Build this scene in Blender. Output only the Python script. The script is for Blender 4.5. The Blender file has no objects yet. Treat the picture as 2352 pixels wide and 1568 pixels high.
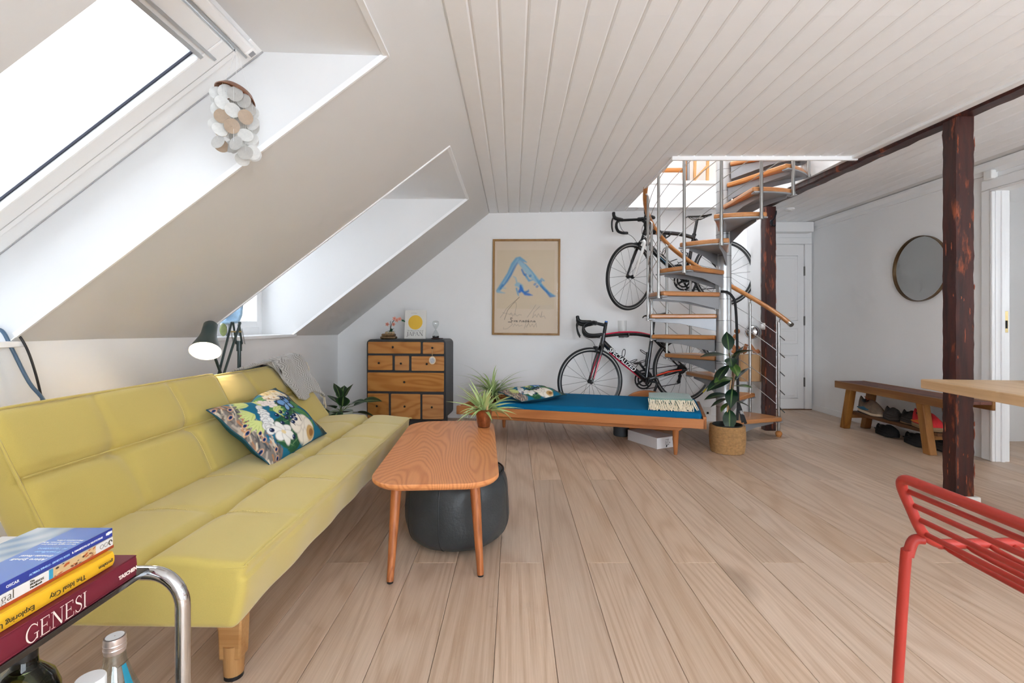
import bpy, bmesh, math, random
import numpy as np
from mathutils import Matrix, Vector, Euler
random.seed(7)
rng = np.random.default_rng(7)
PI = math.pi
scene = bpy.context.scene
C = scene.collection

# ------------------------------------------------------------------ camera
FPX = 1104.0                       # focal length in pixels of the 2352 x 1568 frame
CAMH = 1.03
cd = bpy.data.cameras.new('camera')
cam = bpy.data.objects.new('camera', cd)
C.objects.link(cam)
cd.sensor_width = 36.0
cd.lens = FPX * 36.0 / 2352.0
cd.shift_x = (1176 - 1180) / 2352.0
cd.shift_y = -(784 - 745) / 2352.0
cd.clip_start = 0.03
cam.location = (0, 0, CAMH)
cam.rotation_euler = (PI / 2, 0, 0)
scene.camera = cam

# ------------------------------------------------------------------ sky and exposure
world = bpy.data.worlds.new('overcast_sky')
scene.world = world
world.use_nodes = True
wn = world.node_tree.nodes
bg = wn['Background']
bg.inputs[0].default_value = (0.87, 0.935, 1.0, 1)
bg.inputs[1].default_value = 10.6
vs = scene.view_settings
scene.display_settings.display_device = 'sRGB'
vs.view_transform = 'Standard'
vs.look = 'None'
vs.gamma = 1.0
vs.use_curve_mapping = False
vs.exposure = 0.0
cy = scene.cycles
cy.max_bounces = 8
cy.diffuse_bounces = 6
cy.glossy_bounces = 4
cy.transmission_bounces = 8
cy.transparent_max_bounces = 10
cy.caustics_reflective = False
cy.caustics_refractive = False
cy.sample_clamp_indirect = 8.0
cy.use_denoising = True
cy.use_adaptive_sampling = True
cy.adaptive_threshold = 0.15
cy.adaptive_min_samples = 10

def portal(name, loc, rot, sx, sy):
    """daylight portal: guides the sampling of the sky through a window opening"""
    l = bpy.data.lights.new(name, 'AREA')
    l.shape = 'RECTANGLE'; l.size = sx; l.size_y = sy
    l.cycles.is_portal = True
    o = bpy.data.objects.new(name, l); C.objects.link(o)
    o.location = loc; o.rotation_euler = rot
    return o

# ------------------------------------------------------------------ colour and node helpers
def S(r, g, b):
    def c(v):
        v = v / 255.0
        return v / 12.92 if v <= 0.04045 else ((v + 0.055) / 1.055) ** 2.4
    return (c(r), c(g), c(b))

class NT:
    def __init__(self, m):
        m.use_nodes = True
        self.t = m.node_tree; self.n = self.t.nodes
        self.b = self.n['Principled BSDF']
    def new(self, typ, **kw):
        nd = self.n.new(typ)
        for k, v in kw.items(): setattr(nd, k, v)
        return nd
    def link(self, a, b): self.t.links.new(a, b)
    def val(self, sock, v):
        if hasattr(v, 'default_value') or hasattr(v, 'is_linked'): self.link(v, sock)
        else: sock.default_value = v
    def math(self, op, a, b=0.0, c=None):
        nd = self.new('ShaderNodeMath', operation=op)
        self.val(nd.inputs[0], a); self.val(nd.inputs[1], b)
        if c is not None: self.val(nd.inputs[2], c)
        return nd.outputs[0]
    def noise(self, vec, scale, detail=4, rough=0.55, dist=0.0, col=False):
        nd = self.new('ShaderNodeTexNoise')
        if vec is not None: self.link(vec, nd.inputs['Vector'])
        nd.inputs['Scale'].default_value = scale; nd.inputs['Detail'].default_value = detail
        nd.inputs['Roughness'].default_value = rough; nd.inputs['Distortion'].default_value = dist
        return nd.outputs['Color'] if col else nd.outputs['Fac']
    def mapping(self, vec, scale=(1, 1, 1), rot=(0, 0, 0), loc=(0, 0, 0)):
        nd = self.new('ShaderNodeMapping')
        self.link(vec, nd.inputs['Vector'])
        nd.inputs['Scale'].default_value = scale; nd.inputs['Rotation'].default_value = rot
        nd.inputs['Location'].default_value = loc
        return nd.outputs[0]
    def mix(self, f, a, b, blend='MIX'):
        nd = self.new('ShaderNodeMix', data_type='RGBA', blend_type=blend)
        self.val(nd.inputs[0], f)
        for s, v in ((nd.inputs[6], a), (nd.inputs[7], b)):
            if isinstance(v, tuple): s.default_value = (*v[:3], 1)
            else: self.link(v, s)
        return nd.outputs[2]
    def ramp(self, f, stops):
        nd = self.new('ShaderNodeValToRGB')
        cr = nd.color_ramp
        while len(cr.elements) < len(stops): cr.elements.new(0.5)
        for e, (p, c) in zip(cr.elements, stops):
            e.position = p; e.color = (*c[:3], 1) if isinstance(c, tuple) else (c, c, c, 1)
        self.link(f, nd.inputs[0])
        return nd.outputs[0]
    def bump(self, h, strength=0.2, dist=0.01):
        nd = self.new('ShaderNodeBump')
        nd.inputs['Strength'].default_value = strength; nd.inputs['Distance'].default_value = dist
        self.link(h, nd.inputs['Height']); self.link(nd.outputs[0], self.b.inputs['Normal'])

MATS = {}
def mat(name, col, rough=0.5, metal=0.0, spec=0.5, bump=None, var=0.0, vscale=6.0, coat=0.0, sheen=0.0, emit=None):
    """plain painted / plastic / metal surface; bump=(scale,strength,distance), var = colour mottling"""
    if name in MATS: return MATS[name]
    m = bpy.data.materials.new(name); t = NT(m); b = t.b
    b.inputs['Base Color'].default_value = (*col, 1)
    b.inputs['Roughness'].default_value = rough; b.inputs['Metallic'].default_value = metal
    b.inputs['Specular IOR Level'].default_value = spec
    b.inputs['Coat Weight'].default_value = coat
    b.inputs['Sheen Weight'].default_value = sheen
    tc = t.new('ShaderNodeTexCoord').outputs['Object']
    if var:
        n = t.noise(tc, vscale, 5, 0.6)
        dark = tuple(c * (1 - var) for c in col); lite = tuple(min(1, c * (1 + var)) for c in col)
        t.link(t.ramp(n, [(0.3, dark), (0.7, lite)]), b.inputs['Base Color'])
    if bump:
        t.bump(t.noise(tc, bump[0], 3, 0.6), bump[1], bump[2])
    if emit:
        b.inputs['Emission Color'].default_value = (*emit[0], 1); b.inputs['Emission Strength'].default_value = emit[1]
    MATS[name] = m
    return m

def wood(name, c1, c2, axis='Y', freq=26.0, ring=2.2, stretch=0.09, rough=0.45, rand=True, tone=0.16, fibre=0.35, knots=0.0, spec=0.35, coat=0.0, dark=None):
    """grained wood: rings from stretched noise, fibres from very stretched noise, tone per object"""
    if name in MATS: return MATS[name]
    m = bpy.data.materials.new(name); t = NT(m); b = t.b
    tc = t.new('ShaderNodeTexCoord').outputs['Object']
    oi = t.new('ShaderNodeObjectInfo').outputs['Random']
    sc = {'X': (stretch, 1, 1), 'Y': (1, stretch, 1), 'Z': (1, 1, stretch)}[axis]
    sf = {'X': (.02, 1, 1), 'Y': (1, .02, 1), 'Z': (1, 1, .02)}[axis]
    v = tc
    if rand:
        cx = t.new('ShaderNodeCombineXYZ')
        t.link(t.math('MULTIPLY', oi, 37.0), cx.inputs[0]); t.link(t.math('MULTIPLY', oi, 91.0), cx.inputs[1]); t.link(t.math('MULTIPLY', oi, 53.0), cx.inputs[2])
        va = t.new('ShaderNodeVectorMath', operation='ADD'); t.link(tc, va.inputs[0]); t.link(cx.outputs[0], va.inputs[1]); v = va.outputs[0]
    n1 = t.noise(t.mapping(v, sc), ring, 3.0, 0.42, 0.35)
    rings = t.math('SINE', t.math('MULTIPLY', n1, freq * 2.2))
    rings = t.math('MULTIPLY_ADD', rings, 0.5, 0.5)
    rings = t.math('POWER', rings, 2.2)
    n2 = t.noise(t.mapping(v, sf), 150.0, 3, 0.7)
    n2 = t.math('MINIMUM', t.math('MAXIMUM', t.math('MULTIPLY_ADD', t.math('SUBTRACT', n2, .5), 2.6, .5), 0.0), 1.0)
    n3 = t.noise(t.mapping(v, sc), 3.0, 3, 0.5)
    f = t.math('ADD', t.math('MULTIPLY', rings, 1 - fibre), t.math('MULTIPLY', n2, fibre))
    col = t.mix(f, c1, c2)
    col = t.mix(t.math('MULTIPLY', n3, 0.5), col, tuple(x * 0.82 for x in c2))
    if knots:
        vo = t.new('ShaderNodeTexVoronoi'); vo.inputs['Scale'].default_value = 1.3
        t.link(t.mapping(v, {'X': (.5, 1, 1), 'Y': (1, .5, 1), 'Z': (1, 1, .5)}[axis]), vo.inputs['Vector'])
        k = t.ramp(vo.outputs['Distance'], [(0.0, 1.0), (0.05, 0.9), (0.11, 0.0)])
        col = t.mix(t.math('MULTIPLY', k, knots), col, dark or tuple(x * 0.35 for x in c2))
    if tone:
        hv = t.new('ShaderNodeHueSaturation')
        t.link(t.math('MULTIPLY_ADD', oi, tone * 2, 1 - tone), hv.inputs['Value'])
        t.link(t.math('MULTIPLY_ADD', t.math('FRACT', t.math('MULTIPLY', oi, 17.3)), tone * 3, 1 - tone * 1.5), hv.inputs['Saturation'])
        t.link(col, hv.inputs['Color']); col = hv.outputs[0]
    t.link(col, b.inputs['Base Color'])
    b.inputs['Roughness'].default_value = rough; b.inputs['Specular IOR Level'].default_value = spec
    b.inputs['Coat Weight'].default_value = coat
    t.bump(n2, 0.12, 0.002)
    MATS[name] = m
    return m

def fabric(name, col, scale=900.0, var=0.12, bump=0.25, rough=0.9, sheen=0.25, big=2.0):
    if name in MATS: return MATS[name]
    m = bpy.data.materials.new(name); t = NT(m); b = t.b
    tc = t.new('ShaderNodeTexCoord').outputs['Object']
    n = t.noise(tc, scale, 2, 0.7); n2 = t.noise(tc, big, 4, 0.6)
    f = t.math('ADD', t.math('MULTIPLY', n, 0.6), t.math('MULTIPLY', n2, 0.4))
    t.link(t.ramp(f, [(0.32, tuple(c * (1 - var) for c in col)), (0.68, tuple(min(1, c * (1 + var)) for c in col))]), b.inputs['Base Color'])
    b.inputs['Roughness'].default_value = rough; b.inputs['Sheen Weight'].default_value = sheen
    b.inputs['Specular IOR Level'].default_value = 0.2
    t.bump(n, bump, 0.001)
    MATS[name] = m
    return m

def glassy(name, col=(1, 1, 1), rough=0.0, ior=1.45):
    if name in MATS: return MATS[name]
    m = bpy.data.materials.new(name); t = NT(m); b = t.b
    b.inputs['Base Color'].default_value = (*col, 1); b.inputs['Roughness'].default_value = rough
    b.inputs['Transmission Weight'].default_value = 1.0; b.inputs['IOR'].default_value = ior
    MATS[name] = m
    return m

def pane_mat(name, tint=(1, 1, 1), gloss=0.06):
    """thin clear pane: lets light straight through with a faint mirror reflection"""
    if name in MATS: return MATS[name]
    m = bpy.data.materials.new(name); m.use_nodes = True
    n = m.node_tree.nodes; n.clear(); lk = m.node_tree.links.new
    out = n.new('ShaderNodeOutputMaterial'); mx = n.new('ShaderNodeMixShader')
    tr = n.new('ShaderNodeBsdfTransparent'); gl = n.new('ShaderNodeBsdfGlossy')
    tr.inputs[0].default_value = (*tint, 1); gl.inputs['Roughness'].default_value = 0.02
    mx.inputs[0].default_value = gloss
    lk(tr.outputs[0], mx.inputs[1]); lk(gl.outputs[0], mx.inputs[2]); lk(mx.outputs[0], out.inputs[0])
    MATS[name] = m
    return m

def vcol_mat(name, rough=0.8, spec=0.2, coat=0.0, weave=0.0):
    """flat print: colour comes from the mesh colour attribute"""
    if name in MATS: return MATS[name]
    m = bpy.data.materials.new(name); t = NT(m)
    at = t.new('ShaderNodeAttribute', attribute_name='Col')
    t.link(at.outputs['Color'], t.b.inputs['Base Color'])
    t.b.inputs['Roughness'].default_value = rough; t.b.inputs['Specular IOR Level'].default_value = spec
    t.b.inputs['Coat Weight'].default_value = coat
    if weave:
        tc = t.new('ShaderNodeTexCoord').outputs['Object']; t.bump(t.noise(tc, 800, 2), weave, 0.001)
    MATS[name] = m
    return m

# ------------------------------------------------------------------ objects: things, parts, meshes
TM = {}
def tag(o, label=None, cat=None, group=None, kind=None):
    if label: o['label'] = label
    if cat: o['category'] = cat
    if group: o['group'] = group
    if kind: o['kind'] = kind
    return o

def thing(name, label=None, cat=None, loc=(0, 0, 0), rz=0.0, group=None, kind=None, mtx=None):
    o = bpy.data.objects.new(name, None); C.objects.link(o)
    o.empty_display_size = 0.05
    M = mtx if mtx is not None else Matrix.Translation(loc) @ Matrix.Rotation(rz, 4, 'Z')
    o.matrix_world = M
    TM[o.name] = M
    return tag(o, label, cat, group, kind)

def rootM(o):
    while o is not None and o.parent is not None: o = o.parent
    return TM.get(o.name, Matrix.Identity(4)) if o else Matrix.Identity(4)

class MB:
    """collects geometry for ONE mesh object"""
    def __init__(self): self.v = []; self.f = []; self.cols = None
    def add(self, vs, fs):
        o = len(self.v)
        self.v += [tuple(p) for p in vs]; self.f += [tuple(i + o for i in f) for f in fs]
        return self
    def box(self, x0, x1, y0, y1, z0, z1, M=None):
        vs = [(x, y, z) for z in (z0, z1) for y in (y0, y1) for x in (x0, x1)]
        if M is not None: vs = [M @ Vector(p) for p in vs]
        return self.add(vs, [(0, 2, 3, 1), (4, 5, 7, 6), (0, 1, 5, 4), (2, 6, 7, 3), (0, 4, 6, 2), (1, 3, 7, 5)])
    def bar(self, p0, p1, w, h, up=(0, 0, 1)):
        """rectangular bar between two points, w across, h along up"""
        p0 = Vector(p0); p1 = Vector(p1); d = (p1 - p0).normalized()
        s = d.cross(Vector(up));
        if s.length < 1e-5: s = d.cross(Vector((1, 0, 0)))
        s.normalize(); u = s.cross(d).normalized()
        vs = []
        for p in (p0, p1):
            for a, b in ((-1, -1), (1, -1), (1, 1), (-1, 1)):
                vs.append(p + s * (a * w / 2) + u * (b * h / 2))
        return self.add(vs, [(3, 2, 1, 0), (4, 5, 6, 7), (0, 1, 5, 4), (1, 2, 6, 5), (2, 3, 7, 6), (3, 0, 4, 7)])
    def tube(self, pts, r, n=8, closed=False, caps=True):
        P = [Vector(p) for p in pts]; m = len(P)
        R = r if isinstance(r, (list, tuple)) else [r] * m
        T = []
        for i in range(m):
            a = P[i - 1] if (i > 0 or closed) else P[i]
            b = P[(i + 1) % m] if (i < m - 1 or closed) else P[i]
            d = (b - a)
            T.append(d.normalized() if d.length > 1e-9 else Vector((0, 0, 1)))
        ref = Vector((0, 0, 1)) if abs(T[0].z) < 0.9 else Vector((1, 0, 0))
        N = (ref - T[0] * ref.dot(T[0])).normalized()
        vs = []
        for i in range(m):
            if i:
                N = (N - T[i] * N.dot(T[i]))
                if N.length < 1e-6: N = T[i].orthogonal()
                N.normalize()
            B = T[i].cross(N)
            for k in range(n):
                a = 2 * PI * k / n
                vs.append(P[i] + N * (R[i] * math.cos(a)) + B * (R[i] * math.sin(a)))
        fs = []
        for i in range(m if closed else m - 1):
            j = (i + 1) % m
            for k in range(n):
                k2 = (k + 1) % n
                fs.append((i * n + k, i * n + k2, j * n + k2, j * n + k))
        if caps and not closed:
            fs.append(tuple(range(n - 1, -1, -1))); fs.append(tuple((m - 1) * n + k for k in range(n)))
        return self.add(vs, fs)
    def cyl(self, p0, p1, r0, r1=None, n=12):
        return self.tube([p0, p1], [r0, r0 if r1 is None else r1], n)
    def lathe(self, prof, c=(0, 0, 0), n=24, M=None, cap0=True, cap1=True):
        vs = []; m = len(prof)
        for r, z in prof:
            for k in range(n):
                a = 2 * PI * k / n
                p = Vector((r * math.cos(a), r * math.sin(a), z))
                if M is not None: p = M @ p
                vs.append((p.x + c[0], p.y + c[1], p.z + c[2]))
        fs = [(i * n + k, i * n + (k + 1) % n, (i + 1) * n + (k + 1) % n, (i + 1) * n + k) for i in range(m - 1) for k in range(n)]
        if cap0 and prof[0][0] > 1e-6: fs.append(tuple(range(n - 1, -1, -1)))
        if cap1 and prof[-1][0] > 1e-6: fs.append(tuple((m - 1) * n + k for k in range(n)))
        return self.add(vs, fs)
    def ball(self, c, r, nu=12, nv=8, M=None):
        r = r if isinstance(r, (tuple, list)) else (r, r, r)
        vs = []
        for i in range(nv + 1):
            ph = PI * i / nv
            for k in range(nu):
                a = 2 * PI * k / nu
                p = Vector((r[0] * math.sin(ph) * math.cos(a), r[1] * math.sin(ph) * math.sin(a), r[2] * math.cos(ph)))
                if M is not None: p = M @ p
                vs.append(p + Vector(c))
        fs = [(i * nu + k, (i + 1) * nu + k, (i + 1) * nu + (k + 1) % nu, i * nu + (k + 1) % nu) for i in range(nv) for k in range(nu)]
        return self.add(vs, fs)
    def grid(self, nu, nv, fn, wrap=False, flip=False):
        """fn(u,v) with u,v in 0..1"""
        vs = [fn(i / (nu if wrap else nu - 1), j / (nv - 1)) for j in range(nv) for i in range(nu)]
        fs = []
        for j in range(nv - 1):
            for i in range(nu if wrap else nu - 1):
                i2 = (i + 1) % nu
                q = (j * nu + i, j * nu + i2, (j + 1) * nu + i2, (j + 1) * nu + i)
                fs.append(q[::-1] if flip else q)
        return self.add(vs, fs)
    def prism(self, pts, h0, h1, plane='xy'):
        """polygon pts (2-D) extruded from h0 to h1 along the third axis"""
        def mk(a, b, h): return {'xy': (a, b, h), 'xz': (a, h, b), 'yz': (h, a, b)}[plane]
        n = len(pts)
        vs = [mk(a, b, h0) for a, b in pts] + [mk(a, b, h1) for a, b in pts]
        fs = [tuple(range(n - 1, -1, -1)), tuple(range(n, 2 * n))] + [(i, (i + 1) % n, n + (i + 1) % n, n + i) for i in range(n)]
        return self.add(vs, fs)
    def quad(self, a, b, c, d): return self.add([a, b, c, d], [(0, 1, 2, 3)])
    def xf(self, M):
        self.v = [tuple(M @ Vector(p)) for p in self.v]; return self
    def mesh(self, name, m, smooth=True, angle=40, fixn=True):
        me = bpy.data.meshes.new(name)
        me.from_pydata(self.v, [], self.f)
        if fixn and len(self.f) < 60000:
            bm = bmesh.new(); bm.from_mesh(me); bmesh.ops.recalc_face_normals(bm, faces=bm.faces); bm.to_mesh(me); bm.free()
        if self.cols is not None:
            at = me.attributes.new('Col', 'FLOAT_COLOR', 'POINT')
            at.data.foreach_set('color', np.asarray(self.cols, dtype=np.float32).ravel())
        if m is not None: me.materials.append(m)
        if smooth:
            me.polygons.foreach_set('use_smooth', [True] * len(me.polygons))
            me.set_sharp_from_angle(angle=math.radians(angle))
        me.update()
        return me
    def build(self, name, m, parent=None, smooth=True, angle=40, bevel=0.0, segs=2, world=False, sub=0, label=None, fixn=True, solid=0.0):
        if world and parent is not None:
            self.xf(rootM(parent).inverted())
        o = bpy.data.objects.new(name, self.mesh(name, m, smooth, angle, fixn)); C.objects.link(o)
        if solid:
            md = o.modifiers.new('thickness', 'SOLIDIFY'); md.thickness = solid; md.offset = 0
        if bevel:
            md = o.modifiers.new('edge', 'BEVEL'); md.width = bevel; md.segments = segs; md.limit_method = 'ANGLE'; md.angle_limit = math.radians(38)
            md.harden_normals = False
        if sub:
            md = o.modifiers.new('smooth', 'SUBSURF'); md.levels = sub; md.render_levels = sub
        if parent is not None: o.parent = parent
        if label: o['label'] = label
        return o

def struct(o, label=None):
    o['kind'] = 'structure'
    if label: o['label'] = label
    return o

def link_copy(o, parent=None, loc=None, rot=None):
    c = o.copy(); C.objects.link(c); c.parent = parent
    if loc is not None: c.location = loc
    if rot is not None: c.rotation_euler = rot
    return c

def copy_tree(o, parent=None):
    c = o.copy(); C.objects.link(c); c.parent = parent
    for ch in list(o.children): copy_tree(ch, c)
    return c

def text_obj(name, s, size, m, parent, M, align='LEFT', shear=0.0, extr=0.0003, sx=1.0, world=False, off=0.0):
    """flat lettering; M maps text space (x right, y up, z out) to the parent's space"""
    cu = bpy.data.curves.new(name, 'FONT')
    cu.body = s; cu.size = size; cu.align_x = align; cu.shear = shear; cu.extrude = extr; cu.offset = off
    cu.resolution_u = 3
    tmp = bpy.data.objects.new(name + '_tmp', cu); C.objects.link(tmp)
    dg = bpy.context.evaluated_depsgraph_get(); dg.update()
    me = bpy.data.meshes.new_from_object(tmp.evaluated_get(dg))
    bpy.data.objects.remove(tmp); bpy.data.curves.remove(cu)
    MM = M @ Matrix.Diagonal((sx, 1, 1, 1))
    if world and parent is not None: MM = rootM(parent).inverted() @ MM
    me.transform(MM)
    me.name = name
    me.materials.clear(); me.materials.append(m)
    o = bpy.data.objects.new(name, me); C.objects.link(o)
    if parent is not None: o.parent = parent
    return o

def frame_M(o, x, y):
    """matrix with origin o, x and y axes given"""
    x = Vector(x).normalized(); y = Vector(y); y = (y - x * y.dot(x)).normalized(); z = x.cross(y)
    M = Matrix.Identity(4)
    for i in range(3): M[i][0] = x[i]; M[i][1] = y[i]; M[i][2] = z[i]; M[i][3] = o[i]
    return M

# ------------------------------------------------------------------ a tiny canvas for flat prints (becomes mesh colours)
def thing_part(name, parent):
    o = bpy.data.objects.new(name, None); C.objects.link(o); o.parent = parent; o.empty_display_size = .02
    return o

class Canvas:
    def __init__(self, w, h, bg):
        self.w, self.h = w, h
        self.a = np.zeros((h, w, 3)); self.a[:] = bg
        self.y, self.x = np.mgrid[0:h, 0:w]
        self.x = (self.x + 0.5) / w; self.y = (self.y + 0.5) / h      # 0..1, y up
        self.asp = w / h
    def put(self, mask, col, alpha=1.0):
        k = (np.clip(mask, 0, 1) * alpha)[..., None]
        self.a = self.a * (1 - k) + np.array(col) * k
    def ell(self, cx, cy, rx, ry, col, ang=0.0, alpha=1.0, soft=0.25):
        dx = (self.x - cx) * self.asp; dy = self.y - cy
        c, s = math.cos(ang), math.sin(ang)
        u = (dx * c + dy * s) / rx; v = (-dx * s + dy * c) / ry
        d = np.sqrt(u * u + v * v)
        self.put((1 - d) / soft + 0.5, col, alpha)
    def stroke(self, pts, w, col, alpha=1.0, soft=None):
        soft = soft or 1.2 / self.h
        best = np.full(self.x.shape, 9.0)
        ws = w if isinstance(w, (list, tuple)) else [w] * len(pts)
        for i in range(len(pts) - 1):
            (x0, y0), (x1, y1) = pts[i], pts[i + 1]
            ax = (self.x - x0) * self.asp; ay = self.y - y0
            bx = (x1 - x0) * self.asp; by = y1 - y0
            t = np.clip((ax * bx + ay * by) / (bx * bx + by * by + 1e-12), 0, 1)
            d = np.hypot(ax - t * bx, ay - t * by) - (ws[i] * (1 - t) + ws[i + 1] * t)
            best = np.minimum(best, d)
        self.put(0.5 - best / soft, col, alpha)
    def leaf(self, x0, y0, x1, y1, w, col, vein=None):
        pts = [(x0 + (x1 - x0) * t, y0 + (y1 - y0) * t) for t in np.linspace(0, 1, 7)]
        ws = [w * math.sin(PI * min(0.98, max(0.04, t)) ** 0.8) for t in np.linspace(0, 1, 7)]
        self.stroke(pts, ws, col)
        if vein: self.stroke([pts[0], pts[-1]], 0.003, vein, 0.8)
    def flower(self, cx, cy, r, col, n=6, core=None, rot=0.0, edge=None):
        for k in range(n):
            a = rot + 2 * PI * k / n
            ex, ey = cx + 0.55 * r * math.cos(a) / self.asp, cy + 0.55 * r * math.sin(a)
            if edge: self.ell(ex, ey, r * 0.56, r * 0.40, edge, a)
            self.ell(ex, ey, r * 0.52, r * 0.36, col, a)
        if core: self.ell(cx, cy, r * 0.2, r * 0.2, core)
    def cols(self):
        rgb = self.a.reshape(-1, 3)
        return np.concatenate([rgb, np.ones((rgb.shape[0], 1))], axis=1)

def smooth_path(pts, n=6):
    """Catmull-Rom through points"""
    P = [Vector(p) for p in pts]; out = []
    for i in range(len(P) - 1):
        p0 = P[max(i - 1, 0)]; p1 = P[i]; p2 = P[i + 1]; p3 = P[min(i + 2, len(P) - 1)]
        for k in range(n):
            t = k / n
            out.append(0.5 * ((2 * p1) + (p2 - p0) * t + (2 * p0 - 5 * p1 + 4 * p2 - p3) * t * t + (3 * p1 - p0 - 3 * p2 + p3) * t ** 3))
    out.append(P[-1])
    return out
# ================================================================== materials of the setting
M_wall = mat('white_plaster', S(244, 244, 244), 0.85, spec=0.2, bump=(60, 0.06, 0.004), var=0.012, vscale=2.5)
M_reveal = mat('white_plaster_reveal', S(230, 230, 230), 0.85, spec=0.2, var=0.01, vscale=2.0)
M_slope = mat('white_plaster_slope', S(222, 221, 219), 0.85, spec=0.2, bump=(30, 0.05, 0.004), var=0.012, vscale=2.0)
M_paint = mat('white_gloss_paint', S(243, 243, 243), 0.38, spec=0.45)
M_board = mat('white_painted_board', S(246, 247, 248), 0.55, spec=0.35, var=0.012, vscale=9)
M_groove = mat('board_groove', S(222, 221, 219), 0.8)
M_under = mat('subfloor', S(70, 55, 42), 0.9)
M_floor = wood('oak_plank', S(226, 203, 181), S(190, 160, 134), 'Y', freq=95, ring=1.9, stretch=0.07, rough=0.42, tone=0.06, fibre=0.55, knots=0.4, spec=0.4)
M_alu = mat('light_grey_metal', S(190, 192, 194), 0.35, metal=0.6)
M_seal = mat('dark_rubber_seal', S(40, 42, 58), 0.6)
M_pane = pane_mat('window_glass', (0.97, 0.985, 1.0), 0.04)
M_paned = pane_mat('dormer_glass', (0.60, 0.603, 0.608), 0.04)  # tint added to dim the daylight through the dormer
M_panet = pane_mat('dimmed_roof_glass', (0.54, 0.545, 0.55), 0.04)  # darkened so that less sky light comes through the roof window
M_beam = None

HC, XJ, XK, YR = 2.25, -0.272, -1.975, -1.6
def YW(x): return 5.26 - 0.069 * x            # the end wall is slightly out of square
def zk(y): return 0.961 if y < 2.3 else 0.961 - 0.048 * (y - 2.3) / 3.1
def zs(x, y): return HC + (x - XJ) * (HC - zk(y)) / (XJ - XK)

# ---- floor: slab and oak planks -------------------------------------------------
m = MB(); m.box(-2.1, 6.2, YR - 0.1, 6.0, -0.12, -0.018)
floor = struct(m.build('floor', M_under, smooth=False), 'pale oak plank floor')
PW, PL = 0.188, 2.22
plank_cache = {}
def plank(x0, x1, y0, y1):
    key = (round(x1 - x0, 4), round(y1 - y0, 4))
    if key not in plank_cache:
        w, l = (x1 - x0) / 2 - 0.0008, (y1 - y0) / 2 - 0.0007
        b = 0.0012
        mm = MB()
        vs = [(-w, -l, -.018), (w, -l, -.018), (w, l, -.018), (-w, l, -.018), (-w, -l, -b), (w, -l, -b), (w, l, -b), (-w, l, -b),
              (-w + b, -l + b, 0), (w - b, -l + b, 0), (w - b, l - b, 0), (-w + b, l - b, 0)]
        mm.add(vs, [(0, 1, 5, 4), (1, 2, 6, 5), (2, 3, 7, 6), (3, 0, 4, 7), (4, 5, 9, 8), (5, 6, 10, 9), (6, 7, 11, 10), (7, 4, 8, 11), (8, 9, 10, 11)])
        plank_cache[key] = mm.mesh('plank', M_floor, smooth=False, fixn=True)
    o = bpy.data.objects.new('plank', plank_cache[key]); C.objects.link(o)
    o.location = ((x0 + x1) / 2, (y0 + y1) / 2, 0); o.parent = floor
k0 = int(math.floor((XK + 0.060) / PW))
for k in range(k0, 31):
    x0 = -0.060 + PW * k; x1 = x0 + PW
    x0 = max(x0, XK - 0.02)
    if x0 > 5.4: break
    yend = 5.43 if x1 < 2.5 else 5.86
    if x0 > 3.66: yend = 4.26
    off = 2.079 if k % 2 == 0 else 3.19
    ys = [y for y in (off + PL * j for j in range(-4, 4)) if YR < y < yend - 0.05]
    ys = [YR] + ys + [yend]
    for a, b in zip(ys[:-1], ys[1:]): plank(x0, x1, a, b)

# ---- end wall, knee wall, slope -------------------------------------------------
yl, yr = YW(XK), YW(2.47)
m = MB()
poly = [(XK - 0.1, -0.02), (2.47, -0.02), (2.47, HC + 0.02), (XJ, HC + 0.02), (XK - 0.1, zk(5.4) - 0.05)]
vs = [(x, YW(x), z) for x, z in poly] + [(x, YW(x) + 0.12, z) for x, z in poly]
n = len(poly)
m.add(vs, [tuple(range(n)), tuple(range(2 * n - 1, n - 1, -1))] + [(i, n + i, n + (i + 1) % n, (i + 1) % n) for i in range(n)])
struct(m.build('wall_back', M_wall, smooth=False), 'white end wall with the framed poster')

O1 = (1.072, 1.879); O2 = (3.01, 4.27)
m = MB()
segs = sorted({YR, 2.3, 5.45, *O1, *O2})
for a, b in zip(segs[:-1], segs[1:]):
    m.quad((XK, a, 0), (XK, b, 0), (XK, b, zk(b)), (XK, a, zk(a)))
m.box(XK - 0.12, XK - 0.001, YR, 5.45, -0.02, 0.90)
struct(m.build('wall_left', M_wall, smooth=False), 'low white knee wall behind the sofa')

XT = {O1: -0.497, O2: -0.409}
m = MB()
def slope_quad(ya, yb, xa, xb):
    m.quad((xa, ya, zs(xa, ya)), (xb, ya, zs(xb, ya)), (xb, yb, zs(xb, yb)), (xa, yb, zs(xa, yb)))
for a, b in zip(segs[:-1], segs[1:]):
    mid = (a + b) / 2
    op = next((o for o in (O1, O2) if o[0] < mid < o[1]), None)
    slope_quad(a, b, XJ, XT[op] if op else XK)
for a, b in zip(segs[:-1], segs[1:]): m.quad((XJ, a, HC - .001), (XJ, b, HC - .001), (XJ - .002, b, HC + .05), (XJ - .002, a, HC + .05))
struct(m.build('wall_slope', M_slope, smooth=False), 'sloping white attic wall under the roof')

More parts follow.
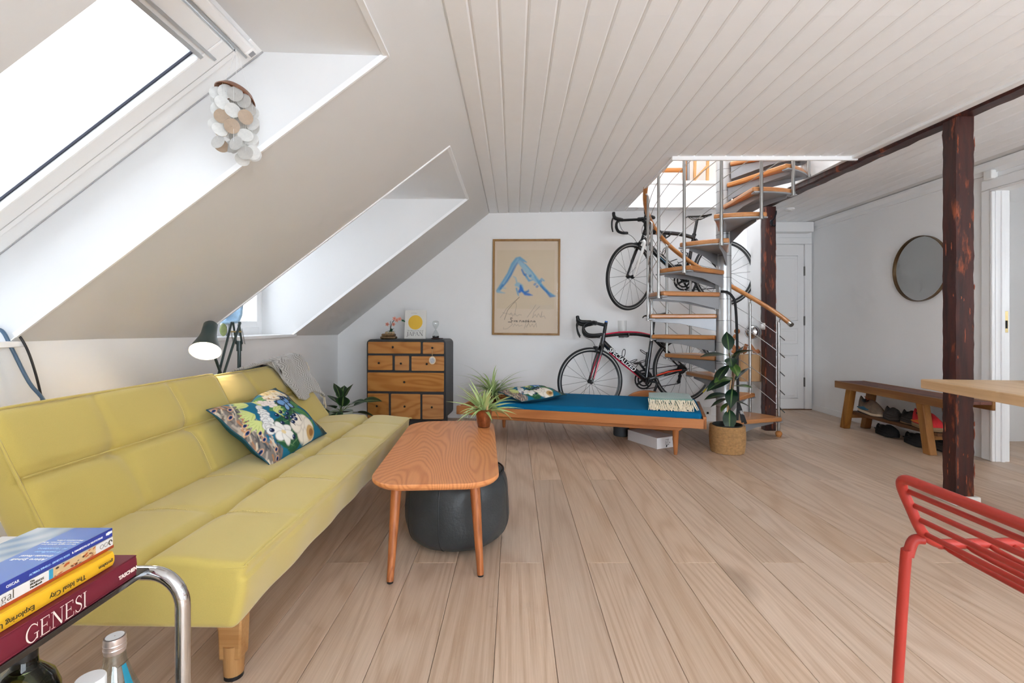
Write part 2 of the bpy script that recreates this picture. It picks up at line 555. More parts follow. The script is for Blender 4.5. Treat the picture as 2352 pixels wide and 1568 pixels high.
# reveals of the three openings
def reveal(op, prof):
    """prof: cross-section points (x,z) from the room's upper edge out and round to the sill's room edge"""
    mm = MB()
    for y in op:
        q = [(x, y, z) for x, z in prof]
        mm.add(q, [tuple(range(len(q)))])
    for (xa, za), (xb, zb), use in prof_edges(prof):
        if use: mm.quad((xa, op[0], za), (xb, op[0], zb), (xb, op[1], zb), (xa, op[1], za))
    return mm
def prof_edges(prof):
    # edges: top lining (0-1) and sill (last two) are solid; the window edge stays open
    out = []
    for i in range(len(prof) - 1):
        out.append((prof[i], prof[i + 1], i != 1))
    return out
WS = 0.769; WX0, WZ0 = -0.980, 2.095
z1 = 0.962; WX1 = WX0 - (WZ0 - z1) / WS
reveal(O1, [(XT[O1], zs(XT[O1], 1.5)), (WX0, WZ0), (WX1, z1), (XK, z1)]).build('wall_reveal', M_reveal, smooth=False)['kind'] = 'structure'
XD = -2.255
for op in (O2,):
    zt = zs(XT[op], sum(op) / 2); zb = zk(sum(op) / 2)
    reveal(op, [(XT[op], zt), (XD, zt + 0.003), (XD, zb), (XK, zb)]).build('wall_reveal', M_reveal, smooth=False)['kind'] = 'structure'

# corner beads round the openings (thin painted edge strips)
def bead(a, b, w=0.018, t=0.004, up=(0, 0, 1)):
    mm = MB(); mm.bar(a, b, w, t, up)
    o = mm.build('trim_1', M_paint, smooth=False); struct(o, 'narrow white corner bead'); return o
for op, ys in ((O1, (1.879,)), (O2, (3.01, 4.27))):
    for y in ys:
        sgn = -1 if y == op[1] else 1
        xa, xb = XT[op], XK + 0.03
        bead((xa, y + sgn * 0.004, zs(xa, y) + 0.004), (xb, y + sgn * 0.004, zs(xb, y) + 0.004), 0.010, 0.022, (-0.6, 0, 0.8))
    xa = XT[op]; bead((xa, op[0], zs(xa, op[0])), (xa, op[1], zs(xa, op[1])), 0.022, 0.010)

# sills
def sill(op, x_in, name):
    zb = zk(sum(op) / 2) + 0.004
    mm = MB(); mm.box(x_in, XK + 0.035, op[0] - 0.025, op[1] + 0.03, zb - 0.024, zb)
    return struct(mm.build(name, M_paint, bevel=0.003), 'white window sill')
sill(O1, XK - 0.35, 'trim_2'); sill(O2, XD, 'trim_3')

# ---- roof window over the sofa --------------------------------------------------
w1 = struct(thing('window_1', kind='structure'), 'white roof window in the slope')
D = Vector((-1, 0, -WS)).normalized(); Nn = Vector((-WS, 0, 1)).normalized()
SL = (Vector((WX1, 0, z1)) - Vector((WX0, 0, WZ0))).length
def wpt(s, y, nn): return Vector((WX0, 0, WZ0)) + D * s + Vector((0, y, 0)) + Nn * nn
def wbox(mm, s0, s1, y0, y1, n0, n1):
    vs = [wpt(s, y, q) for q in (n0, n1) for y in (y0, y1) for s in (s0, s1)]
    mm.add(vs, [(0, 2, 3, 1), (4, 5, 7, 6), (0, 1, 5, 4), (2, 6, 7, 3), (0, 4, 6, 2), (1, 3, 7, 5)])
m = MB()
a, b = O1
fw = 0.085
for q_ in ((-.02, SL + .02, b - fw, b + .02), (-.02, SL + .02, a - .02, a + fw), (-.02, .07, a + fw + .0005, b - fw - .0005), (SL - .07, SL + .02, a + fw + .0005, b - fw - .0005)):
    m = MB(); wbox(m, *q_, 0.0, .10); m.build('frame_bar', M_paint, w1, smooth=False, bevel=0.004)
m = MB()
c0, c1 = a + fw + .006, b - fw - .006
sw = 0.095
for q_ in ((.075, SL - .075, c1 - sw, c1), (.075, SL - .075, c0, c0 + sw), (.075, .075 + sw + .01, c0 + sw + .0005, c1 - sw - .0005), (SL - .075 - sw, SL - .075, c0 + sw + .0005, c1 - sw - .0005)):
    m = MB(); wbox(m, *q_, -.022, .07); m.build('sash_bar', M_paint, w1, smooth=False, bevel=0.006)
g0, g1 = c0 + sw, c1 - sw; s0, s1 = .075 + sw + .01, SL - .075 - sw
m = MB()
for (p, q) in (((s0, g1 - .005), (s1, g1)), ((s0, g0), (s1, g0 + .005)), ((s0, g0 + .005), (s0 + .005, g1 - .005)), ((s1 - .005, g0 + .005), (s1, g1 - .005))):
    wbox(m, p[0], q[0], p[1], q[1], .004, .012)
m.build('glazing_seal', M_seal, w1, smooth=False)
m = MB(); wbox(m, s0 + .004, s1 - .004, g0 + .004, g1 - .004, .012, .016)
m.build('pane', M_panet, w1, smooth=False)
M_gap = mat('shadow_gap_grey', S(120, 121, 123), .7)
m = MB(); wbox(m, .072, SL - .072, c1 + .0006, c1 + .0054, -.003, .004); m.build('sash_gap_shade', M_gap, w1, smooth=False)  # grey strip stands in for the shaded gap between frame and sash
m = MB(); wbox(m, .0, SL, b - .006, b - .001, -.0035, .002); m.build('lining_groove', mat('pale_grey_groove', S(176, 176, 177), .7), w1, smooth=False)
m = MB(); wbox(m, .075, SL - .075, c1 - .030, c1 - .027, -.0232, -.0215); m.build('sash_line', mat('pale_grey_line', S(190, 190, 191), .7), w1, smooth=False)
m = MB(); wbox(m, .012, .05, a + .02, b - .10, -.05, -.012)
o = m.build('control_bar', M_paint, w1, smooth=False, bevel=0.010, segs=3)
m = MB(); wbox(m, .010, .052, b - .115, b - .075, -.055, -.010); m.build('end_cap', M_paint, w1, smooth=False, bevel=0.012, segs=3)
m = MB(); wbox(m, .02, .042, b - .105, b - .086, -.0565, -.0548); m.build('maker_plate', mat('mid_grey_print', S(150, 150, 152), 0.5), w1, smooth=False)
m = MB(); wbox(m, .058, .066, a, b - .03, -.004, .002); wbox(m, .14, .15, c0 + sw, c1 - .05, -.028, -.02); wbox(m, .165, .178, c0 + sw, c1 - sw, -.03, -.018)
m.build('blind_rail', M_alu, w1, smooth=False)

# ---- dormer windows -------------------------------------------------------------
def dormer(op, name, label):
    w = struct(thing(name, kind='structure'), label)
    zb = zk(sum(op) / 2) + .004; zt = zs(XT[op], sum(op) / 2)
    ya, yb = op
    ym = (ya + yb) / 2
    for y0, y1, z0, z1_ in ((ya, ya + .06, zb, zt), (yb - .06, yb, zb, zt), (ya + .0605, yb - .0605, zt - .06, zt), (ya + .0605, yb - .0605, zb, zb + .06), (ym - .04, ym + .04, zb + .0605, zt - .0605)):
        mm = MB(); mm.box(XD - .08, XD + .02, y0, y1, z0, z1_); mm.build('frame_bar', M_paint, w, smooth=False, bevel=.004)
    for y0, y1 in ((ya + .06, ym - .04), (ym + .04, yb - .06)):
        so = thing_part('sash', w)
        for a_, b_, c_, d_ in ((y0 + .001, y0 + .055, zb + .061, zt - .061), (y1 - .055, y1 - .001, zb + .061, zt - .061), (y0 + .0555, y1 - .0555, zb + .061, zb + .115), (y0 + .0555, y1 - .0555, zt - .115, zt - .061)):
            s = MB(); s.box(XD - .04, XD + .035, a_, b_, c_, d_); s.build('sash_bar', M_paint, so, smooth=False, bevel=.005)
        g = MB(); g.box(XD - .004, XD, y0 + .05, y1 - .05, zb + .11, zt - .11); g.build('pane', M_paned, so, smooth=False)
    return w
dormer(O2, 'window_2', 'white casement window of the far dormer')

# ---- boarded ceiling with the stair opening ------------------------------------
SX0, SX1, SY0, SY1 = 1.18, 2.47, 3.507, 4.99
UF = 2.49                                                     # upper floor level
def bx(y): return 2.53 - 0.045 * (y - 2.73)                   # left face of the long beam
m = MB()
m.box(XJ - .001, SX0 - .01, YR, 6.0, HC + .006, UF - .02)
m.box(SX0 - .01, SX1, YR, SY0 - .01, HC + .006, UF - .02)
m.box(SX0 - .01, SX1, SY1 + .01, 6.0, HC + .006, UF - .02)
m.box(SX1, 3.75, YR, 6.0, HC + .006, UF - .02)
m.box(3.75, 6.2, YR, 6.0, 2.45, UF - .02)
ceil = struct(m.build('ceiling', M_groove, smooth=False), 'white boarded ceiling')
board_cache = {}
def board(x0, x1, y0, y1, z=HC):
    if x1 - x0 < 0.012: return
    key = (round(x1 - x0, 4), round(y1 - y0, 3))
    if key not in board_cache:
        w, l = (x1 - x0) / 2 - .0035, (y1 - y0) / 2 - .0004
        c = .006
        mm = MB()
        prof = [(-w - .0034, .008), (-w, .005), (-w + c, 0), (w - c, 0), (w, .005), (w + .0034, .008)]
        vs = [(x, -l, zz) for x, zz in prof] + [(x, l, zz) for x, zz in prof]
        n_ = len(prof)
        mm.add(vs, [(i, i + 1, n_ + i + 1, n_ + i) for i in range(n_ - 1)] + [tuple(range(n_)), tuple(range(n_, 2 * n_))])
        board_cache[key] = mm.mesh('ceiling_board', M_board, smooth=False)
    o = bpy.data.objects.new('ceiling_board', board_cache[key]); C.objects.link(o)
    o.location = ((x0 + x1) / 2, (y0 + y1) / 2, z); o.parent = ceil
BWID = 0.1140
rb = random.Random(3)
for k in range(-2, 31):
    x0 = -0.058 + BWID * k; x1 = x0 + BWID
    x0 = max(x0, XJ)
    if x1 <= XJ or x0 > 3.62: continue
    x1 = min(x1, 3.62)
    yend = YW(x0) + .03 if x1 < 2.5 else 5.85
    jt = 1.90 + (0.0 if k % 2 else -0.9)
    cuts = [YR, jt, yend]
    if x1 > SX0 and x0 < SX1:
        if x0 < SX0: board(x0, SX0, SY0, SY1)
        cuts = [YR, jt, SY0]
        board(x0, x1, SY1, yend)
        if x1 > SX1: board(SX1, x1, SY0, SY1)
    if x0 > 2.6: cuts = [YR, jt, 3.55, yend]
    for a, b in zip(cuts[:-1], cuts[1:]): board(x0, x1, a, b)

# trim of the stair opening
def trimbox(args, label, name='trim_5', matl=None):
    mm = MB(); mm.box(*args); return struct(mm.build(name, matl or M_paint, bevel=.003), label)
trimbox((SX0 - .03, 2.50, SY0 - .022, SY0, HC - .028, UF), 'white edge board at the front of the stair opening')
trimbox((SX0 - .022, SX0, SY0, SY1 + .02, HC - .012, UF), 'white edge board at the left of the stair opening')
trimbox((SX0, SX1, SY1, SY1 + .022, HC - .006, UF), 'white edge board at the back of the stair opening')
trimbox((SX0, SX1 - .02, SY1 - .014, SY1 + .03, UF - .004, UF + .03), 'white lip at the top of the stair opening')
trimbox((SX1 - .02, SX1, SY0, SY1 + .02, HC + .0, UF), 'white edge board at the right of the stair opening')
# light trim between ceiling boards and the long beam
m = MB(); m.bar((bx(YR) - .02, YR, HC - .004), (bx(3.49) - .02, 3.49, HC - .004), .05, .03)
struct(m.build('trim_6', M_paint, bevel=.004), 'white cover strip along the long beam')

# ---- partition beside the stairs, hall, right wall ------------------------------
m = MB(); m.box(2.47, 2.57, 4.76, 5.86, -.02, HC + .02)
struct(m.build('wall_partition', M_wall, smooth=False), 'short white wall beside the far post')
XRW = 3.615
m = MB()
m.box(XRW, XRW + .10, 3.69, 5.95, -.02, HC + .1)
m.box(XRW, XRW + .10, YR, 2.76, -.02, HC + .1)
m.box(XRW, XRW + .10, 2.76, 3.69, 2.06, HC + .1)
struct(m.build('wall_right', M_wall, smooth=False), 'long white wall with the round mirror')
m = MB()
m.box(2.5, 2.70, 5.83, 5.95, -.02, HC + .1); m.box(3.50, XRW + .1, 5.83, 5.95, -.02, HC + .1); m.box(2.70, 3.50, 5.83, 5.95, 1.99, HC + .1)
struct(m.build('wall_hall', M_wall, smooth=False), 'white end wall of the hall')
m = MB(); m.box(2.55, 3.66, 5.955, 5.99, -.02, 2.2); struct(m.build('wall_hall_backing', M_wall, smooth=False), 'wall behind the hall door')
# rear wall with an added window behind the camera to brighten the room
RWX = (0.1, 3.0); RWZ = (0.06, 2.14)
m = MB()
m.box(-2.2, RWX[0], YR - .12, YR, -.02, HC + .1); m.box(RWX[1], 3.75, YR - .12, YR, -.02, HC + .1)
m.box(RWX[0], RWX[1], YR - .12, YR, -.02, RWZ[0]); m.box(RWX[0], RWX[1], YR - .12, YR, RWZ[1], HC + .1)
struct(m.build('wall_rear', M_wall, smooth=False), 'white wall behind the camera')
w = struct(thing('window_added', kind='structure'), 'wide white window added behind the camera to brighten the room')
m = MB()
for i in range(5):
    x = RWX[0] + (RWX[1] - RWX[0]) * i / 4
    m.box(x - .035, x + .035, YR - .09, YR - .02, RWZ[0], RWZ[1])
m.box(RWX[0], RWX[1], YR - .09, YR - .02, RWZ[0], RWZ[0] + .06); m.box(RWX[0], RWX[1], YR - .09, YR - .02, RWZ[1] - .06, RWZ[1])
m.build('window_frame', M_paint, w, smooth=False, bevel=.004)
for i in range(4):
    x = RWX[0] + (RWX[1] - RWX[0]) * i / 4
    m = MB(); m.box(x + .03, x + (RWX[1] - RWX[0]) / 4 - .03, YR - .06, YR - .055, RWZ[0] + .05, RWZ[1] - .05); m.build('pane', M_pane, w, smooth=False)

# crown and skirting in the hall
m = MB(); m.prism([(XRW, HC - .085), (XRW - .018, HC - .085), (XRW - .022, HC - .05), (XRW - .05, HC - .02), (XRW - .055, HC), (XRW, HC)], 2.7, 5.83, 'xz')
struct(m.build('trim_7', M_paint, smooth=False), 'white crown moulding along the right wall')
m = MB(); m.box(XRW - .012, XRW, 3.77, 5.83, 0, .065); struct(m.build('baseboard_right', M_paint, bevel=.003), 'low white skirting of the right wall')
m = MB()
vs = [(x, YW(x) + d, z) for z in (0, .07) for x, d in ((XK, 0), (2.47, 0), (2.47, -.014), (XK, -.014))]
m.add(vs, [(0, 1, 2, 3), (7, 6, 5, 4), (0, 4, 5, 1), (1, 5, 6, 2), (2, 6, 7, 3), (3, 7, 4, 0)])
struct(m.build('baseboard_back', M_paint, bevel=.003), 'low white skirting of the end wall')
m = MB(); m.box(2.456, 2.47, 4.77, 5.09, 0, .07); struct(m.build('baseboard_partition', M_paint, bevel=.003), 'low white skirting of the short wall')

M_oakdark = mat('oak_leak_threshold', S(120, 84, 56), .5)
# hall door with raised panels
d1 = struct(thing('door_1', kind='structure'), 'white panelled door at the end of the hall')
m = MB(); m.box(2.60, 3.60, 5.80, 5.95, -.01, .010); m.build('leak_threshold', M_oakdark, d1, bevel=.002)  # strip added to block the light leaking under the door
m = MB(); m.box(2.705, 3.512, 5.815, 5.85, .010, 1.998); leaf = m.build('door_leaf', M_paint, d1, bevel=.004)
for cx in (2.92, 3.30):
    for z0_, z1_ in ((.14, .66), (.80, .98), (1.08, 1.86)):
        mm = MB()
        for k_, (x_, z_) in enumerate([(0, 0)]):
            q = .135
            mm.tube([(cx - q, 5.814, z0_), (cx + q, 5.814, z0_), (cx + q, 5.814, z1_), (cx - q, 5.814, z1_)], .007, 6, closed=True)
        mm.build('panel_moulding', M_paint, leaf)
        mm = MB(); mm.box(cx - q + .03, cx + q - .03, 5.809, 5.818, z0_ + .03, z1_ - .03); mm.build('panel', M_paint, leaf, bevel=.006)
M_steel_dark = mat('worn_steel', S(120, 118, 115), .4, metal=.8)
for z in (.28, 1.02, 1.62):
    mm = MB(); mm.box(3.506, 3.522, 5.806, 5.82, z, z + .11); mm.cyl((3.514, 5.804, z), (3.514, 5.804, z + .11), .006); mm.build('hinge', M_steel_dark, d1)
for a_ in ((3.515, 3.60, .010, 2.0), (2.62, 2.703, .010, 2.0), (2.62, 3.60, 2.001, 2.08)):
    m = MB(); m.box(a_[0], a_[1], 5.80, 5.83, a_[2], a_[3]); m.build('door_casing', M_paint, d1, bevel=.005)
m = MB(); m.box(2.57, 3.56, 5.70, 5.83, 2.13, HC); struct(m.build('trim_8', M_paint, bevel=.006), 'white boxing above the hall door')

# doorway to the next room
d2 = struct(thing('door_2', kind='structure'), 'white cased doorway at the right')
for y0_, y1_, z0_, z1_ in ((3.626, 3.70, 0, 2.049), (2.68, 2.745, 0, 2.049), (2.68, 3.70, 2.05, 2.13)):
    m = MB(); m.box(XRW - .020, XRW + .002, y0_, y1_, z0_, z1_); m.build('casing', M_paint, d2, bevel=.006)
for y0_, y1_, z0_, z1_ in ((3.606, 3.6255, 0, 2.031), (2.746, 3.6255, 2.032, 2.0495)):
    m = MB(); m.box(XRW - .026, XRW - .001, y0_, y1_, z0_, z1_); m.build('casing_bead', M_paint, d2, bevel=.005)
for x0_, x1_, y0_, y1_, z0_, z1_ in ((0, .105, 3.605, 3.69, 0, 2.04), (0, .105, 2.76, 3.604, 2.035, 2.06), (.035, .06, 3.593, 3.6045, 0, 2.03)):
    m = MB(); m.box(XRW + x0_, XRW + x1_, y0_, y1_, z0_, z1_); m.build('jamb', M_paint, d2, bevel=.002)
M_brass = mat('brass', S(188, 166, 118), .35, metal=.8)
m = MB(); m.box(XRW + .066, XRW + .092, 3.6025, 3.6065, .97, 1.13); sp = m.build('strike_plate', M_brass, d2, bevel=.002)
m = MB(); m.box(XRW + .071, XRW + .086, 3.601, 3.6045, 1.00, 1.06); m.build('latch_slot', mat('slot_black', S(25, 22, 20), .8), sp, smooth=False)

# next room seen through the doorway
m = MB()
m.box(XRW + .1, 6.2, 4.24, 4.34, -.02, 2.5); m.box(5.5, 5.6, .9, 1.9, -.02, 2.5); m.box(5.5, 5.6, 2.6, 4.3, -.02, 2.5); m.box(5.5, 5.6, 1.9, 2.6, -.02, .9); m.box(5.5, 5.6, 1.9, 2.6, 1.7, 2.5)
m.box(XRW + .1, 5.6, .8, .9, -.02, 2.5)
struct(m.build('wall_next_room', M_wall, smooth=False), 'white walls of the next room')
m = MB(); m.prism([(3.85, 2.46), (4.30, 2.06), (4.30, 2.46)], XRW + .1, 5.6, 'yz'); struct(m.build('ceiling_next_room', M_board, smooth=False), 'sloping ceiling of the next room')
m = MB(); m.box(3.95, 4.06, 3.98, 4.2, 1.99, 2.46); struct(m.build('trim_9', mat('grey_beige_paint', S(190, 183, 174), .6), bevel=.005), 'grey beige timber in the next room')

# ---- upper storey seen through the stair opening --------------------------------
m = MB()
y2 = 6.3
m.box(-.2, 3.8, y2, y2 + .1, UF - .1, 4.6); m.box(-.3, -.2, 2.2, y2, UF - .1, 4.6); m.box(3.8, 3.9, 2.2, y2, UF - .1, 4.6); m.box(-.2, 3.8, 2.1, 2.2, UF - .1, 4.6)
m.box(-.3, 3.9, 4.6, y2, 4.5, 4.6); m.box(-.3, 3.9, 2.1, 2.8, 4.5, 4.6); m.box(-.3, -.1, 2.8, 4.6, 4.5, 4.6); m.box(2.2, 3.9, 2.8, 4.6, 4.5, 4.6)  # unseen roof left open, shaped to bring daylight down the stairwell
struct(m.build('wall_upper', M_wall, smooth=False), 'white walls of the upper storey')
m = MB()
m.box(-.2, SX0 - .03, 2.2, y2, UF - .02, UF); m.box(SX0 - .03, 3.8, 2.2, SY0 - .03, UF - .02, UF); m.box(SX0 - .03, 3.8, SY1 + .03, y2, UF - .02, UF); m.box(SX1, 3.8, SY0 - .03, SY1 + .03, UF - .02, UF)
struct(m.build('floor_upper', M_floor, smooth=False), 'upper storey floor')

# daylight portals in the openings
def rot_to(d):
    return Vector(d).to_track_quat('-Z', 'Y').to_euler()
portal('daylight_roof_window', wpt(SL / 2, (O1[0] + O1[1]) / 2, .09), rot_to(-Nn), SL, .78)
for op in (O2,):
    portal('daylight_dormer', (XD - .09, sum(op) / 2, 1.53), rot_to((1, 0, 0)), 1.26, 1.2)
portal('daylight_added_window', ((RWX[0] + RWX[1]) / 2, YR - .1, (RWZ[0] + RWZ[1]) / 2), rot_to((0, 1, 0)), RWX[1] - RWX[0], RWZ[1] - RWZ[0])

portal('daylight_upper_roof', (1.05, 3.7, 4.58), rot_to((0, 0, -1)), 2.3, 1.8)

# ---- dark timber: long beam and two posts ---------------------------------------
def timber(name):
    if name in MATS: return MATS[name]
    m_ = bpy.data.materials.new(name); t = NT(m_)
    tc = t.new('ShaderNodeTexCoord').outputs['Object']
    v = t.mapping(tc, (1, 1, .12))
    n1 = t.noise(v, 30, 6, .65, .4); n2 = t.noise(t.mapping(tc, (1, 1, .25)), 14, 5, .6)
    col = t.ramp(n1, [(.3, S(30, 13, 12)), (.52, S(60, 27, 23)), (.8, S(82, 38, 30))])
    worn = t.ramp(n2, [(.60, 0.0), (.68, 0.75)])
    t.link(t.mix(worn, col, S(160, 80, 46)), t.b.inputs['Base Color'])
    t.b.inputs['Roughness'].default_value = .42
    t.bump(n1, .3, .006)
    MATS[name] = m_
    return m_
M_beam = timber('dark_stained_timber')
M_sliver = mat('bruised_orange_wood', S(150, 72, 40), .6, var=.25, vscale=60)
def rough_post(name, x0, x1, y0, y1, z0, z1, seed, parent):
    r = random.Random(seed)
    nz = 60
    mm = MB()
    ring = []
    ph = [r.uniform(0, 9) for _ in range(12)]
    def wob(k, z): return .0010 * math.sin(z * 23 + ph[k]) + .0010 * math.sin(z * 61 + ph[k + 4]) + r.uniform(-.0009, .0009) - (.004 if r.random() < .05 else 0)
    for i in range(nz + 1):
        z = z0 + (z1 - z0) * i / nz
        c = .010
        pts = [(x0 + c, y0), (x1 - c, y0), (x1, y0 + c), (x1, y1 - c), (x1 - c, y1), (x0 + c, y1), (x0, y1 - c), (x0, y0 + c)]
        wl, wr, wf = wob(0, z), wob(1, z), wob(2, z) * .5
        for j, (x, y) in enumerate(pts):
            dx = wl if j in (0, 5, 6, 7) else wr
            dy = wf if j in (0, 1, 2, 7) else 0
            mm.v.append((x + dx, y + dy, z))
    for i in range(nz):
        for j in range(8):
            mm.f.append((i * 8 + j, i * 8 + (j + 1) % 8, (i + 1) * 8 + (j + 1) % 8, (i + 1) * 8 + j))
    mm.f.append(tuple(range(7, -1, -1))); mm.f.append(tuple(nz * 8 + j for j in range(8)))
    o_ = mm.build(name, M_beam, parent, angle=30)
    for k in range(34):                       # pale bruised slivers on the arrises and faces
        zc = r.uniform(z0 + .03, z1 - .05); L = r.uniform(.015, .11)
        ex, ey = r.choice(((x0 + .004, y0 + .003), (x0 + .004, y0 + .003), (x1 - .005, y0 + .002), (r.uniform(x0 + .02, x1 - .02), y0 + .0006), (x0 + .0006, r.uniform(y0 + .02, y1 - .02))))
        sl = MB(); sl.tube([(ex + .001 * math.sin(q * 2.1 + k), ey, zc + L * q / 6) for q in range(7)], [.0004, .0018, .0032, .0026, .0030, .0016, .0004], 5)
        sl.build('worn_sliver', M_sliver, o_)
    return o_
M_plinth = mat('worn_white_paint', S(222, 220, 214), .6, var=.06, vscale=30)
t = thing('timber_post', 'rough dark red-brown timber post on a small white plinth in front of the bench', 'post', (2.577, 2.78, 0))
rough_post('shaft', -.051, .051, -.045, .06, .05, 2.215, 5, t)
m = MB(); m.box(-.075, .070, -.062, .08, 0, .052); m.build('plinth', M_plinth, t, bevel=.008)
t = thing('timber_post', 'slimmer dark red-brown timber post beside the spiral stairs with a black hook', 'post', (2.495, 4.71, 0))
rough_post('shaft', -.053, .053, -.05, .045, 0.0, 2.175, 9, t)
hk = MB()
hk.ball((.0, -.058, 2.02), (.016, .008, .026)); hk.tube(smooth_path([(0, -.06, 2.03), (.012, -.085, 2.05), (.02, -.10, 2.09), (.022, -.10, 2.12)], 4), .006, 8)
hk.tube(smooth_path([(-.008, -.06, 2.0), (-.014, -.085, 1.975), (-.012, -.10, 1.99)], 4), .006); hk.tube(smooth_path([(.010, -.06, 2.0), (.014, -.085, 1.975), (.014, -.10, 1.99)], 4), .006)
hk.build('coat_hook', mat('black_iron', S(28, 32, 38), .45, metal=.5), t)
M_steelgrey = mat('grey_plastic', S(196, 196, 193), .5)
bm_ = MB()
L0, L1 = Vector((bx(4.76), 4.76, 0)), Vector((bx(YR), YR, 0))
nseg = 80
for i in range(nseg + 1):
    p = L0.lerp(L1, i / nseg); y = p.y
    zb = 2.215 + (2.735 - y) * .012
    zb = min(zb, 2.235) + .0025 * math.sin(y * 17) + .0015 * math.sin(y * 41)
    w = .105
    for dx, z in ((0, HC), (0, zb + .012), (.01, zb), (w - .01, zb), (w, zb + .012), (w, HC)):
        bm_.v.append((p.x + dx + .0015 * math.sin(y * 29 + dx * 40), y, z))
for i in range(nseg):
    for j in range(5): bm_.f.append((i * 6 + j, i * 6 + j + 1, (i + 1) * 6 + j + 1, (i + 1) * 6 + j))
bm_.f.append(tuple(range(6))); bm_.f.append(tuple(nseg * 6 + j for j in range(5, -1, -1)))
o = bm_.build('ceiling_beam', M_beam, angle=30)
tag(o, 'long dark red-brown timber beam running under the white ceiling', 'beam')
# ================================================================== sofa
M_sofa = fabric('mustard_yellow_wool', S(200, 178, 96), 700, .07, .25, big=1.5, sheen=.35)
M_oak = wood('natural_oak', S(201, 157, 104), S(164, 114, 66), 'Z', freq=18, ring=5, stretch=.1, tone=.03, fibre=.5)
M_oakx = wood('natural_oak_x', S(201, 157, 104), S(164, 114, 66), 'X', freq=18, ring=5, stretch=.1, tone=.03, fibre=.5)
M_blackfoot = mat('black_plastic', S(22, 22, 24), .5)

def gauss(d, s): return math.exp(-(d / s) ** 2)
def cushion_block(corner_pts, rad, ys, disp, endr=.035, nper=22):
    """corner_pts: 4 (x,z) corners going front-bottom, front-top, back-top, back-bottom; swept along y with soft edges"""
    mb = MB()
    cx = sum(p[0] for p in corner_pts) / 4; cz = sum(p[1] for p in corner_pts) / 4
    def loop(inset):
        pts = []
        n = len(corner_pts)
        for i in range(n):
            p = Vector(corner_pts[i]); a = Vector(corner_pts[i - 1]); b = Vector(corner_pts[(i + 1) % n])
            da = (a - p).normalized(); db = (b - p).normalized()
            # inset corner
            bis = (da + db); s = abs(da.x * db.y - da.y * db.x)
            pc = p + bis * (inset / max(s, .2))
            r = max(rad - inset * .5, .006)
            p1 = pc + da * r; p2 = pc + db * r
            for k in range(6):
                t_ = k / 5
                pts.append(((1 - t_) ** 2) * p1 + 2 * t_ * (1 - t_) * pc + t_ * t_ * p2)
            nb = Vector(corner_pts[(i + 1) % n])
            # straight part towards the next corner
            nd = (Vector(corner_pts[i]) - nb).normalized(); n2 = (Vector(corner_pts[(i + 2) % n]) - nb).normalized()
            s2 = abs(nd.x * n2.y - nd.y * n2.x)
            q1 = nb + (nd + n2) * (inset / max(s2, .2)) + nd * r
            for k in range(1, nper):
                pts.append(p2.lerp(q1, k / nper))
        return pts
    y0, y1 = ys
    L = y1 - y0
    ny = max(20, int(L / .018))
    stations = []
    for k in range(5):
        a = PI / 2 * k / 4
        stations.append((y0 + endr * (1 - math.sin(a)), endr * (1 - math.cos(a)) if False else endr * (1 - math.sin(a)) * 0))
    rings = []
    def st(y, ins): rings.append((y, ins))
    for k in range(5):
        a = PI / 2 * k / 4
        st(y0 + endr * (1 - math.cos(a)), endr * (1 - math.sin(a)))
    for k in range(1, ny): st(y0 + endr + (L - 2 * endr) * k / ny, 0)
    for k in range(5):
        a = PI / 2 * (4 - k) / 4
        st(y1 - endr * (1 - math.cos(a)), endr * (1 - math.sin(a)))
    m_ = None
    for y, ins in rings:
        lp = loop(ins)
        m_ = len(lp)
        for p in lp:
            d = disp(p.x, p.y, y)
            mb.v.append((p.x + d[0], y + (d[2] if len(d) > 2 else 0), p.y + d[1]))
    for i in range(len(rings) - 1):
        for j in range(m_):
            mb.f.append((i * m_ + j, i * m_ + (j + 1) % m_, (i + 1) * m_ + (j + 1) % m_, (i + 1) * m_ + j))
    mb.f.append(tuple(range(m_ - 1, -1, -1))); mb.f.append(tuple((len(rings) - 1) * m_ + j for j in range(m_)))
    return mb

sofa = thing('sofa', 'long mustard yellow sofa bed with tufted seat and split backrest', 'sofa', (-1.15, 2.22, 0))
CS = [1.57, 1.915, 2.26, 2.605, 2.95]
def seat_disp(x, z, y):
    if z < .37: return (.006 * math.sin((z - .24) / .17 * PI) + .003 * math.sin(y * 21) * (1 if x > -.75 else 0), 0)
    dz = .014 * (1 - ((x + .985) / .30) ** 2) + .006 * (1 - ((abs(x + .962) - .15) / .16) ** 2 if abs(x + .962) < .31 else 0)
    g = gauss(x + .962 - .004 * math.sin(y * 9), .013)
    dz -= .034 * g
    for c in CS:
        dz -= .006 * gauss(y - c - .01 * math.sin(x * 9), .008) + .010 * gauss(y - c, .05) * gauss(x + .962, .05)
    dz += .002 * math.sin(y * 6.3 + x * 5) + .0015 * math.sin(x * 31 + y * 3)
    return (0, dz)
mb = cushion_block([(-.722, .242), (-.692, .408), (-1.285, .415), (-1.285, .25)], .018, (1.235, 3.22), seat_disp, .02, 30)
seat = mb.build('seat', M_sofa, sofa, world=True, angle=70)
M_thread = mat('pale_yellow_thread', S(226, 206, 132), .8)
def dashes(fn, n, parent):
    q = MB()
    for k in range(n):
        p0, p1 = Vector(fn((k + .15) / n)), Vector(fn((k + .75) / n)); q.cyl(p0, p1, .0011, n=4)
    q.build('stitching', M_thread, parent, world=True)['kind'] = 'stuff'
for c in CS:
    def seam_pt(u, c=c):
        x = -.71 - .53 * u; return (x, c + .01 * math.sin(x * 9), .408 + .007 * (-.692 - x) / .593 + seat_disp(x, .41, c)[1] + .0012)
    dashes(seam_pt, 70, seat)
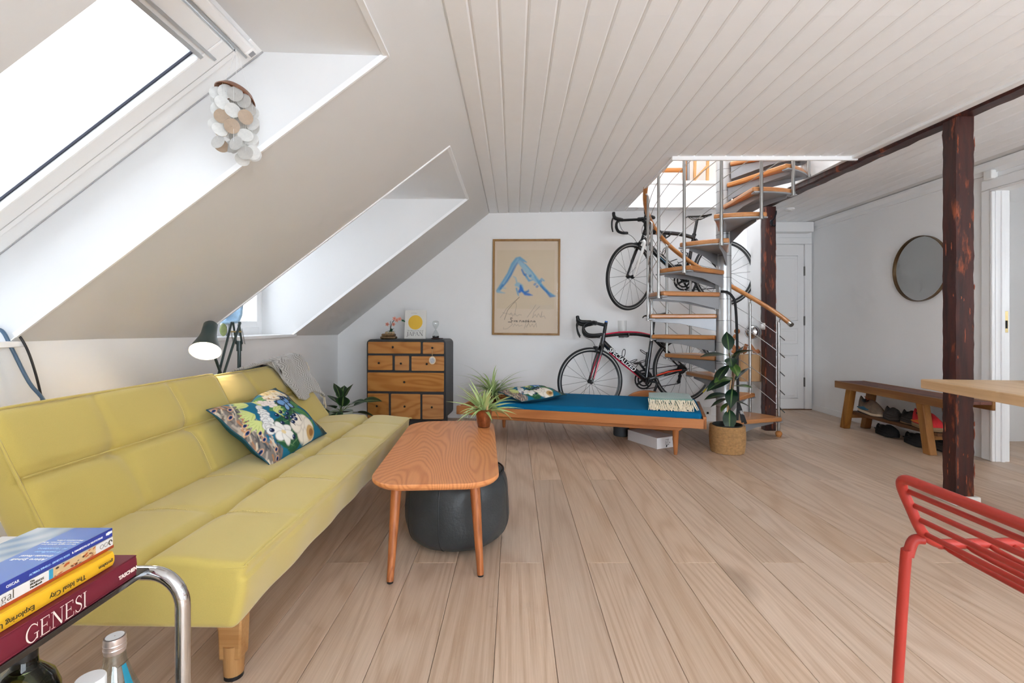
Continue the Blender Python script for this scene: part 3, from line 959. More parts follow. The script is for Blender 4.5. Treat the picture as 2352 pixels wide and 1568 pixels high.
def back_section(y0, y1, top, seams, name_label=None):
    tx, tz = top
    b0 = Vector((-1.238, .405)); t0 = Vector((tx, tz))
    up = (t0 - b0).normalized(); nrm = Vector((up.y, -up.x))            # towards the seat
    midz = .61
    def disp(x, z, y):
        p = Vector((x, z)); h = (p - b0).dot(up); w = (p - b0).dot(nrm)
        H = (t0 - b0).length
        if w < -.04: return (0, 0)
        d = .012 * math.sin(max(0, min(1, h / H)) * PI) ** .5
        hm = (midz - b0.y) / up.y
        d -= .024 * gauss(h - hm, .016)
        for c in seams:
            d -= .008 * gauss(y - c, .010) + .016 * gauss(y - c, .05) * gauss(h - hm, .05)
        d += .0015 * math.sin(y * 11 + z * 9)
        return (nrm.x * d, nrm.y * d)
    bk = -nrm * .115
    cr = [(b0.x, b0.y), (t0.x, t0.y), ((t0 + bk).x, (t0 + bk).y), ((b0 + bk).x, (b0 + bk).y)]
    mb = cushion_block(cr, .03, (y0, y1), disp, .034, 26)
    o = mb.build('backrest', M_sofa, sofa, world=True, angle=70)
    pp = MB()
    r = .0045
    e = nrm * .002
    pt = lambda h, y, q=0.0: ((b0 + up * h + nrm * q).x, y, (b0 + up * h + nrm * q).y)
    H = (t0 - b0).length
    pp.tube([pt(.02, y0 + .004, -.004), pt(H - .03, y0 + .004, -.004), pt(H - .006, y0 + .018, -.006), pt(H - .004, y0 + .06, -.004)] + [pt(H - .004, y0 + .06 + (y1 - y0 - .12) * k / 10, -.004 + .002 * math.sin(k)) for k in range(1, 10)] + [pt(H - .004, y1 - .06, -.004), pt(H - .006, y1 - .018, -.006), pt(H - .03, y1 - .004, -.004), pt(.02, y1 - .004, -.004)], r, 6)
    hm = (midz - b0.y) / up.y
    pp.tube([pt(hm, y0 + .01 + (y1 - y0 - .02) * k / 24, .0015) for k in range(25)], .003, 6)
    pp.build('piping', M_sofa, o, world=True)
    for c in seams:
        def vp(u, c=c):
            h_ = .03 + (H - .06) * u; p = b0 + up * h_; d = disp(p.x, p.y, c); return (p.x + d[0] + nrm.x * .0012, c, p.y + d[1] + nrm.y * .0012)
        dashes(vp, 52, o)
    return o
back_section(1.30, 2.312, (-1.436, .800), [1.63, 1.99])
back_section(2.342, 3.26, (-1.510, .777), [2.66, 2.98])
pp = MB()
pp.tube(smooth_path([(-1.20, 1.243, .412), (-.95, 1.240, .398), (-.72, 1.240, .402), (-.698, 1.25, .404)] + [(-.6955, 1.27 + 1.93 * k / 16, .405 + .002 * math.sin(k * 2.1)) for k in range(17)] + [(-.70, 3.212, .404), (-.95, 3.215, .402)], 3), .0042, 6)
pp.tube([(-.949, 1.25 + 1.95 * k / 30, .406 - .004 * (k % 6 == 0)) for k in range(31)], .003, 6)
pp.build('piping', M_sofa, seat, world=True)
fr = MB()
for y in (1.385, 3.05):
    fr.prism([(-1.62, .185), (-.90, .185)] + [(-.90 + .045 * math.sin(a), .14 + .045 * math.cos(a)) for a in [PI / 2 * k / 5 for k in range(6)]] + [(-.852, .06), (-.790, .06), (-.783, .245), (-1.62, .245)], y, y + .05, 'xz')
fr.box(-.82, -.79, 1.40, 3.08, .20, .245); fr.box(-1.55, -1.50, 1.40, 3.08, .20, .245)
fr.build('frame', M_oakx, sofa, world=True, bevel=.006)
for y in (1.385, 3.05):
    for xa, xb in ((-.853, -.789), (-1.60, -1.54)):
        lg = MB(); vs_ = []
        lg.tube([((xa + xb) / 2, y + .025, .012), ((xa + xb) / 2, y + .025, .10)], [.027, .031], 16)
        o = lg.build('leg', M_oak, sofa, world=True)
        ft = MB(); ft.cyl(((xa + xb) / 2, y + .025, 0), ((xa + xb) / 2, y + .025, .013), .026, n=16); ft.build('foot_cap', M_blackfoot, o, world=True)

# ================================================================== coffee table
M_teak = wood('oiled_teak', S(236, 162, 104), S(204, 126, 74), 'Y', freq=270, ring=1.5, stretch=.2, rough=.36, tone=.0, rand=False, fibre=.3, knots=.2, spec=.45)
M_teakz = wood('oiled_teak_leg', S(196, 120, 68), S(150, 84, 44), 'Z', freq=60, ring=8, stretch=.06, rough=.4, tone=.0, rand=False, fibre=.4, spec=.45)
ct = thing('coffee_table', 'warm brown wooden coffee table with rounded corners and splayed legs', 'coffee table', (-.347, 2.44, 0), math.radians(3.5))
def rrect(w, l, r, n=8, bulge=0.0):
    pts = []
    for cx, cy, a0 in ((w / 2 - r, l / 2 - r, 0), (-w / 2 + r, l / 2 - r, PI / 2), (-w / 2 + r, -l / 2 + r, PI), (w / 2 - r, -l / 2 + r, 1.5 * PI)):
        for k in range(n + 1):
            a = a0 + PI / 2 * k / n
            pts.append((cx + r * math.cos(a), cy + r * math.sin(a)))
    return pts
def slab(outline, layers):
    """layers: list of (inset factor, z) rings from bottom to top"""
    mb = MB(); n = len(outline)
    for s, z in layers:
        for x, y in outline:
            L = math.hypot(x, y); mb.v.append((x - x / L * s, y - y / L * s, z))
    for i in range(len(layers) - 1):
        for j in range(n): mb.f.append((i * n + j, i * n + (j + 1) % n, (i + 1) * n + (j + 1) % n, (i + 1) * n + j))
    mb.f.append(tuple(range(n - 1, -1, -1))); mb.f.append(tuple((len(layers) - 1) * n + j for j in range(n)))
    return mb
o = slab(rrect(.515, 1.215, .145, 10), [(.018, .392), (.004, .402), (0, .408), (0, .416), (.003, .42)]).build('table_top', M_teak, ct, angle=35)
for lx, ly, fx, fy in ((-.165, -.43, -.178, -.512), (.155, -.43, .182, -.482), (-.165, .43, -.19, .50), (.155, .43, .18, .50)):
    lg = MB(); lg.tube([(fx, fy, .006), ((fx + lx) / 2, (fy + ly) / 2, .2), (lx, ly, .396)], [.0135, .0185, .023], 16)
    l_ = lg.build('leg', M_teakz, ct)
    g = MB(); g.cyl((fx, fy, 0), (fx, fy, .007), .0125, n=14); g.build('glide', M_blackfoot, l_)

# ================================================================== leather pouf
M_leather = mat('slate_grey_leather', S(58, 62, 64), .4, spec=.4, bump=(90, .25, .004), var=.16, vscale=7)
M_seam = mat('dark_leather_seam', S(40, 44, 47), .6)
pf = thing('pouf', 'round dark grey leather pouf tucked under the coffee table', 'pouf', (-.272, 2.335, 0))
prof = []
H = .355; R = .247
for k in range(29):
    t_ = k / 28
    a = -PI / 2 + PI * t_
    ex = .42
    r = R * (abs(math.cos(a)) ** ex); z = H / 2 + H / 2 * math.copysign(abs(math.sin(a)) ** .55, math.sin(a))
    prof.append((max(r, .001), z))
mb = MB()
nn = 96
def pouf_r(r, a, z):
    k = (a / (PI / 4) + .3) % 1.0
    d = min(k, 1 - k) * PI / 4
    return r * (1 - .012 * gauss(d, .03)) + (.003 * math.sin(5 * a + z * 20) + .002 * math.sin(11 * a - z * 31)) * (r / R)
for r, z in prof:
    for k in range(nn):
        a = 2 * PI * k / nn; rr = pouf_r(r, a, z)
        mb.v.append((rr * math.cos(a), rr * math.sin(a), z))
for i in range(len(prof) - 1):
    for k in range(nn): mb.f.append((i * nn + k, i * nn + (k + 1) % nn, (i + 1) * nn + (k + 1) % nn, (i + 1) * nn + k))
body = mb.build('body', M_leather, pf, angle=80)
for s in range(8):
    a = (s + .7) * PI / 4
    sm = MB(); sm.tube([((pouf_r(r, a, z) + .0005) * math.cos(a), (pouf_r(r, a, z) + .0005) * math.sin(a), z) for r, z in prof[3:-6]], .0028, 6)
    sm.build('panel_seam', M_seam, body)
sm = MB(); sm.tube([(.222 * math.cos(a), .222 * math.sin(a), .327) for a in [2 * PI * k / 48 for k in range(48)]], .005, 6, closed=True); sm.build('top_piping', M_seam, body)

# ================================================================== daybed
M_day = wood('teak_daybed', S(200, 132, 78), S(168, 102, 56), 'X', freq=40, ring=4, stretch=.07, rough=.4, tone=.0, rand=False, fibre=.4, spec=.4)
M_dayz = wood('teak_daybed_leg', S(190, 122, 70), S(158, 92, 48), 'Z', freq=14, ring=8, stretch=.07, rough=.4, tone=.0, rand=False, fibre=.4)
M_petrol = fabric('petrol_blue_wool', S(0, 98, 142), 800, .08, .2, sheen=.0)
A = math.radians(-17.5)
db = thing('daybed', 'low teak daybed with a petrol blue mattress in front of the bicycles', 'daybed', (-.508, 4.25, 0), A)
DL, DD = 2.06, .79
m = MB()
m.box(0, DL, 0, .026, .238, .312); m.box(0, DL, DD - .026, DD, .238, .312); m.box(0, .026, 0, DD, .238, .312); m.box(DL - .026, DL, 0, DD, .238, .330)
m.build('frame_rails', M_day, db, bevel=.004)
m = MB(); m.box(.02, DL - .02, .02, DD - .02, .244, .262); m.build('base_board', M_day, db, bevel=.002)
for y in (.10, DD - .15):
    m = MB(); m.prism([(.16, .238), (DL - .14, .238), (DL - .19, .192), (.21, .192)], y, y + .045, 'xz'); m.build('under_rail', M_day, db, bevel=.004)
for x in (.22, 1.84):
    for y in (.12, DD - .125):
        lg = MB(); lg.tube([(x, y, 0), (x, y, .12), (x, y, .20)], [.0135, .022, .026], 16); lg.build('leg', M_dayz, db)
def mattress(x0, x1, y0, y1, z0, z1, name, matl, par):
    mb = MB(); nx, ny = 60, 26; r = .022
    def fn(u, v):
        # wrap a rounded box: perimeter section across y, swept in x
        return None
    # ring sections along x
    sec = []
    for cy, cz, a0 in ((y1 - r, z1 - r, 0), (y0 + r, z1 - r, PI / 2), (y0 + r, z0 + r, PI), (y1 - r, z0 + r, 1.5 * PI)):
        for k in range(5):
            a = a0 + PI / 2 * k / 4; sec.append((cy + r * math.cos(a), cz + r * math.sin(a)))
        if a0 == 0:
            for k in range(1, 20): sec.append((y1 - r + (y0 - y1 + 2 * r) * k / 20, z1))
    n_ = len(sec); xs = [x0, x0 + .004, x0 + .012, x0 + .024] + [x0 + .024 + (x1 - x0 - .048) * k / 60 for k in range(1, 60)] + [x1 - .024, x1 - .012, x1 - .004, x1]
    cyy, czz = (y0 + y1) / 2, (z0 + z1) / 2
    for x in xs:
        e = min(x - x0, x1 - x); s = .022 * (1 - math.sin(min(1, e / .024) * PI / 2))
        for y, z in sec:
            yy = y - math.copysign(min(s, abs(y - cyy)), y - cyy); zz = z - math.copysign(min(s, abs(z - czz)), z - czz)
            if z > czz: zz += .003 * math.sin(x * 7 + y * 5) * math.sin((y - y0) / (y1 - y0) * PI) + .004 * math.sin((y - y0) / (y1 - y0) * PI)
            if y < y0 + .03: yy += .0018 * math.sin(x * 60) * math.sin(x * 3.1) ** 2
            mb.v.append((x, yy, zz))
    for i in range(len(xs) - 1):
        for j in range(n_): mb.f.append((i * n_ + j, i * n_ + (j + 1) % n_, (i + 1) * n_ + (j + 1) % n_, (i + 1) * n_ + j))
    mb.f.append(tuple(range(n_))); mb.f.append(tuple((len(xs) - 1) * n_ + j for j in range(n_)))
    return mb.build(name, matl, par, angle=60)
mattress(.345, DL - .03, .012, DD - .03, .263, .357, 'mattress', M_petrol, db)

# ================================================================== chest of drawers
M_carc = mat('black_stained_wood', S(44, 47, 51), .45, spec=.45, bump=(40, .08, .003), var=.06, vscale=20)
M_drw = wood('honey_wood_drawer', S(204, 146, 82), S(168, 106, 52), 'X', freq=52, ring=2.6, stretch=.2, rough=.42, tone=.04, fibre=.3, knots=.5, spec=.4)
ch = thing('chest_of_drawers', 'black framed chest with nine honey wood drawers against the end wall', 'chest of drawers', (-1.469, 4.795, 0), math.radians(-3.95))
def rbox_xz(x0, x1, z0, z1, r, n=6):
    pts = []
    for cx, cz, a0 in ((x1 - r, z1 - r, 0), (x0 + r, z1 - r, PI / 2), (x0 + r, z0 + r, PI), (x1 - r, z0 + r, 1.5 * PI)):
        for k in range(n + 1):
            a = a0 + PI / 2 * k / n; pts.append((cx + r * math.cos(a), cz + r * math.sin(a)))
    return pts
m = MB(); m.prism(rbox_xz(0, .80, .088, .882, .045, 8), .004, .385, 'xz'); m.build('carcass', M_carc, ch, bevel=.004)
m = MB(); m.box(.05, .75, .04, .34, .0, .09); m.build('plinth', M_carc, ch, bevel=.003)
px2x = lambda x: (x - 612) * .80 / 806.0
px2z = lambda y: .882 - (y - 432) * .794 / 808.0
DR = [(627, 1165, 457, 575, 888, 510), (1187, 1400, 460, 577, 1287, 515), (627, 878, 595, 743, 745, 670), (902, 1048, 598, 745, 970, 674), (1072, 1402, 601, 748, 1232, 677),
      (623, 1400, 767, 957, 1005, 860), (623, 840, 980, 1234, 725, 1105), (862, 1162, 982, 1234, 1008, 1106), (1182, 1397, 986, 1234, 1283, 1110)]
M_knob = mat('black_knob', S(24, 22, 22), .35, spec=.5)
for x0, x1, y0, y1, kx, ky in DR:
    m = MB(); m.prism(rbox_xz(px2x(x0), px2x(x1), px2z(y1), px2z(y0), .008, 3), -.002, .02, 'xz'); dr = m.build('drawer', M_drw, ch, bevel=.0025)
    kn = MB(); kz = px2z(ky); kxx = px2x(kx)
    Mk = Matrix.Rotation(PI / 2, 4, 'X')
    kn.lathe([(.004, 0), (.004, .012), (.0095, .016), (.011, .022), (.008, .027), (.001, .028)], (kxx, 0, kz), 14, Mk)
    kn.build('knob', M_knob, dr)

# ================================================================== spiral staircase
M_beech = wood('varnished_beech', S(208, 146, 88), S(180, 114, 62), 'X', freq=12, ring=5, stretch=.05, rough=.3, tone=.03, fibre=.5, spec=.5, coat=.2)
M_steel = mat('silver_painted_steel', S(150, 152, 156), .42, metal=.35, spec=.5)
M_inox = mat('brushed_stainless', S(172, 172, 170), .3, metal=.9)
STX, STY = 1.834, 4.20
RISE, STEP = .187, 25.0
st = thing('spiral_staircase', 'spiral staircase with beech treads, grey steel pole and wire railing', 'staircase', (STX, STY, 0))
m = MB(); m.cyl((0, 0, 0), (0, 0, 3.35), .062, n=32); m.lathe([(.11, 0), (.11, .012), (.064, .016)], n=32); pole = m.build('pole', mat('silver_pole', S(188, 190, 192), .3, metal=.6, spec=.5), st)
for k in range(1, 18):
    m = MB(); m.lathe([(.0622, 0), (.0636, .001), (.0636, .003), (.0622, .004)], (0, 0, k * RISE - .06), 32, cap0=False, cap1=False); m.build('collar', mat('dark_joint', S(120, 122, 125), .4, metal=.5), pole)
# one tread, local x points outwards
hw = math.radians(17.5)
def tread_outline(ro=.625, ri=.055):
    pts = [(ri, -.055), (.16, -.075)]
    for k in range(9):
        a = -hw + 2 * hw * k / 8; pts.append((ro * math.cos(a), ro * math.sin(a)))
    pts += [(.16, .075), (ri, .055)]
    return pts
tm = MB(); tm.prism(tread_outline(), -.038, 0, 'xy')
def bracket_mesh():
    b = MB()
    for s in (-1, 1):                      # two folded side plates
        a = s * math.radians(11)
        ux, uy = math.cos(a), math.sin(a)
        p = lambda r, z: (r * ux * 1.0, s * .03 + r * uy * .72, z)
        th = .004
        q = [p(.06, -.04), p(.60, -.04), p(.60, -.068), p(.36, -.085), p(.06, -.150)]
        vs_ = q + [(x, y + th, z) for x, y, z in q]
        n_ = len(q); b.add(vs_, [tuple(range(n_)), tuple(range(2 * n_ - 1, n_ - 1, -1))] + [(i, (i + 1) % n_, n_ + (i + 1) % n_, n_ + i) for i in range(n_)])
    b.prism([(.05, -.032), (.60, -.12), (.612, -.10), (.612, .10), (.60, .12), (.05, .032)], -.044, -.0385, 'xy')
    # outer clamp plate towards both railing posts
    pts = []
    for k in range(9):
        a = -hw * .98 + 2 * hw * .98 * k / 8; pts.append((.640 * math.cos(a), .640 * math.sin(a)))
    for k in range(9):
        a = hw * .98 - 2 * hw * .98 * k / 8; pts.append((.585 * math.cos(a), .585 * math.sin(a)))
    b.prism(pts, -.050, -.0385, 'xy')
    return b
tread_obj = None; brk = None
for k in range(1, 14):
    if tread_obj is None:
        tread_obj = tm.build('tread', M_beech, st, bevel=.011, segs=3); tr = tread_obj
        brk = bracket_mesh().build('bracket', M_steel, tr, bevel=.002, segs=1); 
    else:
        tr = link_copy(tread_obj, st); b2 = link_copy(brk, tr)
    tr.location = (0, 0, k * RISE); tr.rotation_euler = (0, 0, math.radians(7.5 + STEP * k))
def hr_z(phi): return 1.07 + RISE * (phi - 15) / STEP
RR = .640
for k in range(0, 13):
    phi = 20 + STEP * k; a = math.radians(phi)
    x, y = RR * math.cos(a), RR * math.sin(a)
    zb = .055 if k == 0 else (k * RISE - .055)
    zt = hr_z(phi) - .03
    m = MB(); m.cyl((x, y, zb), (x, y, zt - .03), .0125, n=14); m.tube(smooth_path([(x, y, zt - .035), (x * 1.0, y * 1.0, zt - .015), (x * 1.03, y * 1.03, zt + .002)], 4), [.0125, .0125, .012, .010, .008, .007, .007, .007, .007], 12)
    bal = m.build('baluster', M_inox, st)
    m = MB(); m.cyl((x, y, zt - .055), (x, y, zt - .043), .0138, n=14); m.build('baluster_ring', M_inox, bal)
    if k:
        m = MB(); m.cyl((x, y, k * RISE - .058), (x, y, k * RISE - .034), .016, n=14); m.build('baluster_clamp', M_inox, bal)
    if k == 0:
        m = MB(); m.ball((x, y, .028), (.030, .030, .028), 14, 10); m.cyl((x, y, .0), (x, y, .01), .022); m.build('foot', wood('foot_wood', S(196, 140, 88), S(160, 100, 55), 'Z'), bal)
m = MB(); pts = []
for i in range(0, 131):
    phi = 10 + 310 * i / 130; a = math.radians(phi); pts.append((RR * 1.035 * math.cos(a), RR * 1.035 * math.sin(a), hr_z(phi)))
m.tube(pts, .021, 14); hr = m.build('handrail', M_beech, st)
m = MB()
for phi in (10, 66, 128, 190, 250, 300):
    a0, a1 = math.radians(phi - (1.2 if phi > 10 else 1.0)), math.radians(phi + 1.2)
    p0 = Vector((RR * 1.035 * math.cos(a0), RR * 1.035 * math.sin(a0), hr_z(math.degrees(a0)))); p1 = Vector((RR * 1.035 * math.cos(a1), RR * 1.035 * math.sin(a1), hr_z(math.degrees(a1))))
    m.cyl(p0, p1, .0222, n=14)
m.build('handrail_ferrule', M_inox, hr)
for off in (.175, .333, .50, .67, .83):
    m = MB(); pts = []
    for i in range(0, 100):
        phi = 14 + 296 * i / 99; a = math.radians(phi); pts.append((RR * math.cos(a), RR * math.sin(a), hr_z(phi) - off))
    m.tube(pts, .0031, 6); cb = m.build('railing_wire', M_inox, st)
    m = MB(); m.cyl(pts[0], pts[2], .0045, n=8); m.build('wire_end', M_steel_dark, cb)
# ================================================================== bicycles
M_carbon = mat('black_carbon_gloss', S(22, 22, 25), .22, spec=.6, coat=.4)
M_blkm = mat('matt_black_parts', S(26, 26, 28), .45, spec=.4)
M_tyre = mat('black_tyre', S(30, 30, 32), .75)
M_rim_s = mat('rim_silver_track', S(172, 172, 170), .35, metal=.6)
M_rim_b = mat('rim_black', S(36, 36, 38), .35, spec=.5)
M_spoke = mat('black_spoke', S(48, 48, 50), .4, metal=.5)
M_red = mat('crimson_gloss', S(200, 18, 62), .28, coat=.3)
M_orange = mat('orange_red_gloss', S(238, 74, 48), .3, coat=.3)
M_white = mat('white_gloss', S(238, 238, 236), .3, coat=.2)
M_letter_w = mat('white_print', S(240, 240, 238), .5)
M_chrome = mat('polished_chrome', S(215, 216, 218), .08, metal=1.0)
M_blue = mat('blue_anodised', S(40, 96, 170), .3, metal=.6)
M_yel = mat('yellow_label', S(232, 214, 40), .5)
M_chain = mat('dark_chain', S(44, 44, 46), .4, metal=.7)
WR = .342

def ring_profile(mb, prof, n=72, c=(0, 0, 0)):
    """closed profile (r, y) revolved about the y axis"""
    m_ = len(prof)
    base = len(mb.v)
    for k in range(n):
        a = 2 * PI * k / n
        for r, y in prof: mb.v.append((c[0] + r * math.cos(a), c[1] + y, c[2] + r * math.sin(a)))
    for k in range(n):
        k2 = (k + 1) % n
        for j in range(m_):
            j2 = (j + 1) % m_
            mb.f.append((base + k * m_ + j, base + k2 * m_ + j, base + k2 * m_ + j2, base + k * m_ + j2))

def wheel(par, c, nsp, X, track=True, label_patch=None, hubw=.048):
    """X: transform applied to the finished wheel (steering)"""
    t = MB(); ring_profile(t, [(WR - .0125 + .0125 * math.cos(a), .0125 * math.sin(a)) for a in [2 * PI * k / 10 for k in range(10)]], 80, c)
    w = t.xf(X).build('wheel', M_tyre, par)
    r = MB(); ring_profile(r, [(WR - .019, -.010), (WR - .019, .010), (WR - .030, .0095), (WR - .046, .003), (WR - .046, -.003), (WR - .030, -.0095)], 80, c)
    r.xf(X).build('rim', M_rim_b, w)
    if track:
        r = MB()
        for s in (-1, 1): ring_profile(r, [(WR - .019, s * .0102), (WR - .019, s * .0108), (WR - .0285, s * .0104), (WR - .0285, s * .0098)], 80, c)
        r.xf(X).build('brake_track', M_rim_s, w)['kind'] = 'stuff'
    h = MB(); h.cyl((c[0], -hubw, c[2]), (c[0], hubw, c[2]), .011, n=12); h.cyl((c[0], -.032, c[2]), (c[0], -.027, c[2]), .021, n=16); h.cyl((c[0], .027, c[2]), (c[0], .032, c[2]), .021, n=16)
    h.cyl((c[0], -hubw - .006, c[2]), (c[0], -hubw, c[2]), .009); h.cyl((c[0], hubw, c[2]), (c[0], hubw + .006, c[2]), .009)
    h.xf(X).build('hub', M_blkm, w)
    for k in range(nsp):
        a = 2 * PI * k / nsp; s = -1 if k % 2 else 1
        off = .9 * (1 if (k // 2) % 2 else -1)
        sp = MB(); sp.cyl((c[0] + .019 * math.cos(a + off), s * .028, c[2] + .019 * math.sin(a + off)), (c[0] + (WR - .045) * math.cos(a), 0, c[2] + (WR - .045) * math.sin(a)), .0014, n=4)
        sp.xf(X).build('spoke', M_spoke, w)
    if label_patch is not None:
        p = MB(); a0 = label_patch
        for k in range(6):
            aa, ab = a0 + .03 * k, a0 + .03 * (k + 1)
            q = lambda a, r_: (c[0] + r_ * math.cos(a), -.0125, c[2] + r_ * math.sin(a))
            p.quad(q(aa, WR - .020), q(ab, WR - .020), q(ab, WR - .007), q(aa, WR - .007))
        p.xf(X).build('tyre_label', M_yel, w)
    return w

def bicycle(label, M, steer=0.0, accent=True, name='bicycle', white_fork=False, bar=0.0):
    t = thing(name, label, 'bicycle', mtx=M, group=None)
    I = Matrix.Identity(4)
    ha, hb = Vector((.165, 0, .36)), Vector((.195, 0, .46))
    ax = (hb - ha).normalized()
    ST = Matrix.Translation(ha) @ Matrix.Rotation(steer, 4, ax) @ Matrix.Translation(-ha)
    SB = Matrix.Translation(ha) @ Matrix.Rotation(steer + bar, 4, ax) @ Matrix.Translation(-ha)      # handlebar set, may be turned on its own
    BB = Vector((.595, 0, -.06)); SC = Vector((.71, 0, .385)); RH = Vector((1.02, 0, 0))
    # frame
    f = MB()
    f.tube([hb + ax * .005, (ha + hb) / 2, ha - ax * .01], [.020, .022, .026], 16)
    f.tube(smooth_path([hb - ax * .02, Vector((.36, 0, .438)), Vector((.55, 0, .418)), SC - Vector((0, 0, .01))], 5), [.021] * 2 + [.020] * 13 + [.016], 14)
    f.tube([ha + ax * .025, ha.lerp(BB, .3), ha.lerp(BB, .7), BB], [.026, .029, .030, .031], 16)
    f.tube([BB, BB.lerp(SC, .4), SC + (SC - BB).normalized() * .02], [.024, .019, .018], 14)
    f.cyl(BB + Vector((0, -.042, 0)), BB + Vector((0, .042, 0)), .026, n=18)
    for s in (-1, 1):
        f.tube(smooth_path([BB + Vector((.03, s * .02, 0)), Vector((.75, s * .032, -.035)), Vector((.9, s * .058, -.012)), RH + Vector((0, s * .062, 0))], 4), [.017] * 3 + [.014] * 6 + [.011] * 4, 10)
        f.tube(smooth_path([SC + Vector((.01, s * .012, -.025)), Vector((.82, s * .028, .245)), Vector((.93, s * .054, .11)), RH + Vector((0, s * .062, .012))], 4), [.012] * 4 + [.009] * 9, 10)
    fr = f.build('frame', M_carbon, t)
    if accent:
        a = MB()
        a.tube(smooth_path([hb - ax * .02 + Vector((0, -.012, .012)), Vector((.36, -.010, .457)), Vector((.55, -.010, .436)), SC + Vector((-.02, -.008, .008))], 5), .0075, 8)
        a.build('top_tube_stripe', M_red, fr)
        dn = (BB - ha).normalized(); pr = Vector((dn.z, 0, -dn.x))
        if pr.z > 0: pr = -pr
        a = MB(); a.tube([ha.lerp(BB, .18) + pr * .022 + Vector((0, -.010, 0)), ha.lerp(BB, .5) + pr * .024 + Vector((0, -.012, 0)), ha.lerp(BB, .93) + pr * .022 + Vector((0, -.010, 0))], [.008, .011, .006], 8)
        a.build('down_tube_stripe', M_red, fr)
        a = MB(); a.tube([Vector((.70, -.036, -.022)), Vector((.82, -.050, .000)), Vector((.965, -.068, .004))], [.006, .0085, .006], 8)
        a.build('chainstay_stripe', M_orange, fr)
        x = dn; y = Vector((-dn.z, 0, dn.x))
        o0 = ha.lerp(BB, .13) + Vector((0, -.0305, 0)) - y * .020
        text_obj('frame_lettering', 'SPECIALIZED', .062, M_letter_w, fr, frame_M(o0, x, y), shear=.12, sx=1.0, off=.0012)
        text_obj('chainstay_lettering', 'TARMAC', .022, M_letter_w, fr, frame_M(Vector((.69, -.049, -.052)), (1, 0, .16), (0, 0, 1)), shear=.15)
    else:
        dn = (BB - ha).normalized(); y = Vector((-dn.z, 0, dn.x))
        a = MB(); a.tube([ha.lerp(BB, .30) + Vector((0, -.024, 0)) + y * .008, ha.lerp(BB, .85) + Vector((0, -.024, 0)) + y * .006], [.007, .004], 8); a.build('down_tube_stripe', M_white, fr)
        a = MB(); a.tube([ha.lerp(BB, .34) + Vector((0, -.026, 0)) - y * .012, ha.lerp(BB, .55) + Vector((0, -.026, 0)) - y * .012], .004, 8); a.build('down_tube_mark', mat('sky_blue_print', S(90, 160, 205), .4), fr)
        a = MB(); a.tube(smooth_path([hb - ax * .02 + Vector((0, -.004, .0205)), Vector((.36, -.004, .458)), Vector((.55, -.004, .4375)), SC + Vector((-.03, -.004, .012))], 5), .003, 6); a.build('top_tube_line', mat('grey_decal', S(190, 192, 196), .4), fr)
        # small white mark on the head tube
        text_obj('head_tube_mark', '>', .05, M_letter_w, fr, frame_M(Vector((.165, -.0265, .385)), (1, 0, 0), (0, 0, 1)))
    # fork
    for s in (-1, 1):
        f = MB(); crown = ha - ax * .012
        f.tube(smooth_path([crown + Vector((0, s * .012, .01)), crown + Vector((-.012, s * .036, -.025)), Vector((.085, s * .044, .19)), Vector((.03, s * .048, .06)), Vector((0, s * .050, 0))], 4), [.022, .020, .019, .018] + [.016] * 6 + [.012] * 4 + [.010] * 3, 10)
        col = M_carbon
        if white_fork: col = M_white if s < 0 else M_carbon
        fk = f.xf(ST).build('fork_blade', col, t)
        if accent:
            f = MB(); f.tube([Vector((.125, s * .040 - .012, .265)), Vector((.08, s * .044 - .014, .175)), Vector((.018, s * .049 - .012, .03))], [.004, .009, .006], 8); f.xf(ST).build('fork_stripe', M_red, fk)
    f = MB(); f.tube([ha - ax * .016, ha + ax * .0], [.024, .026], 14); f.xf(ST).build('fork_crown', M_white if white_fork else M_carbon, t)
    # wheels
    wheel(t, (0, 0, 0), 18, ST, track=True)
    wheel(t, (1.02, 0, 0), 20, I, track=True, label_patch=-.95 if accent else None, hubw=.062)
    # stem, bars
    f = MB(); top = hb + ax * .105
    f.tube([hb, hb + ax * .06], .017, 14); f.tube([hb + ax * .06, top + ax * .01], .0165, 14)
    f.tube([hb + ax * .085, Vector((.125, 0, .575))], [.017, .015], 12); f.cyl((.122, -.028, .575), (.122, .028, .575), .022, n=14)
    f.xf(SB).build('stem', M_blkm, t)
    if accent:
        f = MB(); f.cyl(top + ax * .012, top + ax * .024, .015, n=14); f.build('stem_cap', M_blue, t)
    f = MB(); path = []
    half = [Vector((.122, 0, .575)), Vector((.120, .08, .577)), Vector((.105, .17, .578)), Vector((.085, .198, .577)), Vector((.03, .206, .570)), Vector((-.002, .208, .545)), Vector((-.002, .209, .50)), Vector((.03, .211, .462)), Vector((.09, .212, .448)), Vector((.165, .213, .448))]
    full = [Vector((p.x, -p.y, p.z)) for p in half[::-1]] + half[1:]
    sp = smooth_path(full, 4); f.tube(sp, [.0155] * 14 + [.0135] * (len(sp) - 28) + [.0155] * 14, 10)
    hbb = f.xf(SB).build('handlebar', M_blkm, t)
    for s in (-1, 1):
        f = MB()
        f.tube(smooth_path([(.075, s * .203, .578), (.03, s * .206, .585), (-.02, s * .208, .592), (-.045, s * .208, .615), (-.05, s * .208, .655)], 4), [.018] * 6 + [.019] * 5 + [.017] * 5 + [.010], 12)
        hd = f.xf(SB).build('brake_hood', M_blkm, hbb)
        f = MB(); f.tube(smooth_path([(-.05, s * .209, .60), (-.066, s * .212, .56), (-.062, s * .214, .50), (-.045, s * .216, .455)], 4), [.009] * 5 + [.0085] * 5 + [.007] * 3, 8)
        f.xf(SB).build('brake_lever', M_blkm, hbb)
    f = MB()
    f.tube(smooth_path([(.02, -.20, .57), (.0, -.14, .50), (.08, -.06, .44), (.15, -.012, .42)], 6), .0024, 6); f.xf(SB).build('brake_cable', M_blkm, hbb)
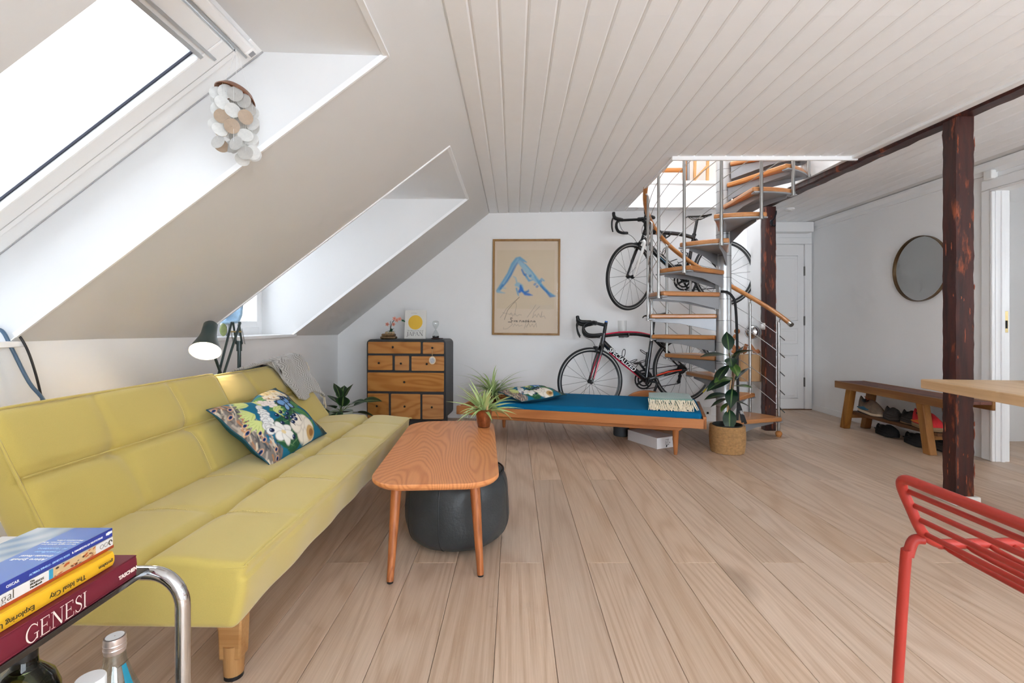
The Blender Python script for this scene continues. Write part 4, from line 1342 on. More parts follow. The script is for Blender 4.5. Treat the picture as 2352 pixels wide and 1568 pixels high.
    f = MB(); f.tube(smooth_path([(.02, .20, .57), (-.01, .12, .47), (.07, .05, .40), (.10, 0, .32)], 6), .0024, 6); f.xf(SB).build('brake_cable', M_blkm, hbb)
    # brakes
    f = MB(); f.box(.078, .105, -.035, .035, .32, .345); f.box(.075, .10, -.034, -.022, .285, .33); f.box(.075, .10, .022, .034, .285, .33); f.xf(ST).build('front_brake', M_blkm, t, bevel=.004)
    f = MB(); f.box(.795, .82, -.034, .034, .29, .315); f.box(.80, .825, -.034, -.022, .26, .30); f.box(.80, .825, .022, .034, .26, .30); f.build('rear_brake', M_blkm, t, bevel=.004)
    # saddle and post
    f = MB(); up = (SC - BB).normalized(); f.tube([SC, SC + up * .19], .0145, 12); f.build('seat_post', M_carbon, t)
    f = MB(); f.cyl(SC + up * .01, SC + up * .03, .021, n=14); f.build('seat_clamp', M_blkm, t)
    sad = MB(); cxs = SC + up * .205
    ns = 18; na = 14
    for i in range(ns + 1):
        u = i / ns; x = cxs.x - .135 + .275 * u
        w = .017 + .054 * max(0, (u - .30) / .70) ** 1.4 if u > .3 else .011 + .006 * (u / .3)
        w *= (1 - max(0, (u - .9) / .1) ** 2 * .5)
        z = cxs.z + .012 + .012 * (u - .5) ** 2 + (.008 if u > .75 else 0) * (u - .75) * 4 - (.02 * (.08 - u) / .08 if u < .08 else 0)
        th = .010 + .014 * math.sin(min(1, u * 1.6 + .1) * PI / 2)
        for k in range(na):
            a = 2 * PI * k / na; zz = math.sin(a)
            sad.v.append((x, w * math.cos(a), z + (.006 * zz if zz > 0 else th * zz * abs(math.cos(a)) ** .3 * .9)))
    for i in range(ns):
        for k in range(na): sad.f.append((i * na + k, i * na + (k + 1) % na, (i + 1) * na + (k + 1) % na, (i + 1) * na + k))
    sad.f.append(tuple(range(na))); sad.f.append(tuple(ns * na + k for k in range(na)))
    sd = sad.build('saddle', M_carbon, t, angle=60)
    f = MB()
    for s in (-1, 1): f.tube(smooth_path([(cxs.x - .09, s * .012, cxs.z + .004), (cxs.x - .04, s * .022, cxs.z - .020), (cxs.x + .04, s * .022, cxs.z - .020), (cxs.x + .10, s * .03, cxs.z + .006)], 4), .0035, 6)
    f.build('saddle_rails', M_blkm, sd)['kind'] = 'stuff'
    # drivetrain (on the wall side)
    cr = thing_part('crankset', t)
    f = MB(); ring_profile(f, [(.100, .048), (.100, .052), (.086, .052), (.086, .048)], 50, tuple(BB)); 
    for k in range(40):
        a = 2 * PI * k / 40; f.box(BB.x + .1015 * math.cos(a) - .003, BB.x + .1015 * math.cos(a) + .003, .0485, .0515, BB.z + .1015 * math.sin(a) - .003, BB.z + .1015 * math.sin(a) + .003)
    f.build('outer_chainring', M_blkm, cr)
    f = MB(); ring_profile(f, [(.072, .040), (.072, .044), (.056, .044), (.056, .040)], 44, tuple(BB)); f.build('inner_chainring', M_blkm, cr)
    f = MB()
    for k in range(4):
        a = 2 * PI * k / 4 + .5; f.bar(BB + Vector((0, .05, 0)), BB + Vector((.09 * math.cos(a), .05, .09 * math.sin(a))), .006, .020, (math.sin(a), 0, -math.cos(a)))
    f.build('spider', M_blkm, cr)
    ca = math.radians(-84)
    for s, an in ((-1, ca), (1, ca + PI)):
        e = BB + Vector((.168 * math.cos(an), s * .072, .168 * math.sin(an)))
        f = MB(); f.tube([BB + Vector((0, s * .05, 0)), BB + Vector((0, s * .062, 0)).lerp(e, .15), e], [.018, .015, .012], 10); arm = f.build('crank_arm', M_blkm, cr)
        f = MB(); f.box(e.x - .035, e.x + .03, e.y + (-.075 if s < 0 else .012), e.y + (-.012 if s < 0 else .075), e.z - .009, e.z + .009); f.cyl(e, e + Vector((0, s * .03, 0)), .006); f.build('pedal', M_blkm, arm if False else cr, bevel=.005)
    cs = MB()
    for i, r_ in enumerate((.052, .047, .042, .037, .032, .028, .024)): ring_profile(cs, [(r_, .030 + .004 * i), (r_, .032 + .004 * i), (.012, .032 + .004 * i), (.012, .030 + .004 * i)], 30, tuple(RH))
    cs.build('cassette', M_chain, t)['kind'] = 'stuff'
    dz = Vector((1.005, .052, -.075)); d2 = Vector((.985, .052, -.135))
    f = MB(); f.tube([RH + Vector((.0, .066, -.01)), Vector((1.02, .066, -.04)), dz], [.010, .014, .012], 8); f.bar(dz + Vector((0, .004, 0)), d2 + Vector((0, .004, 0)), .004, .024, (1, 0, 0)); f.bar(dz - Vector((0, .006, 0)), d2 - Vector((0, .006, 0)), .004, .024, (1, 0, 0))
    rd = f.build('rear_derailleur', M_blkm, t)
    for c_ in (dz, d2):
        f = MB(); f.cyl(c_ - Vector((0, .004, 0)), c_ + Vector((0, .004, 0)), .019, n=14); f.build('jockey_wheel', M_blkm, rd)
    f = MB(); f.tube([BB + Vector((.02, .05, .100)), RH + Vector((.0, .046, .040)), RH + Vector((.038, .046, 0)), RH + Vector((.01, .05, -.045)), dz + Vector((-.018, 0, 0)), d2 + Vector((.018, 0, .0)), d2 + Vector((-.01, 0, -.018)), BB + Vector((.02, .05, -.100))], .0042, 6)
    f.build('chain', M_chain, t)
    f = MB(); f.box(.63, .66, .030, .052, .035, .075); f.build('front_derailleur', M_blkm, t, bevel=.005)
    # bottle cages
    for a0, a1 in ((ha.lerp(BB, .38), ha.lerp(BB, .72)), (BB.lerp(SC, .62), BB.lerp(SC, .30))):
        d = (a1 - a0).normalized(); nrm_ = Vector((-d.z, 0, d.x)) if (Vector((-d.z, 0, d.x)).dot(Vector((.65, 0, .25)) - a0) > 0) else Vector((d.z, 0, -d.x))
        f = MB(); o_ = a0 + nrm_ * .03
        yv = Vector((0, 1, 0))
        f.bar(o_, a1 + nrm_ * .03, .018, .006, tuple(nrm_))
        for h_, top_ in ((0, 1), (.72, 0)):
            q = o_.lerp(a1 + nrm_ * .03, h_ * .9 + .05)
            f.tube([q + yv * (.037 * math.sin(b)) + nrm_ * (.037 - .037 * math.cos(b)) + d * (.02 * math.cos(b) * (1 if top_ else -1)) for b in [2 * PI * k / 16 for k in range(16)]], .0036, 6, closed=True)
        q = a1 + nrm_ * .03; f.tube([q, q + nrm_ * .055, q + nrm_ * .06 - d * .02], .0036, 6)
        f.build('bottle_cage', M_blkm, t)
    return t

def bike_matrix(front, yaw, pitch):
    return Matrix.Translation(front) @ Matrix.Rotation(math.radians(yaw), 4, 'Z') @ Matrix.Rotation(-math.radians(pitch), 4, 'Y')
bl = bike_matrix((.764, 4.80, .460), 11.0, 6.0)
bicycle('black road bicycle with crimson and white lettering hung low behind the daybed', bl, 0.0, True, bar=math.radians(-19))
bu = bike_matrix((1.172, 4.90, 1.515), 5.2, 2.9)
bicycle('black road bicycle with a white fork hung high on the wall', bu, math.radians(30), False, white_fork=True)

# wall hooks that carry the bicycles
M_hook = mat('dark_bracket', S(52, 52, 54), .5)
def bike_hook(Mb, xl, zl, label):
    p = Mb @ Vector((xl, 0, zl)); wy = YW(p.x)
    t = thing('bicycle_hook', label, 'hook', (p.x, wy, p.z))
    m = MB(); m.box(-.03, .03, -.014, -.001, -.05, .05); m.build('plate', M_hook, t, bevel=.004)
    m = MB(); d = wy - p.y; m.tube([(0, -.012, -.035), (0, -d + .03, -.035), (0, -d - .02, -.030), (0, -d - .045, -.005)], .008, 8); m.build('arm', M_hook, t)
bike_hook(bl, .45, .436, 'dark wall bracket under the low bicycle top tube')
bike_hook(bu, .45, .436, 'dark wall bracket under the high bicycle top tube')
# ================================================================== floral cushions
def pillow(w, h, th, nu, nv, edge_dip=0.0):
    """closed pillow, front side = +z; returns MB with front grid first (nu*nv verts, row-major y up)"""
    mb = MB()
    def xy(u, v):
        x = (u - .5) * w; y = (v - .5) * h
        pin = .05
        x *= 1 - pin * math.sin(v * PI); y *= 1 - pin * math.sin(u * PI)
        if edge_dip: y -= edge_dip * v * gauss(u - .42, .16)
        return x, y
    def tk(u, v):
        a = max(0, 1 - abs(2 * u - 1) ** 2.4) * max(0, 1 - abs(2 * v - 1) ** 2.4)
        return th / 2 * a ** .55
    def wr(u, v): return .004 * math.sin(9 * u + 4 * v) * math.sin(PI * u) + .003 * math.sin(17 * v - 6 * u)
    for j in range(nv):
        for i in range(nu):
            u, v = i / (nu - 1), j / (nv - 1); x, y = xy(u, v); mb.v.append((x, y, tk(u, v) + wr(u, v)))
    n1 = nu * nv
    mu, mv = 24, 18
    for j in range(nv - 1):
        for i in range(nu - 1): mb.f.append((j * nu + i, j * nu + i + 1, (j + 1) * nu + i + 1, (j + 1) * nu + i))
    for j in range(mv):
        for i in range(mu):
            u, v = i / (mu - 1), j / (mv - 1); x, y = xy(u, v); mb.v.append((x, y, -tk(u, v) + wr(u, v) - .001))
    for j in range(mv - 1):
        for i in range(mu - 1): mb.f.append((n1 + (j + 1) * mu + i, n1 + (j + 1) * mu + i + 1, n1 + j * mu + i + 1, n1 + j * mu + i))
    return mb, n1, mu * mv

TEAL = S(20, 112, 146)
def floral_canvas(w, h, seed):
    r = random.Random(seed)
    c = Canvas(w, h, TEAL)
    c.put((np.sin(c.x * 5 + seed) * np.cos(c.y * 4) + 1) / 3, S(30, 92, 118), .6)
    G1, G2, G3 = S(74, 132, 76), S(40, 92, 62), S(204, 214, 138)
    CR, CY = S(238, 228, 210), S(234, 214, 164)
    # grey and brown plumage at the ends
    c.put((.15 - c.x + .035 * np.sin(c.y * 17)) * 30, S(128, 116, 106), .92)
    c.put((c.x - .88 + .04 * np.sin(c.y * 13)) * 30, S(54, 62, 56), .9)
    for k in range(190):
        x = r.uniform(-.02, .15) if r.random() < .6 else r.uniform(.84, 1.02)
        y = r.uniform(-.05, 1.02); a = r.uniform(-.5, .5) + 1.15; l = r.uniform(.06, .16)
        cc = (S(176, 162, 148), S(92, 84, 80), S(60, 70, 76), S(214, 200, 176), S(178, 122, 82)) if x < .5 else (S(196, 160, 90), S(36, 52, 46), S(176, 104, 52), S(88, 96, 60), S(30, 70, 84))
        c.stroke([(x, y), (x + l * math.cos(a) * .5, y + l * math.sin(a))], r.uniform(.004, .010), r.choice(cc), .95)
    for k in range(11):
        x, y = r.uniform(.0, .12), .04 + .09 * k
        c.ell(x, y, .036, .026, S(224, 172, 128), .5); c.ell(x, y, .026, .018, S(34, 66, 120), .5); c.ell(x, y, .012, .009, S(18, 22, 36), .5)
    # big green leaves
    for x0, y0, x1, y1, w_, g in ((.38, .66, .66, .60, .105, G1), (.28, .44, .66, .36, .10, G2), (.44, .28, .68, .54, .09, G2), (.32, .20, .60, .32, .11, G2), (.66, .54, .82, .28, .10, G1), (.70, .66, .88, .54, .09, G1), (.40, .86, .56, .92, .10, G1), (.26, .06, .54, .14, .10, G2), (.60, .10, .84, .24, .08, G1), (.16, .20, .34, .06, .07, G2)):
        c.leaf(x0, y0, x1, y1, w_, g, S(150, 190, 130))
        for q in (.3, .5, .7):
            mx, my = x0 + (x1 - x0) * q, y0 + (y1 - y0) * q
            for sg in (-1, 1): c.stroke([(mx, my), (mx + .03, my + sg * .05)], .002, S(120, 168, 110), .5)
    # pale divided leaves
    for x, y, b in ((.26, .84, 2.4), (.36, .82, .5), (.20, .66, 2.9), (.40, .64, -.4), (.17, .52, 3.4)):
        for a in (-.8, -.4, 0, .4, .8): c.leaf(x, y, x + .13 * math.cos(a + b), y + .17 * math.sin(a + b), .032, G3, S(150, 170, 90))
    # white berry cluster
    for k in range(34):
        t_ = k / 34; x = .34 - .15 * t_ + r.uniform(-.035, .035) * (.3 + t_); y = .80 - .44 * t_ + r.uniform(-.03, .03)
        q = .030 + .022 * t_
        c.ell(x, y, q + .005, q + .005, S(140, 142, 142)); c.ell(x, y, q, q, S(234, 234, 231)); c.ell(x, y, .006, .006, S(120, 120, 120))
    # blossoms
    c.flower(.29, .27, .17, S(240, 238, 232), 6, CY, .3, S(176, 172, 166))
    for dx, dy, rr in ((0, 0, .16), (.09, .08, .14), (-.06, .11, .12), (.07, -.09, .14), (.14, .03, .12), (.02, .17, .11)):
        c.ell(.55 + dx, .16 + dy, rr + .007, rr * .8 + .007, S(180, 170, 156), .4); c.ell(.55 + dx, .16 + dy, rr, rr * .8, S(238, 230, 216), .4)
    c.ell(.67, .10, .11, .08, S(200, 162, 104), .5); c.ell(.68, .09, .06, .04, S(150, 104, 58), .5)
    for x, y in ((.64, .90), (.73, .84), (.56, .84), (.82, .92), (.70, .97), (.80, .80), (.62, .80)):
        c.flower(x, y, .085, r.choice((CR, CY)), 8, S(196, 142, 70), r.random(), S(160, 146, 120))
    for x, y in ((.47, .76), (.43, .84)): c.flower(x, y, .085, S(230, 220, 216), 5, None, r.random(), S(172, 160, 158))
    # butterfly
    for sx in (-1, 1):
        c.ell(.64 + sx * .062, .66, .11, .075, S(34, 40, 64), sx * .45); c.ell(.64 + sx * .052, .66, .085, .056, S(118, 164, 216), sx * .45)
        c.ell(.64 + sx * .048, .56, .075, .06, S(34, 40, 64), -sx * .5); c.ell(.64 + sx * .042, .565, .056, .044, S(134, 176, 222), -sx * .5)
    c.stroke([(.64, .50), (.64, .72)], .009, S(24, 24, 34))
    # stems and berries
    c.stroke([(.42, .52), (.46, .42), (.48, .28)], .007, S(70, 50, 44)); c.stroke([(.46, .42), (.57, .45)], .005, S(80, 100, 60)); c.stroke([(.61, .52), (.63, .40), (.60, .28)], .007, S(60, 44, 50)); c.stroke([(.52, .88), (.58, .76), (.63, .72)], .007, S(90, 66, 54)); c.stroke([(.66, .96), (.78, .74), (.84, .62)], .006, S(120, 140, 80))
    for x, y in ((.45, .57), (.38, .55), (.37, .41), (.47, .45), (.52, .49), (.53, .41), (.58, .41), (.49, .34), (.55, .35), (.38, .15), (.70, .76), (.75, .72), (.68, .71), (.79, .66), (.20, .36)):
        c.ell(x, y, .040, .032, S(20, 34, 72)); c.ell(x - .008, y + .012, .013, .010, S(160, 178, 208))
    return c

M_print = vcol_mat('printed_cotton', .75, .2, weave=.15)
def floral_cushion(label, M, w, h, th, nu, nv, seed, dip=0.0):
    mb, n1, n2 = pillow(w, h, th, nu, nv, dip)
    c = floral_canvas(nu, nv, seed)
    cols = np.zeros((n1 + n2, 4)); cols[:, 3] = 1
    cols[:n1] = c.cols(); cols[n1:, :3] = S(24, 84, 106)
    mb.cols = cols
    t = thing('cushion', label, 'cushion', mtx=M)
    o = mb.build('cover', M_print, t, angle=70, fixn=False)
    e = MB(); pts = []
    for u, v in [(i / 20, 0) for i in range(20)] + [(1, i / 14) for i in range(14)] + [(1 - i / 20, 1) for i in range(20)] + [(0, 1 - i / 14) for i in range(14)]:
        x = (u - .5) * w * (1 - .05 * math.sin(v * PI)); y = (v - .5) * h * (1 - .05 * math.sin(u * PI))
        if dip: y -= dip * v * gauss(u - .42, .16)
        pts.append((x, y, .004 * math.sin(9 * u + 4 * v) * math.sin(PI * u) + .003 * math.sin(17 * v - 6 * u)))
    e.tube(pts, .003, 6, closed=True); e.build('piping', mat('teal_piping', S(30, 80, 96), .8), t)
    return t
xax = Vector((.02, .985, .03)); yax = Vector((-.235, .03, .215))
floral_cushion('teal floral cushion leaning on the yellow sofa back', frame_M((-1.165, 2.335, .552), xax, yax), .57, .37, .15, 200, 132, 3, .035)
xax = Vector((.815, .575, .03)); yax = Vector((-.575, .815, .12))
floral_cushion('flat teal floral cushion lying on the blue daybed', frame_M((.165, 4.30, .415), xax, yax), .50, .36, .105, 120, 84, 5)

# ================================================================== grey throw over the sofa end
def woven(name, c1, c2, scale, rot=0.0):
    if name in MATS: return MATS[name]
    m_ = bpy.data.materials.new(name); t = NT(m_)
    at = t.new('ShaderNodeAttribute', attribute_name='Col'); v = at.outputs['Color']
    sp = t.new('ShaderNodeSeparateColor'); t.link(v, sp.inputs[0])
    # zigzag: u + triangle(v)
    tri = t.math('PINGPONG', t.math('MULTIPLY', sp.outputs[1], scale), 1.0)
    ph = t.math('ADD', t.math('MULTIPLY', sp.outputs[0], scale), tri)
    line = t.math('PINGPONG', t.math('MULTIPLY', ph, 2.5), 1.0)
    tc = t.new('ShaderNodeTexCoord').outputs['Object']
    nz = t.noise(tc, 400, 3)
    f = t.math('ADD', t.math('MULTIPLY', line, .7), t.math('MULTIPLY', nz, .4))
    t.link(t.ramp(f, [(.35, c1), (.72, c2)]), t.b.inputs['Base Color'])
    t.b.inputs['Roughness'].default_value = .95; t.b.inputs['Sheen Weight'].default_value = .4
    t.bump(t.noise(tc, 250, 2), .5, .003)
    MATS[name] = m_
    return m_
M_throw = woven('grey_zigzag_wool', S(142, 138, 133), S(190, 188, 184), 52)
M_cream = mat('cream_wool_fringe', S(228, 216, 192), .9)
tw = thing('throw_blanket', 'grey zigzag wool throw with cream fringe over the far end of the sofa', 'blanket', (-1.5, 3.1, .78))
b0 = Vector((-1.238, .405)); t0 = Vector((-1.500, .780)); up_ = (t0 - b0).normalized(); nr_ = Vector((up_.y, -up_.x))
def over_back(s, off):
    """point on the drape path: s<0 behind the sofa, s>0 down the front; off = distance off the cushion"""
    topw = .115
    if s < -topw: 
        p = t0 - nr_ * topw + (-up_) * (-s - topw); d = -nr_
    elif s < 0:
        p = t0 + nr_ * s; k = s / topw; d = (up_ * 1.0 + nr_ * (k + .5) * 1.6).normalized()
    else:
        p = t0 - up_ * s; d = (nr_ + up_ * max(0, .5 - s * 6)).normalized()
    return p + d * off
mb = MB(); NU, NV = 60, 60; cols = []
def throw_pt(u, v):
    y = 2.66 + .66 * u
    k = max(0, min(1, (y - 2.925) / .035)); k = k * k * (3 - 2 * k)
    sf = .004 + .012 * u + (.262 + .02 * math.sin(u * 14)) * k
    s = -.34 + (sf + .34) * v
    off = .016 + .036 * math.sin(min(1, u * 1.15) * PI / 2) * gauss(s + .03, .12) + .007 * math.sin(y * 55 + s * 6) * (k if s > 0 else .5) + .006 * math.sin(s * 40 + y * 4)
    if s > .02: off += .012 * k * (1 + math.sin((y - 2.97) * 26))
    p = over_back(s, max(off, .010))
    yy = y
    if y > 3.27: 
        e = (y - 3.27); yy = 3.27 + e * .7; p = p + Vector((0, -e * .5))
    return (p.x, yy, p.y), (u, v, 0, 1)
for j in range(NV):
    for i in range(NU):
        p, c_ = throw_pt(i / (NU - 1), j / (NV - 1)); mb.v.append(p); cols.append((c_[0] * .66, c_[1] * .6, 0, 1))
for j in range(NV - 1):
    for i in range(NU - 1): mb.f.append((j * NU + i, j * NU + i + 1, (j + 1) * NU + i + 1, (j + 1) * NU + i))
mb.cols = np.array(cols)
mb.build('wool_cloth', M_throw, tw, world=True, angle=80, solid=.012)
fg = MB(); r = random.Random(4)
for k in range(70):
    v = .30 + .70 * k / 69
    p, _ = throw_pt(1.0, v); p = Vector(p)
    L = r.uniform(.03, .055) if v < .96 else r.uniform(.05, .08)
    q = p + Vector((r.uniform(-.006, .012), .012 + r.uniform(0, .008), -L * .5)); e = q + Vector((r.uniform(-.004, .01), .004, -L * .6))
    fg.tube([p, q, e], [.0028, .0024, .0016], 5)
fg.build('fringe', M_cream, tw, world=True)['kind'] = 'stuff'

# ================================================================== folded green throw on the daybed
M_sage = woven('sage_green_weave', S(88, 124, 114), S(134, 168, 157), 60)
gt = thing('throw_blanket', 'folded sage green throw with long cream fringe on the blue daybed', 'blanket', mtx=TM[db.name] @ Matrix.Translation((1.795, .24, .357)) @ Matrix.Rotation(math.radians(2), 4, 'Z'))
for k, (w_, d_, z0_, z1_) in enumerate(((.335, .37, .004, .030), (.33, .365, .031, .058), (.325, .36, .059, .092))):
    m = MB(); n_ = 26; cols = []
    sec = []
    r_ = (z1_ - z0_) / 2
    for a in [PI / 2 + PI * q / 8 for q in range(9)]: sec.append((-d_ / 2 + r_ + r_ * math.cos(a), (z0_ + z1_) / 2 + r_ * math.sin(a)))
    for q in range(1, 12): sec.append((-d_ / 2 + r_ + (d_ - 2 * r_) * q / 12, z0_))
    for a in [-PI / 2 + PI * q / 8 for q in range(9)]: sec.append((d_ / 2 - r_ + r_ * math.cos(a), (z0_ + z1_) / 2 + r_ * math.sin(a)))
    for q in range(1, 12): sec.append((d_ / 2 - r_ - (d_ - 2 * r_) * q / 12, z1_))
    for i in range(n_):
        x = -w_ / 2 + w_ * i / (n_ - 1)
        e = 1 - (abs(2 * i / (n_ - 1) - 1)) ** 8 * .12
        for y, z in sec:
            m.v.append((x, y * (1 - .01 * math.sin(x * 20)), (z0_ + z1_) / 2 + (z - (z0_ + z1_) / 2) * e + .002 * math.sin(x * 18 + y * 9))); cols.append((x * .9, y * .9, 0, 1))
    q_ = len(sec)
    for i in range(n_ - 1):
        for j in range(q_): m.f.append((i * q_ + j, i * q_ + (j + 1) % q_, (i + 1) * q_ + (j + 1) % q_, (i + 1) * q_ + j))
    m.f.append(tuple(range(q_))); m.f.append(tuple((n_ - 1) * q_ + j for j in range(q_)))
    m.cols = np.array(cols); m.build('folded_layer', M_sage, gt, angle=60)
fg = MB()
for row in range(2):
    for k in range(62):
        x = -.165 + .33 * k / 61 + r.uniform(-.004, .004); z = .082 - row * .034
        y = -.178 - .006 * row
        sl = r.uniform(-.03, .045)
        pts = [(x, y + .012, z + .004), (x + sl * .2, y - .010 - r.uniform(0, .006), z - .012), (x + sl * .6, y - .018 - r.uniform(0, .010), z - .038 + .004 * row), (x + sl, y - .024 - r.uniform(0, .014), max(.004, z - .066 - r.uniform(-.008, .01)))]
        fg.tube(smooth_path(pts, 3), .0032, 5)
fg.build('fringe', M_cream, gt)['kind'] = 'stuff'
# ================================================================== plants
def leaf_mesh(name, matl, L, W, bend=.3, tip=1.6, base=.7, nl=10, nw=5, colfn=None, fold=.15, curlx=0.0):
    """leaf along +x, from the origin, upper side +z"""
    mb = MB(); cols = []
    for i in range(nl + 1):
        t_ = i / nl
        w = W / 2 * (math.sin(PI * t_ ** base) ** .8 if 0 < t_ < 1 else .02)
        w *= (1 - t_ ** 6 * .5) if tip else 1
        x = L * (math.sin(bend * t_ * 1.0) / bend if bend > .01 else t_); z = -L * (1 - math.cos(bend * t_)) / bend if bend > .01 else 0
        for j in range(nw):
            s = 2 * j / (nw - 1) - 1
            mb.v.append((x, w * s, z + fold * abs(s) * w - curlx * s * s * w)); cols.append((*(colfn(t_, s) if colfn else (1, 1, 1)), 1))
    for i in range(nl):
        for j in range(nw - 1): mb.f.append((i * nw + j, i * nw + j + 1, (i + 1) * nw + j + 1, (i + 1) * nw + j))
    mb.cols = np.array(cols)
    return mb.mesh(name, matl, True, 80, fixn=False)
def put_leaf(me, parent, p, yaw, pitch, roll=0.0, s=1.0, name='leaf'):
    o = bpy.data.objects.new(name, me); C.objects.link(o); o.parent = parent
    o.location = p; o.rotation_euler = Euler((roll, -pitch, yaw), 'XYZ'); o.scale = (s, s, s)
    return o
def leaf_mat(name, rough=.3, trans=.1, coat=.3):
    if name in MATS: return MATS[name]
    m_ = bpy.data.materials.new(name); t = NT(m_)
    at = t.new('ShaderNodeAttribute', attribute_name='Col'); t.link(at.outputs['Color'], t.b.inputs['Base Color'])
    t.b.inputs['Roughness'].default_value = rough; t.b.inputs['Coat Weight'].default_value = coat
    MATS[name] = m_; return m_
M_leafg = leaf_mat('glossy_leaf', .28, coat=.35); M_leafm = leaf_mat('soft_leaf', .5, coat=.05)
M_soil = mat('dark_soil', S(52, 44, 38), .95, bump=(120, .8, .01), var=.3, vscale=60)
M_bark = mat('brown_stem', S(104, 76, 56), .8, var=.2, vscale=40)
M_stemg = mat('green_stem', S(96, 116, 62), .6)
lerp3 = lambda a, b, t_: tuple(x + (y - x) * t_ for x, y in zip(a, b))

# ---- rubber plant in a rope basket
M_rope = mat('seagrass_rope', S(178, 138, 90), .85, bump=(160, .7, .004), var=.22, vscale=55)
rp = thing('rubber_plant', 'tall rubber plant with glossy dark leaves in a woven rope basket', 'plant', (1.735, 3.905, 0))
bk = MB(); bk.lathe([(.118, .004), (.126, .05), (.130, .12), (.128, .19), (.122, .215), (.114, .215), (.112, .12)], n=32, cap1=False); basket = bk.build('basket', M_rope, rp)
zc = .008; i_ = 0
while zc < .216:
    rr = .121 + .012 * math.sin(min(1, zc / .19) * PI * .75)
    c_ = MB(); n_ = 40
    c_.tube([(rr * math.cos(2 * PI * k / n_), rr * math.sin(2 * PI * k / n_), zc + .0018 * math.sin(k * 2.1 + i_)) for k in range(n_)], .0068, 7, closed=True)
    c_.build('rope_coil', M_rope, basket); zc += .0112; i_ += 1
m = MB(); m.lathe([(.001, .185), (.06, .188), (.112, .182)], n=24); m.build('soil', M_soil, rp)
m = MB(); m.lathe([(.108, .17), (.114, .222), (.110, .224), (.104, .19)], n=28, cap0=False, cap1=False); m.build('inner_pot', mat('black_nursery_pot', S(34, 38, 36), .5), rp)
spine = smooth_path([(.015, 0, .18), (.012, -.005, .32), (.03, -.005, .46), (.045, -.01, .60), (.02, -.02, .72), (.005, -.02, .80)], 6)
m = MB(); m.tube(spine, [.012] * 10 + [.010] * 8 + [.007] * 8 + [.005] * (len(spine) - 26), 10); m.build('stem', M_bark, rp)
m = MB(); m.tube([(-.03, -.03, .18), (.022, -.016, .58)], .0048, 8); m.build('support_stick', wood('stick_wood', S(226, 182, 128), S(200, 150, 96), 'Z'), rp)
rub_col = lambda a: (lambda t_, s: lerp3(lerp3(S(18, 46, 32), S(28, 66, 40), a), S(120, 156, 92), .75 if abs(s) < .05 else 0.0))
rub = [leaf_mesh('leaf', M_leafg, .190, .102, .5, 1.6, .85, 10, 13, rub_col(q), .10) for q in (0, .5)]
rub_light = leaf_mesh('leaf', M_leafg, .175, .092, .4, 1.6, .85, 10, 13, lambda t_, s: lerp3(S(74, 106, 48), S(150, 170, 90), .7 if abs(s) < .05 else 0.0), .1)
# (spine fraction, yaw deg, pitch deg, scale, kind)
for fr_, yw, pt_, sc_, kd in ((.98, 80, 72, .95, 0), (.96, 178, 8, 1.1, 0), (.93, -110, -10, .9, 1), (.90, -40, 30, .85, 0), (.82, -160, -35, 1.15, 0), (.84, -95, -25, .95, 2), (.76, 20, 68, .95, 0), (.80, 150, 10, .6, 0),
                          (.62, -165, -12, 1.25, 0), (.58, 175, -6, 1.1, 1), (.60, -150, 2, 1.15, 2), (.55, 15, 48, 1.05, 1), (.52, -120, -40, .95, 0), (.50, -60, 10, .8, 2),
                          (.40, -175, 2, 1.05, 0), (.38, 165, -18, .8, 1), (.36, -15, -8, .75, 0), (.34, -150, -25, .7, 2), (.28, -115, -52, 1.0, 1), (.45, 60, 5, .8, 0), (.70, 110, 30, .9, 0)):
    p = spine[int(fr_ * (len(spine) - 1))]
    a, b = math.radians(yw), math.radians(pt_)
    d = Vector((math.cos(a) * math.cos(b), math.sin(a) * math.cos(b), math.sin(b)))
    base_ = p + d * .03
    lf = put_leaf((rub + [rub_light])[kd], rp, base_, a, b, random.uniform(-.3, .3), sc_)
    pk = MB(); pk.tube([p, base_ + d * .01], [.003, .0025], 6); pk.build('petiole', M_stemg, rp)

# ---- spider-plant like pots
def grassy(t, c, n, lens, wid, matl, cols, seed, up=(20, 75), droop=(1.0, 2.2)):
    r_ = random.Random(seed)
    mes = []
    for k in range(6):
        L = lens[0] + (lens[1] - lens[0]) * k / 5
        ca, cb = cols
        bend = droop[0] + (droop[1] - droop[0]) * ((k * 2) % 5) / 4
        mes.append(leaf_mesh('leaf', matl, L, wid * (1 + .3 * (k % 2)), bend, 1.6, .55, 10, 3, (lambda tone: (lambda t_, s: lerp3(lerp3(ca, cb, tone), S(206, 214, 160), .55 if abs(s) < .1 else 0)))(k / 5), .35))
    for k in range(n):
        a = r_.uniform(0, 2 * PI); b = math.radians(r_.uniform(*up)); rr = r_.uniform(0, .02)
        put_leaf(r_.choice(mes), t, (c[0] + rr * math.cos(a), c[1] + rr * math.sin(a), c[2]), a, b, r_.uniform(-.4, .4), r_.uniform(.75, 1.1))
M_copper = mat('aged_copper', S(150, 92, 58), .32, metal=.75, bump=(30, .25, .006), var=.3, vscale=25)
zt_ = .4205
sp1 = thing('potted_plant', 'spiky pale green plant in a hammered copper pot on the coffee table', 'plant', (-.178, 2.86, zt_))
m = MB(); m.lathe([(.030, 0), (.036, .004), (.044, .05), (.050, .10), (.052, .108), (.048, .108), (.044, .09), (.001, .088)], n=24, cap1=False); m.build('pot', M_copper, sp1)
m = MB(); m.lathe([(.001, .094), (.046, .092)], n=20); m.build('soil', M_soil, sp1)
grassy(sp1, (0, 0, .092), 64, (.12, .24), .017, M_leafm, (S(122, 158, 84), S(176, 200, 128)), 11, (10, 80), (.5, 1.5))
